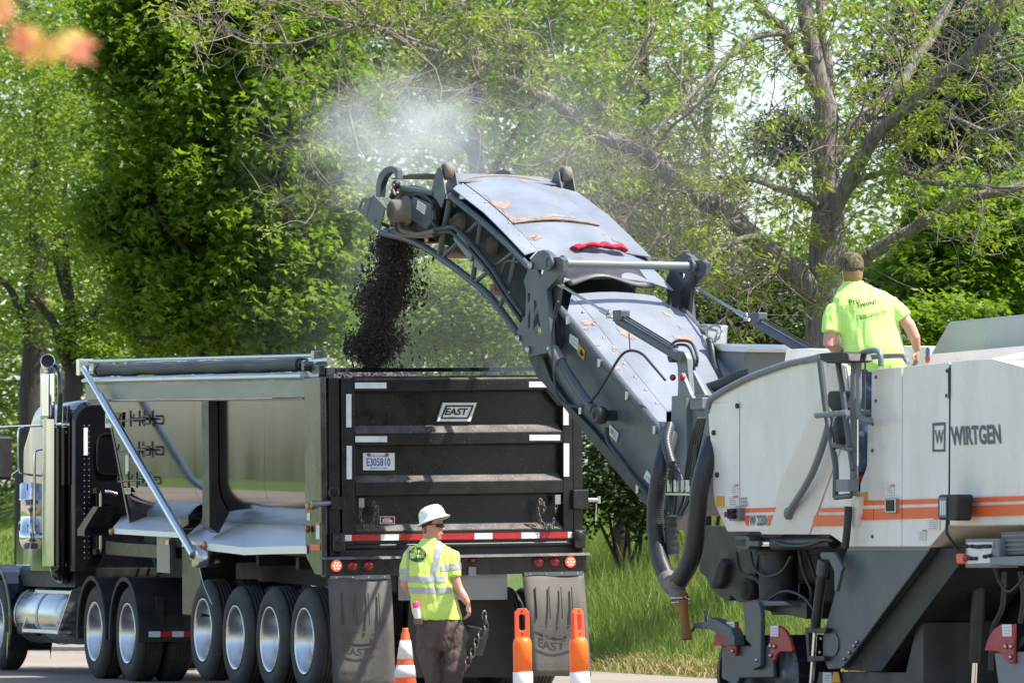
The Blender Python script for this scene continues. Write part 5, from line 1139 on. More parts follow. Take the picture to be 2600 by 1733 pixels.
# stickers
def sticker(pts, mat, v, parent, fr, lines=0):
    o = side_poly('sticker', pts, mat, v, v - .008, parent, fr)
    (x0, y0), (x1, y1), (x2, y2), (x3, y3) = pts
    for k in range(lines):
        f = (k + 1) / (lines + 1); a = (x0 + (x3 - x0) * f, y0 + (y3 - y0) * f); b_ = (x1 + (x2 - x1) * f, y1 + (y2 - y1) * f)
        q = lambda t: (a[0] + (b_[0] - a[0]) * t, a[1] + (b_[1] - a[1]) * t)
        p, r_ = q(.2), q(.85); side_poly('print_line', [p, r_, (r_[0], r_[1] + 1.4), (p[0], p[1] + 1.4)], 'lines', v + .003, v, o, fr)
    return o
sticker([(1818, 1259), (1837, 1259), (1837, 1285), (1819, 1285)], 'yellow', .022, mm, MF)
for x0, y0, x1, y1, n in ((1854, 1230, 1872, 1254, 3), (1846, 1259, 1872, 1283, 4), (2248, 1231, 2269, 1254, 3), (2352, 1315, 2385, 1345, 5), (2330, 1345, 2350, 1372, 4)):
    sticker([(x0, y0), (x1, y0), (x1, y1), (x0, y1)], 'label', .020, mm, MF, n); sticker([(x0 + (x1 - x0) * .55, y0 - 1), (x1, y0 - 1), (x1, y0 + 3), (x0 + (x1 - x0) * .55, y0 + 3)], 'orange', .023, mm, MF)
sticker([(2183, 1249), (2199, 1249), (2199, 1269), (2183, 1269)], 'yellow', .022, mm, MF)
bx_ = side_poly('valve_panel', [(1850, 1290), (1877, 1288), (1877, 1321), (1850, 1321)], 'mgreyl', .06, .0, mm, MF, .006)
for x, y in ((1861, 1296), (1868, 1296), (1861, 1310), (1868, 1310)):
    u, z = MF.side(x, y, .06); m = MB(); m.lathe([(.001, .05), (.018, .05), (.02, 0), (.001, 0)], (u, .06, z), 1, 8); m.build('button', M['mblack'], bx_, MF)
u, z = MF.side(1852, 1305, .07); m = MB(); m.lathe([(.001, .06), (.025, .05), (.015, 0), (.001, 0)], (u, .06, z), 1, 10); m.build('stop_button', M['red'], bx_, MF)
bx_ = side_poly('socket_box', [(2246, 1265), (2272, 1264), (2272, 1301), (2246, 1301)], 'steel', .05, .01, mm, MF, .006); side_poly('socket_opening', [(2249, 1269), (2268, 1268), (2268, 1297), (2249, 1297)], 'mblack', .056, .05, bx_, MF)
# work lamp on the side
wl = side_poly('work_lamp', [(2380, 1262), (2384, 1255), (2430, 1254), (2432, 1262), (2428, 1318), (2424, 1321), (2386, 1319), (2380, 1312)], 'mblack', .22, .08, mm, MF, .02)
side_poly('lamp_glass', [(2384, 1262), (2402, 1261), (2402, 1312), (2384, 1312)], 'mgreyl', .23, .222, wl, MF)
for x in (2388, 2393, 2398): side_poly('lamp_tube', [(x - 1.4, 1270), (x + 1.4, 1270), (x + 1.4, 1306), (x - 1.4, 1306)], 'label', .236, .23, wl, MF)
rod('lamp_cable', [(2405, 1320), (2404, 1350), (2415, 1370), (2432, 1395), (2450, 1400)], [.15, .15, .12, .1, .08], .012, 'mblack', mm, MF, 6)
# control box
cb = side_poly('control_box', [(2450, 1367), (2535, 1366), (2535, 1440), (2450, 1441)], 'mgreyl', .18, .0, mm, MF, .012)
side_poly('control_face', [(2456, 1376), (2520, 1375), (2512, 1428), (2456, 1430)], 'label', .186, .18, cb, MF)
for x, y in ((2457, 1386), (2470, 1386), (2481, 1387), (2487, 1387), (2492, 1387), (2501, 1386), (2508, 1386), (2515, 1386), (2468, 1417), (2480, 1417), (2504, 1412), (2515, 1410)):
    u, z = MF.side(x, y, .19); m = MB(); m.lathe([(.001, .03), (.014, .03), (.016, 0), (.001, 0)], (u, .186, z), 1, 8); m.build('knob', M['mblack'], cb, MF)
side_poly('lamp', [(2425, 1404), (2447, 1404), (2448, 1431), (2427, 1430)], 'orange', .16, .06, cb, MF, .015)
u, z = MF.side(2455, 1415, .2); m = MB(); m.lathe([(.001, .05), (.03, .045), (.02, 0), (.001, 0)], (u, .18, z), 1, 12); m.build('stop_button', M['redlens'], cb, MF)
side_poly('tray', [(2512, 1413), (2660, 1408), (2660, 1436), (2512, 1434)], 'mgreyl', .20, -.1, mm, MF, .01); side_poly('tray_cover', [(2540, 1350), (2660, 1345), (2660, 1407), (2545, 1410)], 'mgrey', .12, -.1, mm, MF, .01)
for k in range(4): side_poly('tray_fin', [(2545, 1357 + 12 * k), (2660, 1353 + 12 * k), (2660, 1357 + 12 * k), (2545, 1361 + 12 * k)], 'mgreyl', .128, .12, mm, MF)
# --- lower side plate and its dark return
sp = side_poly('side_plate', [(2153, 1389), (2363.5, 1389), (2362, 1398), (2327, 1446), (2150, 1677), (2138, 1695), (2102, 1698), (2089, 1662), (2089, 1614), (2122, 1496), (2145, 1410)], 'mgrey', -.04, -.10, mm, MF, .006)
side_poly('plate_cap', [(2152, 1388), (2364, 1388), (2362, 1397), (2151, 1397)], 'mgreyl', -.03, -.038, sp, MF)
side_poly('plate_return', [(2368, 1390), (2446, 1390), (2434, 1435), (2385, 1500), (2329, 1575), (2237, 1704), (2142, 1700), (2330, 1450)], 'mblack', -.09, -.8, mm, MF, .006)
rod('plate_edge_bar', [(2364, 1394), (2150, 1684)], -.03, .014, 'mblack', sp, MF, 6)
for x, y in ((2175, 1629), (2168, 1639), (2156, 1656), (2143, 1672), (2085, 1620), (2082, 1655)):
    u, z = MF.side(x, y, -.03); m = MB(); m.lathe([(.001, .02), (.014, .018), (.016, 0), (.001, 0)], (u, -.038, z), 1, 7); m.build('plate_bolt', M['steel'], sp, MF)
side_poly('inspection_cover', [(2098, 1605), (2120, 1604), (2128, 1622), (2128, 1645), (2120, 1664), (2104, 1666)], 'mgrey', -.03, -.038, sp, MF)
side_poly('drum_housing', [(2080, 1704), (2300, 1706), (2330, 1580), (2345, 1580), (2345, 1800), (2060, 1800)], 'mdark', -.14, -1.2, mm, MF)
sticker([(2089, 1705), (2111, 1706), (2111, 1733), (2089, 1733)], 'label', -.12, mm, MF, 3); sticker([(2116, 1704), (2128, 1704), (2133, 1731), (2111, 1731)], 'yellow', -.12, mm, MF)
# machine belly, dark
side_poly('belly', [(1900, 1358), (2660, 1336), (2660, 1480), (2250, 1500), (2080, 1560), (1960, 1560), (1935, 1480)], 'mblack', -.75, -2.2, mm, MF)
side_poly('rear_well', [(2330, 1440), (2660, 1430), (2660, 1800), (2300, 1800)], 'mblack', -.9, -1.6, mm, MF)
for px, y0, y1, y2, r in ((2372, 1520, 1655, 1800, .045), (2330, 1580, 1700, 1800, .05), (2480, 1460, 1680, 1800, .06)):
    v_ = -.45; rod('lift_cylinder', [(px + 6, y0), (px - 4, y1)], v_, r, 'mdark', mm, MF, 12); rod('piston_rod', [(px - 4, y1), (px - 9, y2)], v_, r * .5, 'chrome', mm, MF, 10)
side_poly('support_leg', [(2315, 1578), (2336, 1580), (2330, 1690), (2312, 1690)], 'mgrey', -.2, -.4, mm, MF, .01)
rod('sagging_hose', [(2525, 1442), (2540, 1480), (2562, 1501), (2590, 1478), (2620, 1440)], -.1, .012, 'hose', mm, MF, 6)
# --- front leg, steering cylinder
u, z = MF.side(1976, 1400, -.32); z2 = MF.side(1976, 1540, -.32)[1]; m = MB(); m.cyl((u, -.32, z2), (u, -.32, z + .12), .165, n=22); m.lathe([(.19, 0), (.19, .07), (.165, .07)], (u, -.32, z - .02), 2, 22); m.build('leg_column', M['mdark'], mm, MF)
rod('steering_cylinder', [(1968, 1379), (2118, 1374)], -.08, .058, 'mdark', mm, MF, 14); rod('piston_rod', [(1922, 1379), (1968, 1379)], -.08, .026, 'chrome', mm, MF, 12)
side_poly('cylinder_fork', [(1862, 1365), (1872, 1357), (1900, 1360), (1903, 1372), (1925, 1372), (1925, 1386), (1903, 1386), (1898, 1394), (1870, 1392), (1868, 1384), (1892, 1384), (1892, 1370), (1866, 1371)], 'mgrey', -.03, -.15, mm, MF, .008)
rod('hydraulic_line', [(1965, 1372), (2000, 1384), (2050, 1383), (2090, 1370), (2115, 1372)], 0, .014, 'hose', mm, MF, 6)
rod('tilt_cylinder', [(2092, 1424), (2070, 1592)], -.0, .043, 'mdark', mm, MF, 14); rod('tilt_cylinder_head', [(2092, 1421), (2087, 1458)], -.0, .050, 'mgrey', mm, MF, 14)
rod('piston_rod', [(2070, 1592), (2060, 1740)], 0, .02, 'chrome', mm, MF, 10)
side_poly('cylinder_bracket', [(2080, 1408), (2086, 1401), (2118, 1401), (2140, 1440), (2135, 1452), (2124, 1500), (2118, 1500), (2118, 1450), (2104, 1420), (2086, 1418)], 'mgrey', .06, .03, mm, MF, .006)
side_poly('guide_frame', [(2043, 1592), (2098, 1594), (2095, 1606), (2052, 1606), (2054, 1664), (2092, 1664), (2092, 1676), (2050, 1680)], 'mdark', .02, -.04, mm, MF, .006)
for pts, v_, r in (([(1905, 1400), (1915, 1440), (1945, 1462), (1985, 1450), (2010, 1410)], -.12, .014), ([(2030, 1395), (2040, 1450), (2060, 1500), (2055, 1550)], -.25, .016), ([(2045, 1390), (2062, 1440), (2085, 1520), (2080, 1580)], -.3, .014), ([(1940, 1530), (1990, 1500), (2040, 1515), (2075, 1560)], -.1, .013), ([(2400, 1450), (2410, 1540), (2425, 1640), (2420, 1760)], -.6, .02), ([(2440, 1445), (2450, 1540), (2445, 1650), (2455, 1760)], -.55, .018), ([(2550, 1450), (2545, 1540), (2520, 1600), (2515, 1700)], -.4, .022), ([(2590, 1450), (2598, 1520), (2590, 1580)], -.4, .02), ([(1870, 1400), (1880, 1450), (1920, 1470), (1940, 1500)], -.3, .016)):
    rod('hydraulic_hose', pts, v_, r, 'hose', mm, MF, 7)
for pts, v_ in (([(1935, 1480), (2030, 1480), (2030, 1520), (1935, 1520)], -.62), ([(2040, 1410), (2075, 1405), (2075, 1470), (2040, 1480)], -.45), ([(2460, 1470), (2500, 1465), (2500, 1600), (2460, 1610)], -.7)): side_poly('valve_block', pts, 'mdark', v_, v_ - .12, mm, MF, .01)
# --- crawler unit
def crawler(cx, sgn, ytop=1590, lab=None):
    """cx = px of its middle on the outer plane"""
    uc = MF.side(cx, 1660, -.08)[0]; zt_ = .70; L = .80; m = MB(); R0 = .34; pts = []
    for k in range(9): a = rad(90 - 180 * k / 8); pts.append((uc + L - R0 + R0 * math.cos(a), zt_ - R0 + R0 * math.sin(a)))
    for k in range(9): a = rad(270 - 180 * k / 8); pts.append((uc - L + R0 + R0 * math.cos(a), zt_ - R0 + R0 * math.sin(a)))
    cz = zt_ - R0; inner = [(uc + (p[0] - uc) * .94, cz + (p[1] - cz) * .86) for p in pts]
    m.prism(pts, 1, -.44, -.09, [inner]); tr = m.build('crawler_track', M['mblack'], mm, MF)
    per = []; P = pts + [pts[0]]
    for i in range(len(P) - 1):
        d = math.dist(P[i], P[i + 1]); n = max(1, round(d / .15))
        for k in range(n): f = (k + .5) / n; per.append(((P[i][0] + (P[i + 1][0] - P[i][0]) * f, P[i][1] + (P[i + 1][1] - P[i][1]) * f), (P[i + 1][0] - P[i][0], P[i + 1][1] - P[i][1])))
    for c, d in per:
        l_ = math.hypot(*d); t = (d[0] / l_, d[1] / l_); nn = (t[1], -t[0]); 
        if (c[0] + nn[0] - uc) * nn[0] + (c[1] + nn[1] - cz) * nn[1] < (c[0] - uc) * nn[0] + (c[1] - cz) * nn[1]: nn = (-nn[0], -nn[1])
        q = [(c[0] + t[0] * a_ + nn[0] * b_, c[1] + t[1] * a_ + nn[1] * b_) for a_, b_ in ((-.06, 0), (.06, 0), (.055, .05), (-.055, .05))]
        m = MB(); m.prism(q, 1, -.46, -.07); m.build('track_shoe', M['mdark'], tr, MF)
    for f in (-.5, -.25, 0, .25, .5):
        m = MB(); m.cyl((uc + f * L * 1.3, -.42, .16), (uc + f * L * 1.3, -.12, .16), .11, n=16); m.build('roller', M['mgrey'], tr, MF)
    for s in (-1, 1):
        m = MB(); m.lathe([(.001, .03), (.06, .03), (.07, .01), (.22, .005), (.24, -.02), (.24, -.25), (.001, -.25)], (uc + s * (L - R0), -.12, cz), 1, 24); m.build('idler_wheel', M['mgrey'], tr, MF)
    return tr, uc
ct, ucr = crawler(1925, 1)
side_poly('track_frame', [(1832, 1640), (1860, 1636), (1960, 1640), (1964, 1718), (1878, 1720), (1868, 1740), (1832, 1720)], 'mgrey', -.05, -.085, ct, MF, .008)
side_poly('leg_yoke', [(1885, 1528), (1925, 1526), (1932, 1560), (1930, 1690), (1912, 1700), (1908, 1640), (1893, 1622)], 'mgrey', .0, -.045, ct, MF, .01)
side_poly('leg_cross_beam', [(1925, 1524), (1990, 1524), (2010, 1536), (1930, 1538)], 'mgrey', -.03, -.5, ct, MF, .01)
side_poly('leg_beam', [(1920, 1520), (2048, 1530), (2048, 1570), (1930, 1545)], 'mdark', -.12, -.6, ct, MF)
for pts in ([(1809, 1637), (1813, 1620), (1820, 1596), (1833, 1581), (1843, 1576), (1868, 1577), (1868, 1658), (1866, 1664), (1856, 1661), (1850, 1645), (1838, 1638)], [(1954, 1587), (1976, 1587), (1992, 1598), (2004, 1620), (2012, 1650), (2009, 1654), (1982, 1652), (1971, 1660), (1966, 1676), (1955, 1672)]):
    g = side_poly('track_guard', pts, 'red', -.01, -.04, ct, MF, .006)
sticker([(1845, 1577), (1863, 1577), (1863, 1603), (1846, 1600)], 'label', .0, ct, MF, 3); sticker([(1956, 1587), (1975, 1587), (1975, 1615), (1956, 1614)], 'label', .0, ct, MF, 3)
for x, y in ((1860, 1651), (1956, 1639), (1966, 1640), (1956, 1663), (1921, 1674)):
    u, z = MF.side(x, y, 0); m = MB(); m.lathe([(.001, .02), (.018, .018), (.02, 0), (.001, 0)], (u, -.008, z), 1, 8); m.build('guard_bolt', M['steel'], ct, MF)
ct2, ucr2 = crawler(2690, 1)
side_poly('track_frame', [(2524, 1655), (2700, 1650), (2700, 1740), (2535, 1740)], 'mgreyl', -.05, -.085, ct2, MF, .008)
side_poly('track_guard', [(2499, 1650), (2507, 1622), (2522, 1597), (2540, 1584), (2573, 1583), (2572, 1682), (2562, 1683), (2554, 1676), (2548, 1662), (2535, 1653)], 'red', -.01, -.04, ct2, MF, .006)
sticker([(2544, 1584), (2567, 1584), (2567, 1614), (2545, 1614)], 'label', .0, ct2, MF, 3)
for x, y in ((2553, 1640), (2566, 1640), (2565, 1667)):
    u, z = MF.side(x, y, 0); m = MB(); m.lathe([(.001, .02), (.018, .018), (.02, 0), (.001, 0)], (u, -.008, z), 1, 8); m.build('guard_bolt', M['steel'], ct2, MF)
# tow fork
side_poly('tow_arm', [(1761, 1580), (1795, 1577), (1797, 1566), (1816, 1571), (1855, 1594), (1864, 1615), (1864, 1637), (1845, 1637), (1838, 1615), (1797, 1595), (1762, 1594)], 'mgrey', .04, -.06, mm, MF, .008)
u, z = MF.side(1789, 1556, 0); m = MB(); m.torus((u, -.01, z), .024, .007, 1, 14, 6); m.cyl((u, -.01, z - .03), (u, -.01, z - .07), .012, n=8); m.build('tow_ring', M['mgrey'], mm, MF)
rod('tow_rod', [(1740, 1622), (1764, 1590)], .0, .014, 'mdark', mm, MF, 6)
# conveyor foot under the hood
side_poly('conveyor_foot', [(1776, 1453), (1794, 1466), (1804, 1494), (1842, 1524), (1852.5, 1524), (1855, 1511.6), (1875.5, 1529), (1906, 1522), (1925, 1409), (1900, 1340), (1789, 1333), (1770, 1380)], 'mdark', -.45, -2.0, mm, MF, .01)
side_poly('foot_bumper', [(1820, 1432), (1830, 1415), (1842, 1430), (1830, 1480), (1812, 1494), (1803, 1490)], 'rubber', -.38, -.6, mm, MF, .02)
u, z = MF.side(1892, 1490, -.4); m = MB(); m.lathe([(.001, .02), (.05, .02), (.05, 0), (.11, 0), (.12, -.05), (.001, -.05)], (u, -.40, z), 1, 20); m.build('tail_drum', M['rubber'], mm, MF)
# --- ladder and rails of the platform
z_pl = MF.side(2190, 1222, -.2)[1]
a, b_ = MF.side(2040, 1222, 0)[0], MF.side(2250, 1222, 0)[0]
m = MB(); m.box(b_, a, -2.4, -.05, z_pl - .06, z_pl); m.build('platform', M['mdark'], mm, MF)
for nm, pts, v, r, mt_ in (('ladder_stringer', [(2082, 915), (2090, 985), (2099, 1053), (2115, 1140), (2122, 1190), (2121, 1262)], .20, .026, 'mgrey'), ('ladder_stringer', [(2126, 912), (2142, 1010), (2153, 1104), (2166, 1193)], .20, .024, 'mgrey'), ('ladder_rung', [(2073, 1054), (2100, 1052), (2152, 1047)], .26, .024, 'mgreyl'), ('ladder_rung', [(2117, 1131), (2135, 1133), (2152, 1139), (2168, 1140)], .20, .022, 'mgrey'), ('ladder_rung', [(2121, 1262), (2160, 1258)], .20, .022, 'mgrey'),
        ('platform_post', [(2169, 905), (2168, 1000), (2167, 1258)], .12, .030, 'mgreyl'), ('handrail', [(2211, 1066), (2189, 1063), (2180, 1048), (2181, 985), (2181, 915), (2190, 896), (2223, 889), (2235, 901), (2237, 929)], .14, .024, 'mgreyl'), ('handrail', [(2190, 906), (2284, 903), (2297, 908), (2304, 921)], -.1, .022, 'mgreyl'), ('handrail', [(2185, 1045), (2212, 1046)], .0, .02, 'mgreyl'), ('rail_rod', [(2197, 905), (2195, 1042)], -.05, .008, 'mgrey'), ('post_foot_hose', [(2154, 1285), (2152, 1330), (2146, 1390)], .10, .032, 'mdark')):
    rod(nm, pts, v, r, mt_, mm, MF, 10)
side_poly('ladder_head', [(2078, 897), (2130, 892), (2150, 896), (2156, 917), (2140, 920), (2100, 922), (2082, 914)], 'mblack', .30, .08, mm, MF, .012)
side_poly('head_bracket', [(2043, 908), (2080, 897), (2080, 908), (2062, 915), (2052, 918)], 'mgreyl', .22, .1, mm, MF)
side_poly('junction_box', [(2121, 1216), (2153, 1216), (2153, 1247), (2121, 1247)], 'mgreyl', .24, .14, mm, MF, .008)
side_poly('post_shield', [(2163, 1262), (2183, 1260), (2180, 1304), (2166, 1342), (2160, 1300)], 'cream', .06, .01, mm, MF)
side_poly('seat_block', [(2099, 1000), (2104, 992), (2133, 991), (2136, 1040), (2112, 1045), (2100, 1030)], 'mblack', .12, .02, mm, MF, .02)
u, z = MF.side(2137, 1092, .10); m = MB(); m.lathe([(.001, .06), (.06, .06), (.115, .05), (.12, 0), (.115, -.05), (.001, -.06)], (u, .08, z), 1, 20); m.build('cable_reel', M['mblack'], mm, MF)

# ================================================================== CONVEYOR (part of the machine)
def CP(px, py, v): return P3(px, py, v, CV)
VS = .64
conv = side_poly('conveyor', [(1424, 786), (1690, 1108), (1690, 1300), (1660, 1282), (1386, 965), (1392, 880)], 'mgrey', VS - .02, VS - .06, mm, CV, .004, label='grey inclined conveyor with scraped cover panels')
CVP = [CV.side(x, y, VS - .02) for x, y in [(1424, 786), (1690, 1108), (1690, 1300), (1660, 1282), (1386, 965), (1392, 880)]]
m = MB(); m.prism(CVP, 1, -(VS - .06), -(VS - .02)); m.build('far_side_wall', M['mgrey'], conv, CV)
q = [CV.side(x, y, VS - .06) for x, y in ((1398, 945), (1665, 1262), (1668, 1250), (1402, 935))]; m = MB(); m.prism(q, 1, VS - .062, -(VS - .062)); m.build('belly_plate', M['mdark'], conv, CV)
for s in (1, -1):
    a, b_ = CP(1422, 784, VS), CP(1692, 1110, VS); m = MB(); m.cyl((a[0], VS * s, a[2]), (b_[0], VS * s, b_[2]), .036, n=12); m.build('top_tube', M['mgrey'], conv, CV)
# cover strips: outline points of the top ridge (v=.42) and of the outer edge (v=.64)
def uz(pts, v): return [CV.side(x, y, v) for x, y in pts]
def resample(P, n):
    P = np.array(P); d = np.concatenate([[0], np.cumsum(np.linalg.norm(np.diff(P, axis=0), axis=1))]); t = np.linspace(0, d[-1], n)
    return np.stack([np.interp(t, d, P[:, 0]), np.interp(t, d, P[:, 1])], 1)
def cover(name, ridge, va, vb, mat, crown=.03, nseg=6, th=.012, bend=0.0, n=8):
    """sheet following the ridge profile (u,z), spanning va..vb with a slight crown"""
    P = resample(catmull([(p[0], p[1], 0) for p in ridge], 5), n) if len(ridge) > 2 else resample(ridge, 3); m = MB(); V = []; w_ = nseg + 1
    for i, (u, z) in enumerate(P):
        for j in range(w_):
            f = j / nseg; v_ = va + (vb - va) * f; V.append((u + bend * math.sin(f * math.pi) * (1 if i == 0 else 0), v_, z + crown * math.sin(f * math.pi)))
    k = len(V); V2 = [(a, b_, c_ - th) for a, b_, c_ in V]; r = len(P); Fc = []
    for i in range(r - 1):
        for j in range(nseg):
            a = i * w_ + j; Fc += [(a, a + 1, a + 1 + w_, a + w_), (k + a, k + a + w_, k + a + 1 + w_, k + a + 1)]
    for i in range(r - 1):
        for j in (0, nseg): a = i * w_ + j; Fc.append((a, a + w_, k + a + w_, k + a))
    for i in (0, r - 1):
        for j in range(nseg): a = i * w_ + j; Fc.append((a, a + 1, k + a + 1, k + a))
    m.add(V + V2, Fc, False); o = m.build(name, M[mat], conv, CV)
    for p in o.data.polygons: p.use_smooth = True
    e_ = o.modifiers.new('split', 'EDGE_SPLIT'); e_.split_angle = rad(30)
    return o
RID_LO = uz([(1693, 1042), (1632, 967), (1572, 893), (1513, 818), (1453, 747)], .42)
RID_UP = uz([(1436, 712), (1400, 672), (1365, 635), (1304, 569), (1240, 512), (1170, 459)], .44)
cover('cover_panel', RID_LO[:3], .42, -.44, 'cover'); cover('cover_panel', RID_LO[2:], .42, -.44, 'cover', bend=0.0)
cover('cover_panel', RID_UP[:4], .44, -.46, 'cover', .035); o = cover('cover_panel', [(p[0], p[1] + .008) for p in RID_UP[3:]], .44, -.46, 'cover', .05)
m = MB(); e0 = RID_UP[3]; m.tube([(e0[0] - .004, .44 - .90 * f, e0[1] + .012 + .045 * math.sin(f * math.pi)) for f in np.linspace(0, 1, 14)], .013, 6); m.build('worn_edge', M['rust'], conv, CV)
m = MB(); e1 = RID_UP[-1]; m.tube([(e1[0], .44 - .90 * f, e1[1] + .01 + .05 * math.sin(f * math.pi)) for f in np.linspace(0, 1, 14)], .012, 6); m.build('worn_edge', M['rust'], conv, CV)
def flange(name, inner, outer, va, vb, s, mat, n=8):
    A, B = resample(inner, n), resample(outer, n); m = MB(); V = []
    for a, b_ in zip(A, B): V += [(a[0], va * s, a[1]), (b_[0], vb * s, b_[1]), (b_[0], vb * s, b_[1] - .01), (a[0], va * s, a[1] - .01)]
    Fc = [(i * 4 + j, i * 4 + (j + 1) % 4, (i + 1) * 4 + (j + 1) % 4, (i + 1) * 4 + j) for i in range(n - 1) for j in range(4)] + [(0, 1, 2, 3), tuple(4 * n - 4 + j for j in (3, 2, 1, 0))]
    m.add(V, Fc); return m.build(name, M[mat], conv, CV)
OUT_LO = uz([(1692, 1100), (1630, 1026), (1570, 951), (1500, 866), (1440, 796)], .63); OUT_UP = uz([(1345, 655), (1332, 645), (1278, 588), (1230, 540), (1151, 479)], .66)
for s in (1, -1):
    flange('side_flange', RID_LO, OUT_LO, .425, .63, s, 'cover'); flange('side_flange', [RID_UP[2], RID_UP[3], RID_UP[4], RID_UP[5]], OUT_UP[1:], .445, .66, s, 'cover')
    flange('side_flange', RID_UP[:3], uz([(1416, 730), (1380, 690), (1345, 655)], .60), .445, .60, s, 'cover')
for pts, va in ((RID_LO, .435), (RID_UP, .45)):
    for k in range(9):
        P = resample(pts, 19); u, z = P[2 * k + 1]; m = MB(); m.ball((u, va + .035, z + .004), .016, .016, .012, 8, 5); m.build('cover_bolt', M['steel'], conv, CV)
# worn patches where the paint is scraped to rust
def patch(pts, o0, s0, parent):
    x0, y0 = o0; P = [(x0 + a * s0, y0 + b_ * s0) for a, b_ in pts]; c = np.mean(P, 0); Q = []
    for i in range(len(P)):                       # ragged outline
        a, b_ = np.array(P[i]), np.array(P[(i + 1) % len(P)])
        for f in (0, .33, .66): q_ = a * (1 - f) + b_ * f; Q.append(q_ + RNG.normal(0, .9, 2))
    def onto(p):
        d = Vector(ray(*p)).normalized(); h = COVB.ray_cast(Vector(CAMP), d)[0]; return None if h is None else h + Vector((0, -.002, .003))
    H = [onto(p) for p in Q]; hc = onto(c)
    if hc is None or any(h is None for h in H): return
    m = MB(); m.add([hc] + H, [(0, 1 + i, 1 + (i + 1) % len(H)) for i in range(len(H))]); m.build('rust_patch', M['rust'], parent)
cvo = [o for o in conv.children if o.name.split('.')[0] in ('cover_panel', 'side_flange')]
vv_, ff_ = [], []
for o in cvo:
    n0 = len(vv_); mw = ROOTM[o.name]; vv_ += [mw @ v.co for v in o.data.vertices]; ff_ += [[i + n0 for i in p.vertices] for p in o.data.polygons]
COVB = BVHTree.FromPolygons(vv_, ff_)
for pts in ([(1480, 480), (1530, 500), (1600, 520), (1680, 510), (1720, 540), (1690, 570), (1640, 590), (1580, 575), (1540, 545)], [(1625, 590), (1660, 620), (1700, 680), (1760, 700), (1850, 690), (1930, 672), (1850, 722), (1790, 745), (1740, 738), (1690, 690)], [(1880, 870), (1950, 850), (2030, 860), (2030, 880), (1960, 910), (1900, 900)], [(1800, 300), (1890, 310), (1880, 325), (1820, 320)], [(1900, 682), (2000, 655), (2150, 645), (2352, 664), (2352, 688), (2150, 668), (2000, 680)], [(1270, 300), (1400, 272), (1640, 262), (1900, 272), (1960, 300), (1800, 290), (1600, 290), (1400, 296)], [(1440, 440), (1470, 452), (1500, 480), (1450, 462)]): patch(pts, (860, 380), .2551, conv)
for pts in ([(920, 790), (1000, 770), (1050, 790), (1000, 815), (960, 830)], [(945, 830), (990, 840), (985, 865), (930, 860)], [(1060, 965), (1090, 975), (1085, 1000), (1055, 995)], [(1190, 1000), (1235, 1010), (1220, 1035), (1190, 1025)], [(1220, 1175), (1280, 1180), (1260, 1205), (1215, 1200)], [(1610, 705), (1700, 740), (1690, 755), (1640, 735)], [(1745, 830), (1800, 850), (1780, 860)], [(1700, 915), (1870, 915), (1880, 945), (1860, 955), (1720, 940)], [(1230, 840), (1300, 880), (1400, 940), (1370, 950), (1260, 900)], [(1170, 75), (1230, 90), (1300, 140), (1260, 130), (1190, 95)], [(480, 80), (560, 60), (600, 70), (560, 90), (500, 100)], [(1100, 40), (1150, 45), (1140, 58), (1105, 55)], [(1330, 200), (1380, 220), (1420, 260), (1390, 255)]): patch(pts, (1200, 580), .2979, conv)
# rubber flap at the joint
a, b_ = np.array(RID_UP[0]), np.array(RID_LO[-1]); m = MB(); V = []; ns = 16
for i in range(5):
    t = i / 4
    for j in range(ns + 1):
        f = j / ns; v_ = .43 - .86 * f; p = np.array(RID_UP[1]) * (1 - t) + (a * .35 + b_ * .65) * t
        V.append((p[0], v_, p[1] + .03 + .025 * math.sin(f * math.pi) + (.075 * math.sin(f * math.pi * 1.05 + .3) ** 2 * t)))
Fc = [(i * (ns + 1) + j, i * (ns + 1) + j + 1, (i + 1) * (ns + 1) + j + 1, (i + 1) * (ns + 1) + j) for i in range(4) for j in range(ns)]
m.add(V, Fc, True); o = m.build('rubber_flap', M['hose'], conv, CV); s_ = o.modifiers.new('thick', 'SOLIDIFY'); s_.thickness = .014
m = MB(); m.hexa([(RID_UP[1][0], .40, RID_UP[1][1] + .045), (RID_UP[1][0] - .05, .40, RID_UP[1][1] - .0), (RID_UP[1][0] - .05, .1, RID_UP[1][1] + .03), (RID_UP[1][0], .1, RID_UP[1][1] + .07)], [(RID_UP[1][0], .40, RID_UP[1][1] + .055), (RID_UP[1][0] - .05, .40, RID_UP[1][1] + .01), (RID_UP[1][0] - .05, .1, RID_UP[1][1] + .04), (RID_UP[1][0], .1, RID_UP[1][1] + .08)]); m.build('clamp_strip', M['steel'], conv, CV)
# truss sides
VT = .66
for s in (1, -1):
    def TP(px, py): u, z = CV.side(px, py, VT); return (u, VT * s, z)
    for nm, pts, r in (('top_chord', [(1143, 497), (1217, 556), (1290, 622), (1345, 680)], .032), ('bottom_chord', [(968, 591), (1044, 610), (1125, 658), (1199, 714), (1248, 758), (1316, 848)], .036), ('truss_post', [(1143, 508), (1115, 652)], .030), ('truss_brace', [(1216, 562), (1123, 655)], .021), ('truss_post', [(1222, 564), (1200, 712)], .026), ('truss_brace', [(1304, 640), (1206, 716)], .021), ('truss_post', [(1310, 650), (1292, 722), (1268, 782)], .024), ('handle_bar', [(1318, 664), (1282, 668), (1268, 735)], .012)):
        P = [TP(x, y) for x, y in pts]; m = MB(); m.tube(catmull(P, 5) if len(P) > 2 else P, r, 10); m.build(nm, M['mgrey'], conv, CV)
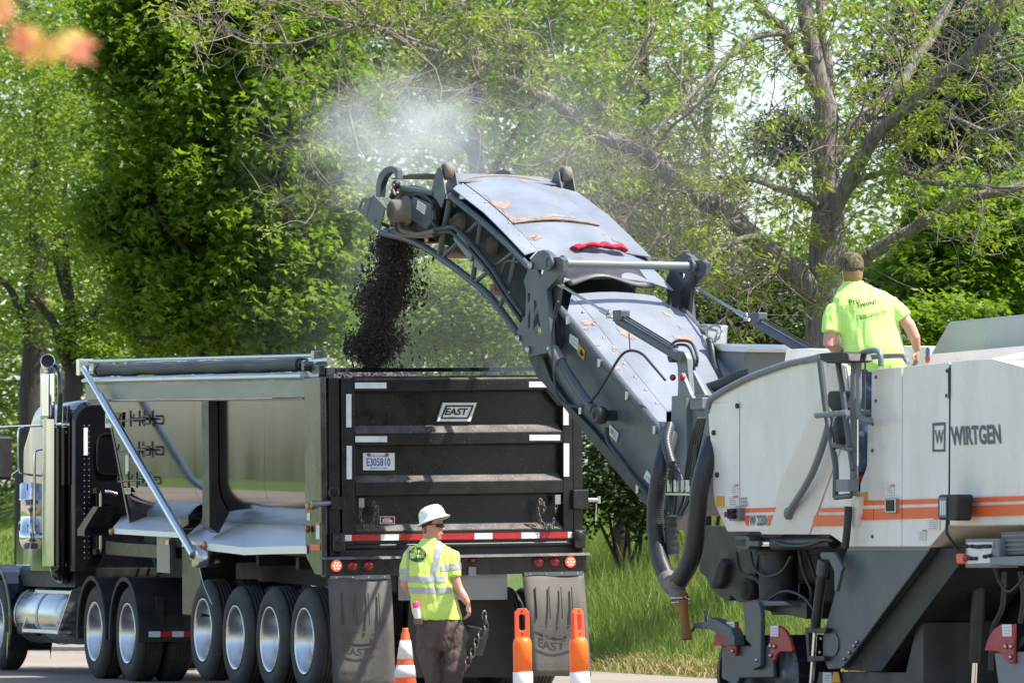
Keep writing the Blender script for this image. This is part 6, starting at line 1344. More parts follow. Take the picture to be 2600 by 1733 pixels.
# belt and rollers inside
bl = [CV.side(x, y, .5) for x, y in ((1010, 500), (1110, 505), (1150, 520), (1250, 600), (1345, 690), (1420, 790), (1392, 860), (1330, 800), (1250, 715), (1180, 655), (1130, 625), (1050, 590), (985, 560))]
m = MB(); m.prism(bl, 1, .46, -.46); m.build('belt', M['mblack'], conv, CV)
for x, y, r in ((1152, 562, .085), (1234, 622, .085), (1040, 545, .13)):
    u, z = CV.side(x, y, .55); m = MB(); m.lathe([(.02, .04), (.03, .02), (.03, 0), (r * .7, -.02), (r, -.05), (r, -.12)], (u, .56, z), 1, 18); m.build('belt_roller', M['hosebrown'], conv, CV)
for x, y in ((1130, 640), (1250, 735)):
    u, z = CV.side(x, y, .5); m = MB(); m.cyl((u, .5, z), (u, -.5, z), .055, n=14); m.build('return_roller', M['rust'], conv, CV)
# head: drive housing, motor guard, hoops, guide rollers
side_poly('head_plate', [(1002, 478), (1040, 470), (1100, 486), (1108, 520), (1100, 572), (1085, 588), (1040, 596), (990, 575), (985, 520)], 'mdark', .66, .60, conv, CV, .006)
side_poly('drive_cover', [(1048, 498), (1095, 518), (1100, 556), (1082, 582), (1046, 560), (1036, 540)], 'mgrey', .70, .662, conv, CV, .006)
sticker([(1060.5, 508), (1081.5, 521), (1077, 545), (1057, 530)], 'label', .708, conv, CV, 3)
u, z = CV.side(1004, 535, .8); m = MB(); m.lathe([(.001, .2), (.08, .2), (.11, .18), (.11, .05), (.15, .04), (.15, 0), (.001, 0)], (u, .66, z), 1, 20); m.build('drive_motor', M['hosebrown'], conv, CV)
side_poly('motor_guard', [(947, 493.5), (978, 527), (962, 585), (929, 558.6)], 'mgrey', .98, .965, conv, CV, .004); side_poly('motor_guard', [(907, 533), (918.7, 504), (944, 500), (929, 553)], 'mgrey', .90, .885, conv, CV, .003, [[(913, 528), (918, 515), (926, 514), (921, 530)]])
m = MB(); a, b_ = CP(955, 560, .98), CP(985, 575, .64); m.cyl(a, b_, .02, n=8); m.build('guard_stay', M['mgrey'], conv, CV)
side_poly('chute_lip', [(968, 590), (975, 578), (1020, 596), (1048, 612), (1040, 616)], 'mdark', .62, -.62, conv, CV)
for s in (1, -1):
    P = [np.array(CV.side(x, y, .64)) for x, y in ((954, 500), (954, 470), (961, 442), (975, 426), (991, 421), (1005, 427))]; P2 = [np.array(CV.side(x, y, .64)) for x, y in ((965, 500), (967, 472), (974, 452), (984, 440), (993, 437), (1000, 440), (1004, 456), (1010, 456), (1008, 430))]
    m = MB(); m.prism([tuple(p) for p in P] + [tuple(p) for p in P2[::-1]], 1, .64 * s, .58 * s); m.build('guard_hoop', M['mgrey'], conv, CV, .006)
    for vv in (.70, .56):
        m = MB(); m.prism([CV.side(x, y, .66) for x, y in ((1105, 482), (1119, 430), (1124, 425), (1130, 428), (1141, 492), (1130, 528))], 1, vv * s, (vv - .012) * s); m.build('roller_bracket', M['mgrey'], conv, CV)
    u, z = CV.side(1136, 434, .63); m = MB(); m.lathe([(.001, -.045), (.05, -.045), (.075, -.04), (.078, 0), (.075, .04), (.05, .045), (.001, .045)], (u, .63 * s, z), 1, 20); m.build('guide_roller', M['hosebrown'], conv, CV)
hc = uz([(1168, 460), (1125, 442), (1060, 442), (1008, 453)], .5); cover('head_cover', hc, .56, -.56, 'mgreyl', .01)
rod('head_arm', [(1022, 477), (1104, 491)], .68, .030, 'mgrey', conv, CV, 10)
m = MB(); a = CP(1006, 468, .72); m.ball(a, .045); m.ball((a[0] + .05, a[1], a[2] - .06), .03); m.cyl((a[0] + .02, a[1], a[2] - .05), (a[0] + .1, a[1], a[2] - .12), .03, n=10); m.build('lamp_joint', M['mdark'], conv, CV)
rod('wire_bundle', [(1000, 468), (998, 480), (1004, 495), (1010, 488)], .76, .012, 'rust', conv, CV, 6)
for k, (pts, mt_, r) in enumerate((([(993, 530), (1008, 541), (1013, 566), (1018, 583), (1040, 592), (1064, 595), (1102, 587)], 'hosebrown', .022), ([(1000, 522), (1003, 560), (1010, 592), (1064, 600), (1100, 597)], 'hosebrown', .020), ([(1100, 585), (1140, 578), (1166, 587), (1243, 673), (1290, 745), (1330, 800)], 'hose', .026), ([(1100, 594), (1140, 588), (1160, 600), (1235, 680), (1280, 750), (1325, 815)], 'hose', .024), ([(1052, 500), (1060, 492), (1085, 500), (1098, 520), (1098, 560), (1110, 580)], 'hose', .018), ([(1053, 505), (1048, 530), (1040, 570)], 'hose', .012))):
    rod('hydraulic_hose', pts, .735 - .012 * k, r, mt_, conv, CV, 8)
side_poly('hose_plate', [(1164, 588), (1200, 640), (1195, 665), (1175, 640), (1150, 606)], 'mgreyl', .71, .70, conv, CV)
side_poly('hose_plate', [(1205, 655), (1230, 672), (1225, 690), (1203, 675)], 'mgreyl', .71, .70, conv, CV)
side_poly('marker_tag', [(1076, 603), (1086, 601), (1087, 612), (1080, 616)], 'orange', .70, .69, conv, CV)
# pivot brackets with cut-outs and cross tube
BR = [(1343, 676), (1349, 655), (1366, 638), (1379, 634), (1390, 640), (1404, 654), (1420, 652), (1431, 660), (1430, 688), (1388, 735), (1394, 800), (1401, 884), (1396, 893), (1345, 905), (1333, 893), (1313, 842), (1318, 826), (1334, 800), (1336, 740), (1330, 712)]
HO = [[(1364, 683), (1380, 686), (1372, 707)], [(1356, 762), (1361, 764), (1375, 845), (1353, 862)], [(1386, 660), (1396, 670), (1380, 690), (1376, 676)][:0] or [(1340, 745), (1346, 742), (1346, 830), (1341, 835)]]
for s in (1, -1):
    m = MB(); m.prism([CV.side(x, y, .76) for x, y in BR], 1, .76 * s, .71 * s, [[CV.side(x, y, .76) for x, y in h] for h in HO]); m.build('pivot_bracket', M['mgrey'], conv, CV)
    for x, y in ((1348, 674), (1404, 668), (1316, 860), (1341, 888), (1396, 887)):
        u, z = CV.side(x, y, .77); m = MB(); m.lathe([(.001, .03), (.032, .03), (.036, 0), (.001, 0)], (u, .76 * s if s > 0 else -.79, z), 1, 12); m.build('pivot_pin', M['steel'], conv, CV)
    m = MB(); m.prism([CV.side(x, y, .70) for x, y in ((1392, 735), (1424, 690), (1412, 800), (1420, 885), (1404, 885))], 1, .70 * s, .66 * s); m.build('bracket_web', M['mdark'], conv, CV)
ub, zb2 = CV.side(1404, 668, .76); m = MB(); m.cyl((ub, .80, zb2), (ub, -.80, zb2), .040, n=16); m.build('cross_tube', M['mgreyl'], conv, CV)
for s in (1, -1):
    for vv in (.80, .66): m = MB(); m.lathe([(.04, -.014), (.075, -.012), (.075, .012), (.04, .014)], (ub, vv * s, zb2), 1, 18, closed=True); m.build('tube_collar', M['mgrey'], conv, CV)
# lower frame channel
side_poly('lower_channel', [(1338, 900), (1372, 893), (1400, 965), (1450, 1035), (1500, 1085), (1570, 1165), (1640, 1255), (1700, 1330), (1685, 1330), (1625, 1268), (1555, 1186), (1480, 1096), (1410, 1008), (1362, 955)], 'mdark', .67, .60, conv, CV, .008)
for x, y in ((1440, 812), (1520, 920), (1590, 1003), (1660, 1090), (1472, 1040), (1617, 1240)):
    side_poly('hose_clip', [(x - 3, y - 10), (x + 4, y - 8), (x + 3, y + 10), (x - 3, y + 12)], 'steel', .69, .66, conv, CV)
rod('hose_run', [(1540, 1085), (1545, 1120), (1580, 1170), (1640, 1250), (1690, 1310)], .70, .024, 'hose', conv, CV, 8)
rod('support_cylinder', [(1408, 892), (1470, 990), (1508, 1040)], .76, .044, 'mgrey', conv, CV, 14, 3); rod('cylinder_sleeve', [(1405, 888), (1425, 920)], .76, .058, 'mgreyl', conv, CV, 14)
u, z = CV.side(1522, 1054, .78); m = MB(); m.lathe([(.03, -.05), (.075, -.05), (.085, 0), (.075, .05), (.03, .05)], (u, .78, z), 1, 18, closed=True); m.cyl((u, .70, z), (u, .62, z), .05, n=12); m.build('cylinder_eye', M['mdark'], conv, CV)
# cables and cylinders that hold the conveyor up
for s, pts in ((1, ((1408, 716), (1545, 797), (1578, 815), (1722, 903))), (-1, None)):
    A = [CP(*q, .70) for q in ((1410, 716), (1545, 797), (1572, 813), (1722, 903))]; A = [(p[0], p[1] * s, p[2]) for p in A]
    m = MB(); m.tube([A[0], A[1]], .013, 8); m.build('steel_cable', M['steel'], conv, CV)
    for f in (.0, .86): p = np.array(A[0]) * (1 - f) + np.array(A[1]) * f; q_ = np.array(A[0]) * (1 - f - .14) + np.array(A[1]) * (f + .14); m = MB(); m.cyl(p, q_, .024, n=10); m.build('cable_ferrule', M['steel'], conv, CV)
    m = MB(); m.torus(A[1], .03, .012, 1); m.torus((A[1][0] - .04, A[1][1], A[1][2] - .03), .03, .012, 2); m.build('shackle', M['steel'], conv, CV)
    m = MB(); m.cyl(A[2], A[3], .046, n=14); c_ = m.build('lift_cylinder', M['mgrey'], conv, CV)
    for vv in (.02, -.02): m = MB(); m.tube([(A[2][0] - .02, A[2][1] + vv, A[2][2] + .06), (A[3][0] + .05, A[3][1] + vv, A[3][2] + .075)], .009, 6); m.build('oil_line', M['hose'], conv, CV)
    m = MB(); m.box(A[2][0] - .12, A[2][0] + .04, A[2][1] - .05, A[2][1] + .05, A[2][2] - .01, A[2][2] + .09); m.build('valve_block', M['mgrey'], conv, CV, .01)
# loose black cable hanging across the side
rod('loose_cable', [(1418, 765), (1408, 800), (1403, 880), (1410, 980), (1425, 1015), (1460, 1031), (1500, 1018), (1540, 960), (1575, 905), (1600, 890), (1630, 898), (1660, 930), (1690, 965)], [.84, .84, .84, .84, .82, .80, .78, .74, .7, .64, .6, .56, .5], .013, 'hose', conv, CV, 7)
rod('cable_hanger', [(1597, 845), (1600, 890)], .64, .006, 'hose', conv, CV, 5)
# slew block of the conveyor
sb = side_poly('slew_post', [(1705, 1005), (1741, 1000), (1745, 1300), (1700, 1345), (1688, 1260), (1702, 1100)], 'mgreyl', .52, .30, mm, CV, .008)
side_poly('slew_block', [(1741, 1002), (1800, 1002), (1802, 1110), (1776, 1250), (1746, 1310)], 'mgreyl', .46, .0, mm, CV, .008)
side_poly('lug', [(1712, 900), (1722, 890), (1736, 893), (1744, 910), (1752, 1000), (1722, 1000), (1720, 930)], 'mgreyl', .60, .55, mm, CV, .006); side_poly('lug', [(1722, 950), (1730, 946), (1752, 1000), (1758, 1010), (1720, 1005)], 'mgreyl', .66, .62, mm, CV, .006)
side_poly('lug', [(1758, 940), (1790, 1002), (1782, 1020), (1760, 1005), (1745, 960)], 'mgreyl', .42, .38, mm, CV, .006)
side_poly('clamp_block', [(1750, 1010), (1782, 1008), (1782, 1038), (1752, 1040)], 'mgreyl', .56, .46, mm, CV, .008)
for x in (1708, 1733): u, z = CV.side(x, 958, .66); m = MB(); m.ball((u, .66, z), .03); m.build('red_knob', M['redlens'], mm, CV)
u, z = CV.side(1720, 903, .62); m = MB(); m.lathe([(.02, -.03), (.06, -.03), (.06, .03), (.02, .03)], (u, .66, z), 1, 14, closed=True); m.build('cylinder_eye', M['mdark'], mm, CV)
for k, pts in enumerate(([(1700, 880), (1720, 865), (1755, 870), (1770, 905), (1768, 930)], [(1705, 888), (1722, 875), (1748, 880), (1762, 910), (1762, 940)])): rod('looped_hose', pts, .5 - .04 * k, .014, 'hose', mm, CV, 7)
# hub with filter box and corrugated hose behind
side_poly('filter_box', [(1760, 884), (1893, 890), (1884, 946), (1765, 944)], 'mgreyl', -.55, -1.2, mm, CV, .01)
side_poly('filter_lid', [(1762, 880), (1830, 872), (1897, 887), (1893, 893), (1760, 887)], 'alu', -.53, -1.22, mm, CV)
side_poly('pump_block', [(1757, 822), (1795, 824), (1790, 880), (1770, 884), (1756, 860)], 'steel', -.62, -.85, mm, CV, .02)
rod('pump_handle', [(1790, 835), (1815, 826), (1832, 835), (1828, 855), (1812, 868)], -.6, .014, 'steel', mm, CV, 6); rod('pump_handle', [(1800, 835), (1822, 842), (1815, 862)], -.6, .014, 'steel', mm, CV, 6)
rod('pipe_stub', [(1880, 912), (1905, 907)], -.8, .05, 'mgrey', mm, CV, 12); rod('pipe_end', [(1903, 907), (1928, 904)], -.8, .045, 'rust', mm, CV, 12)
def ribbed(name, P, r, parent, fr, mat='spiral', pitch=.022, amp=.055, n=16):
    P = [np.array(p) for p in catmull(P, 12)]; d = np.concatenate([[0], np.cumsum([np.linalg.norm(P[i + 1] - P[i]) for i in range(len(P) - 1)])])
    N_ = int(d[-1] / pitch * 4); t = np.linspace(0, d[-1], N_); Q = [np.array([np.interp(x, d, [p[k] for p in P]) for k in range(3)]) for x in t]
    m = MB(); m.tube(Q, [r * (1 + amp * (.5 + .5 * math.cos(2 * math.pi * x / pitch))) for x in t], n); return m.build(name, M[mat], parent, fr)
ribbed('corrugated_hose', [CP(1800, 860, -.5), CP(1808, 890, -.5), CP(1816, 930, -.45), CP(1832, 968, -.4)], .032, mm, CV, pitch=.04)
ribbed('corrugated_hose', [CP(1785, 990, -.2), CP(1830, 975, -.25), CP(1870, 955, -.3), CP(1910, 945, -.35)], .05, mm, CV, pitch=.05)
# the big suction hose loop with ochre sock
HP = lambda x, y, v=.10: P3(x, y, v, MF)
ribbed('suction_hose', [HP(1700, 1105, -.1), HP(1688, 1150, .02), HP(1676, 1195), HP(1665, 1275), HP(1664, 1345), HP(1675, 1415), HP(1696, 1472)], .073, mm, MF)
ribbed('suction_hose', [HP(1722, 1475), HP(1742, 1445), HP(1760, 1395), HP(1770, 1310), HP(1778, 1235), HP(1794, 1170, .05), HP(1812, 1120, -.05)], .080, mm, MF, amp=.03)
m = MB(); m.tube(catmull([HP(1692, 1462), HP(1702, 1484), HP(1714, 1486), HP(1728, 1470)], 5), .080, 16); m.tube(catmull([HP(1710, 1482), HP(1722, 1505), HP(1727, 1518)], 4), [.07, .072, .07, .07, .07, .07, .075, .075, .075][:9], 16); m.build('hose_joint', M['hosebrown'], mm, MF)
m = MB(); sp_ = catmull([HP(1727, 1514), HP(1733, 1538), HP(1737, 1565), HP(1741, 1595), HP(1744, 1622)], 5); m.tube(sp_, [(.072 - .03 * min(i / 8, 1) + .012 * max(0, (i - 12) / 8), .072 - .045 * min(i / 14, 1)) for i in range(len(sp_))], 14); m.build('rubber_sock', M['sock'], mm, MF)
m = MB(); a = HP(1727, 1514); m.lathe([(.074, -.02), (.084, -.02), (.084, .0), (.074, .0)], a, 2, 18, closed=True); m.lathe([(.074, -.055), (.082, -.055), (.082, -.04), (.074, -.04)], a, 2, 18, closed=True); m.build('hose_band', M['steel'], mm, MF)
# black bundle and hydraulic couplings inside the loop
ribbed('sleeved_bundle', [HP(1700, 1080, -.05), HP(1692, 1120, .04), HP(1700, 1160, .06), HP(1706, 1178, .06)], .045, mm, MF, pitch=.03)
ribbed('sleeved_bundle', [HP(1706, 1310, .0), HP(1705, 1345, .0), HP(1706, 1380, .0), HP(1708, 1408, .0)], .055, mm, MF, pitch=.06)
for i, (x0, x1) in enumerate(((1702, 1699), (1712, 1716), (1708, 1735), (1765, 1747), (1770, 1751))):
    rod('hydraulic_hose', [(x0, 1170 if i < 3 else 1130), ((x0 + x1) / 2 + 4, 1200), (x1, 1235), (x1, 1262), ((x1 + 1706) / 2, 1305)], .05, .014, 'hose', mm, MF, 7)
    a, b_ = HP(x1, 1218, .05), HP(x1, 1248, .05); m = MB(); m.cyl(b_, a, .022, n=10); m.build('hose_coupling', M['steel'], mm, MF)
side_poly('coupling_plate', [(1687, 1251), (1752, 1252), (1752, 1257), (1687, 1256)], 'steel', .10, -.06, mm, MF)
for k in range(5): rod('hydraulic_hose', [(1790 - 4 * k, 1060), (1778 - 6 * k, 1120), (1764 - 5 * k, 1180), (1757 - 5 * k, 1235)], .0 - .02 * k, .012, 'hose', mm, MF, 6)
# stickers on the conveyor wall
sticker([(1447, 846.6), (1468, 860), (1466.6, 890), (1445, 869)], 'label', .632, conv, CV, 2); sticker([(1469.6, 873), (1485, 890), (1481.5, 915), (1466, 896)], 'yellow', .632, conv, CV); sticker([(1548, 1076), (1570, 1099), (1564.5, 1121), (1544, 1100)], 'label', .632, conv, CV, 2); sticker([(1642, 1192.6), (1655, 1212), (1651, 1231), (1633, 1212)], 'label', .632, conv, CV, 1)
sticker([(1551, 1086), (1556, 1102), (1548, 1096), (1549, 1092)], 'yellow', .638, conv, CV)
side_poly('sticker_print', [(1474, 886), (1480, 900), (1478, 904), (1471, 898)], 'ink', .64, .63, conv, CV)
# red cloth lying on the cover
rc = np.array(CV.side(1374, 645, .44)); pth = [CV.w((rc[0] + .01 * math.sin(k * 1.3), .10 - .54 * k / 11, rc[1] + .062 + .035 * math.sin(k / 11 * math.pi) + .008 * math.sin(k * 2.1))) for k in range(12)]
m = MB(); m.tube(catmull(pth, 3), [(.060 + .008 * math.sin(i * .5), .026 + .004 * math.sin(i * .7)) for i in range(34)], 12)
for v_ in range(len(m.v)): p = Vector(m.v[v_]); n_ = noise.noise_vector(p * 11) * .014; m.v[v_] = (p.x + n_.x, p.y + n_.y, p.z + n_.z)
tag(m.build('cloth', M['cloth']), 'crumpled red cloth lying across the conveyor cover', 'cloth')

# ================================================================== falling millings and dust
tipc = CV.w((*CV.side(1010, 600, 0)[:1], 0, 0)); YT = 60.55
ys = [590, 620, 660, 710, 780, 850, 930]; xl = [955, 950, 938, 922, 908, 898, 895]; xr = [1045, 1062, 1066, 1070, 1048, 1018, 1000]
N = 46000; y = RNG.uniform(585, 935, N); a_, b_ = np.interp(y, ys, xl), np.interp(y, ys, xr)
t = np.clip(RNG.normal(.44, .22 + .07 * np.sin(y * .045) , N), -.2, 1.4); x = a_ + (b_ - a_) * t; x += 9 * np.sin(y * .055 + t * 4)
x += 12 * np.array([noise.noise(Vector((yy * .02, tt_ * 3, 0))) for yy, tt_ in zip(y, t)]); out = RNG.random(N) < .07; x[out] += RNG.normal(14, 34, out.sum())
dep = YT + np.clip(RNG.normal(0, .2, N), -.4, .6)
P = np.array([at(a, b2, d) for a, b2, d in zip(x, y, dep)])
V, Fc = chunks(P, .72 * RNG.choice([.004, .007, .011, .018, .030], N, p=[.34, .30, .22, .11, .03]) * RNG.uniform(.8, 1.2, N))
V = V.reshape(-1, 6, 3); ctr = V.mean(1, keepdims=True); V = (ctr + (V - ctr) * np.array([1, 1, 1.5])).reshape(-1, 3)
tag(link('falling_millings', np_mesh('falling_millings', V, Fc, M['asphaltbits'])), 'black stream of asphalt chunks falling from the conveyor head', 'millings', kind='stuff')

# ================================================================== PEOPLE
def rings_chain(m, spec, n=20, e=1.0):
    """spec: list of (centre xyz, rx, ry) horizontal ellipses"""
    R = []
    for c, rx, ry in spec:
        R.append([(c[0] + rx * np.sign(math.cos(a)) * abs(math.cos(a)) ** e, c[1] + ry * np.sign(math.sin(a)) * abs(math.sin(a)) ** e, c[2]) for a in np.linspace(0, 2 * math.pi, n, endpoint=False)])
    m.rings(R); return m
def remeshed(m, voxel, smooth=6, name='body'):
    me = m.mesh(name, None); o = bpy.data.objects.new('tmp', me); COL.objects.link(o)
    r = o.modifiers.new('r', 'REMESH'); r.mode = 'VOXEL'; r.voxel_size = voxel
    s = o.modifiers.new('s', 'SMOOTH'); s.iterations = smooth; s.factor = .5
    dg = bpy.context.evaluated_depsgraph_get(); dg.update(); out = bpy.data.meshes.new_from_object(o.evaluated_get(dg))
    bpy.data.objects.remove(o); bpy.data.meshes.remove(me)
    out.polygons.foreach_set('use_smooth', np.ones(len(out.polygons), bool)); out.name = name; return out
def folds(me, amp, freq, stretch=(1, 1, 1), seed=0, dirs=None):
    co = np.empty(len(me.vertices) * 3, np.float32); me.vertices.foreach_get('co', co); co = co.reshape(-1, 3)
    no = np.array([v.normal[:] for v in me.vertices])
    for i in range(len(co)):
        p = co[i]; q = Vector((p[0] * freq * stretch[0] + seed, p[1] * freq * stretch[1], p[2] * freq * stretch[2]))
        d = noise.noise(q) + .5 * noise.noise(q * 2.1); d = abs(d) * 2 - .5
        co[i] += no[i] * amp * d
    me.vertices.foreach_set('co', co.ravel()); me.update()
def trim(me, planes):
    """keep the part in front of none of the planes (co, no)"""
    bm = bmesh.new(); bm.from_mesh(me)
    for co, no in planes:
        bmesh.ops.bisect_plane(bm, geom=bm.verts[:] + bm.edges[:] + bm.faces[:], plane_co=co, plane_no=no, clear_outer=True)
    o = bpy.data.meshes.new(me.name); bm.to_mesh(o); bm.free()
    o.polygons.foreach_set('use_smooth', np.ones(len(o.polygons), bool)); return o
def puff(me, d):
    co = np.array([v.co[:] for v in me.vertices]); no = np.array([v.normal[:] for v in me.vertices]); me.vertices.foreach_set('co', (co + no * d).astype(np.float32).ravel()); me.update()
def add_part(name, me, mat, parent, base):
    me.transform(Matrix.Translation(-Vector(base)))
    if len(me.materials) == 0: me.materials.append(mat)
    else: me.materials[0] = mat
    return link(name, me, parent)
def print_on(name, s, mat, parent, base, bvh, bl, br, tl_, Y, bold=0.0, off=.010):
    """letters pressed onto a garment: rays from the picture plane onto the cloth"""
    V, Fc = text_np(s, bold); m = MB(); P = []
    # subdivide nothing: letters are small; each vertex sits on the cloth
    for a, b_ in V:
        px = bl[0] + (br[0] - bl[0]) * a + (tl_[0] - bl[0]) * b_; py = bl[1] + (br[1] - bl[1]) * a + (tl_[1] - bl[1]) * b_
        d = Vector(ray(px, py)).normalized(); h = bvh.ray_cast(Vector(CAMP), d)[0]
        h = h if h is not None else Vector(at(px, py, Y)); P.append(h - d * off)
    m.add(P, Fc); me = m.mesh(name, mat); return add_part(name, me, mat, parent, base)
def world_bvh(me): return BVHTree.FromPolygons([v.co[:] for v in me.vertices], [p.vertices[:] for p in me.polygons])
def head_mb(m, c, f, lean=(0, 0), k=1.0):
    f = np.array(f) / np.linalg.norm(f); s = np.array([-f[1], f[0], 0]); z = np.array([0, 0, 1.0])
    for R0 in ([(-.122, .040, .022, .022), (-.112, .036, .042, .036), (-.09, .024, .058, .050), (-.06, .012, .074, .060), (-.02, .002, .088, .068), (.02, -.004, .095, .074), (.06, -.006, .094, .074), (.095, -.006, .075, .060), (.12, -.006, .035, .028)],):
        R = [[tuple(np.array(c) + k * (f * (sh + a * math.cos(t)) + s * (b_ * math.sin(t)) + z * h)) for t in np.linspace(0, 2 * math.pi, 20, endpoint=False)] for h, sh, a, b_ in R0]
        m.rings(R)
    def blob(fw, sd, h, r, ry, rz):
        p = np.array(c) + k * (f * fw + s * sd + z * h); m.ball(tuple(p), r * k, (ry) * k, rz * k, 10, 7)
    blob(.098, 0, -.022, .017, .014, .016); blob(.094, 0, -.002, .012, .011, .022); blob(.086, 0, -.062, .014, .02, .010); blob(.084, 0, .022, .016, .03, .012)
    for sd in (-.073, .073): blob(-.008, sd, -.008, .020, .014, .030)
    return m
def hand(m, wrist, palm_dir, side_dir, size=1.0, curl=.5):
    """palm plus five separate fingers"""
    w_ = np.array(wrist); p = np.array(palm_dir) / np.linalg.norm(palm_dir); s = np.array(side_dir) - p * np.dot(side_dir, p); s /= np.linalg.norm(s); n = np.cross(p, s)
    m.tube([w_ - p * .01, w_ + p * .045 * size, w_ + p * .09 * size], [(.026, .02), (.038, .018), (.040, .016)], 12)
    for k, (off, L) in enumerate(((-.030, .070), (-.010, .082), (.011, .078), (.031, .060))):
        b_ = w_ + p * .085 * size + s * off; d1 = p * .9 + n * curl * .5; d2 = p * .6 + n * curl * 1.2
        m.tube([b_, b_ + d1 * L * .45 * size, b_ + (d1 * .45 + d2 * .45) * L * size, b_ + (d1 * .45 + d2 * .45) * L * size + (p * .2 + n * curl * 1.2) * L * .22 * size], [.0095, .009, .008, .006], 8)
    b_ = w_ + p * .03 * size - s * .03; d1 = p * .55 - s * .75
    m.tube([b_, b_ + d1 * .045 * size, b_ + d1 * .045 * size + (p * .8 - s * .1 + n * .3) * .035 * size], [.012, .010, .008], 8)
    return m
# ---------------------------------------------------------------- worker on the road
YW = 56.0
def A(px, py, dy=0.0): return at(px, py, YW + dy)
base = A(1125, 1370); base[2] = 0
pw = thing('person', 'worker in white hard hat and yellow safety shirt standing behind the tailgate', 'person', WorldFrame(base))
def foot(m, p, d, L=.27):
    d = np.array(d) / np.linalg.norm(d); m.tube([p + np.array([0, 0, .07]), p + d * .06 + (0, 0, .055), p + d * .15 + (0, 0, .04), p + d * .21 + (0, 0, .03)], [(.05, .06), (.05, .055), (.05, .04), (.035, .028)], 12); m.tube([p - d * .06 + (0, 0, .025), p + d * .20 + (0, 0, .02)], [(.045, .024), (.045, .02)], 10)
zf = lambda q, z: np.array([q[0], q[1], z])
hc_ = A(1099, 1336); face = (.94, -.34, 0)
m = MB(); head_mb(m, hc_, face)
rings_chain(m, [(A(1094, 1402, .02), .13, .075), (A(1090, 1390, .01), .10, .065), (A(1090, 1374), .066, .066), (A(1094, 1352), .060, .062), (A(1096, 1340), .058, .06)])
rings_chain(m, [(A(1120, 1610), .16, .12), (A(1112, 1560), .165, .125), (A(1098, 1500), .165, .125), (A(1092, 1440), .165, .11), (A(1092, 1404), .14, .08)])
m.tube([A(1135, 1408), A(1149, 1450, -.02), A(1163, 1492, -.03), A(1178, 1515, -.05), A(1188, 1531, -.06)], [.046, .050, .046, .040, .028], 12)
m.tube([A(1050, 1408), A(1034, 1450), A(1028, 1482, .02), A(1040, 1500, .12), A(1055, 1495, .24)], [.044, .045, .043, .038, .027], 12)
hand(m, A(1189, 1532, -.06), (.12, -.05, -1), (.35, 1, .0), .92, -.8); hand(m, A(1056, 1495, .25), (.5, 1, .1), (0, 0, 1), .9, .8)
for hip, kn, an in ((A(1090, 1600), A(1100, 1692, -.03), A(1106, 1778, .05)), (A(1148, 1600), A(1151, 1692, -.06), A(1147, 1782, .02))): m.tube([hip, (hip + kn) / 2, kn, (kn + an) / 2, zf(an, .09)], [.085, .075, .055, .052, .04], 12)
add_part('body', remeshed(m, .0065, 4, 'body'), M['skin'], pw, base)
# shirt
m = MB(); rings_chain(m, [(A(1114, 1573), .212, .155), (A(1108, 1550), .215, .160), (A(1099, 1510), .208, .158), (A(1091, 1465), .198, .150), (A(1089, 1425), .196, .140), (A(1092, 1403), .192, .125), (A(1092, 1390), .165, .11), (A(1091, 1381), .118, .095), (A(1090, 1372), .080, .085), (A(1090, 1366), .074, .08)], 28, .9)
m.tube([A(1128, 1398), A(1145, 1412), A(1150, 1440, -.01), A(1150, 1463, -.02)], [.06, .074, .076, .074], 16); m.tube([A(1055, 1398), A(1040, 1412), A(1032, 1440), A(1031, 1471, .01)], [.07, .070, .06, .055], 16)
shirt = remeshed(m, .0075, 7, 'shirt'); folds(shirt, .011, 5.5, (1.4, 1, .55), 3); folds(shirt, .004, 15, (1.2, 1, .6), 13); bv = world_bvh(shirt)
shc = shirt.copy(); add_part('shirt', shirt, M['hivis'], pw, base)
def hband(py0, py1, me, excl):
    z0, z1 = A(1100, py0)[2], A(1100, py1)[2]
    return trim(me, [(Vector((0, 0, z0)), Vector((0, 0, 1))), (Vector((0, 0, z1)), Vector((0, 0, -1)))] + excl)
xr_ = A(1137, 1480)[0]; xl_ = A(1036, 1480)[0]
keep_torso = [(Vector((A(1147, 1470)[0], 0, 0)), Vector((1, 0, 0)))]
for py0, py1 in ((1462, 1477), (1490, 1505)):
    b_ = hband(py0, py1, shc, keep_torso if py0 > 1470 else [(Vector(A(1131, 1468)), Vector((1, 0, .12)))]); puff(b_, .004); add_part('reflective_band', b_, M['silver'], pw, base)
def strap(xa0, xb0, ya, xa1, xb1, yb, back=True):
    pa, pb = A(xa0, ya), A(xa1, yb); qa, qb = A(xb0, ya), A(xb1, yb)
    nl = Vector((-(pb[2] - pa[2]), 0, pb[0] - pa[0])).normalized(); nl = nl if nl.x < 0 else -nl; nr = Vector((-(qb[2] - qa[2]), 0, qb[0] - qa[0])).normalized(); nr = nr if nr.x > 0 else -nr
    b_ = trim(shc, [(Vector(pa), nl), (Vector(qa), nr), (Vector(A(0 + 1100, yb)), Vector((0, 0, -1)))]); puff(b_, .0035); add_part('reflective_band', b_, M['silver'], pw, base)
strap(1108, 1127, 1380, 1093, 1107, 1463); strap(1033, 1039, 1385, 1033, 1039, 1463)
sd = Vector((.06, 0, -1)).normalized()
b_ = trim(shc, [(Vector(A(1150, 1445)), -sd), (Vector(A(1150, 1429)), sd * -1 * -1)][:0] + [(Vector(A(1150, 1431)), Vector((-.12, 0, 1))), (Vector(A(1150, 1446)), Vector((.12, 0, -1))), (Vector(A(1119, 1440)), Vector((-1, 0, 0)))]); puff(b_, .004); add_part('sleeve_band', b_, M['silver'], pw, base)
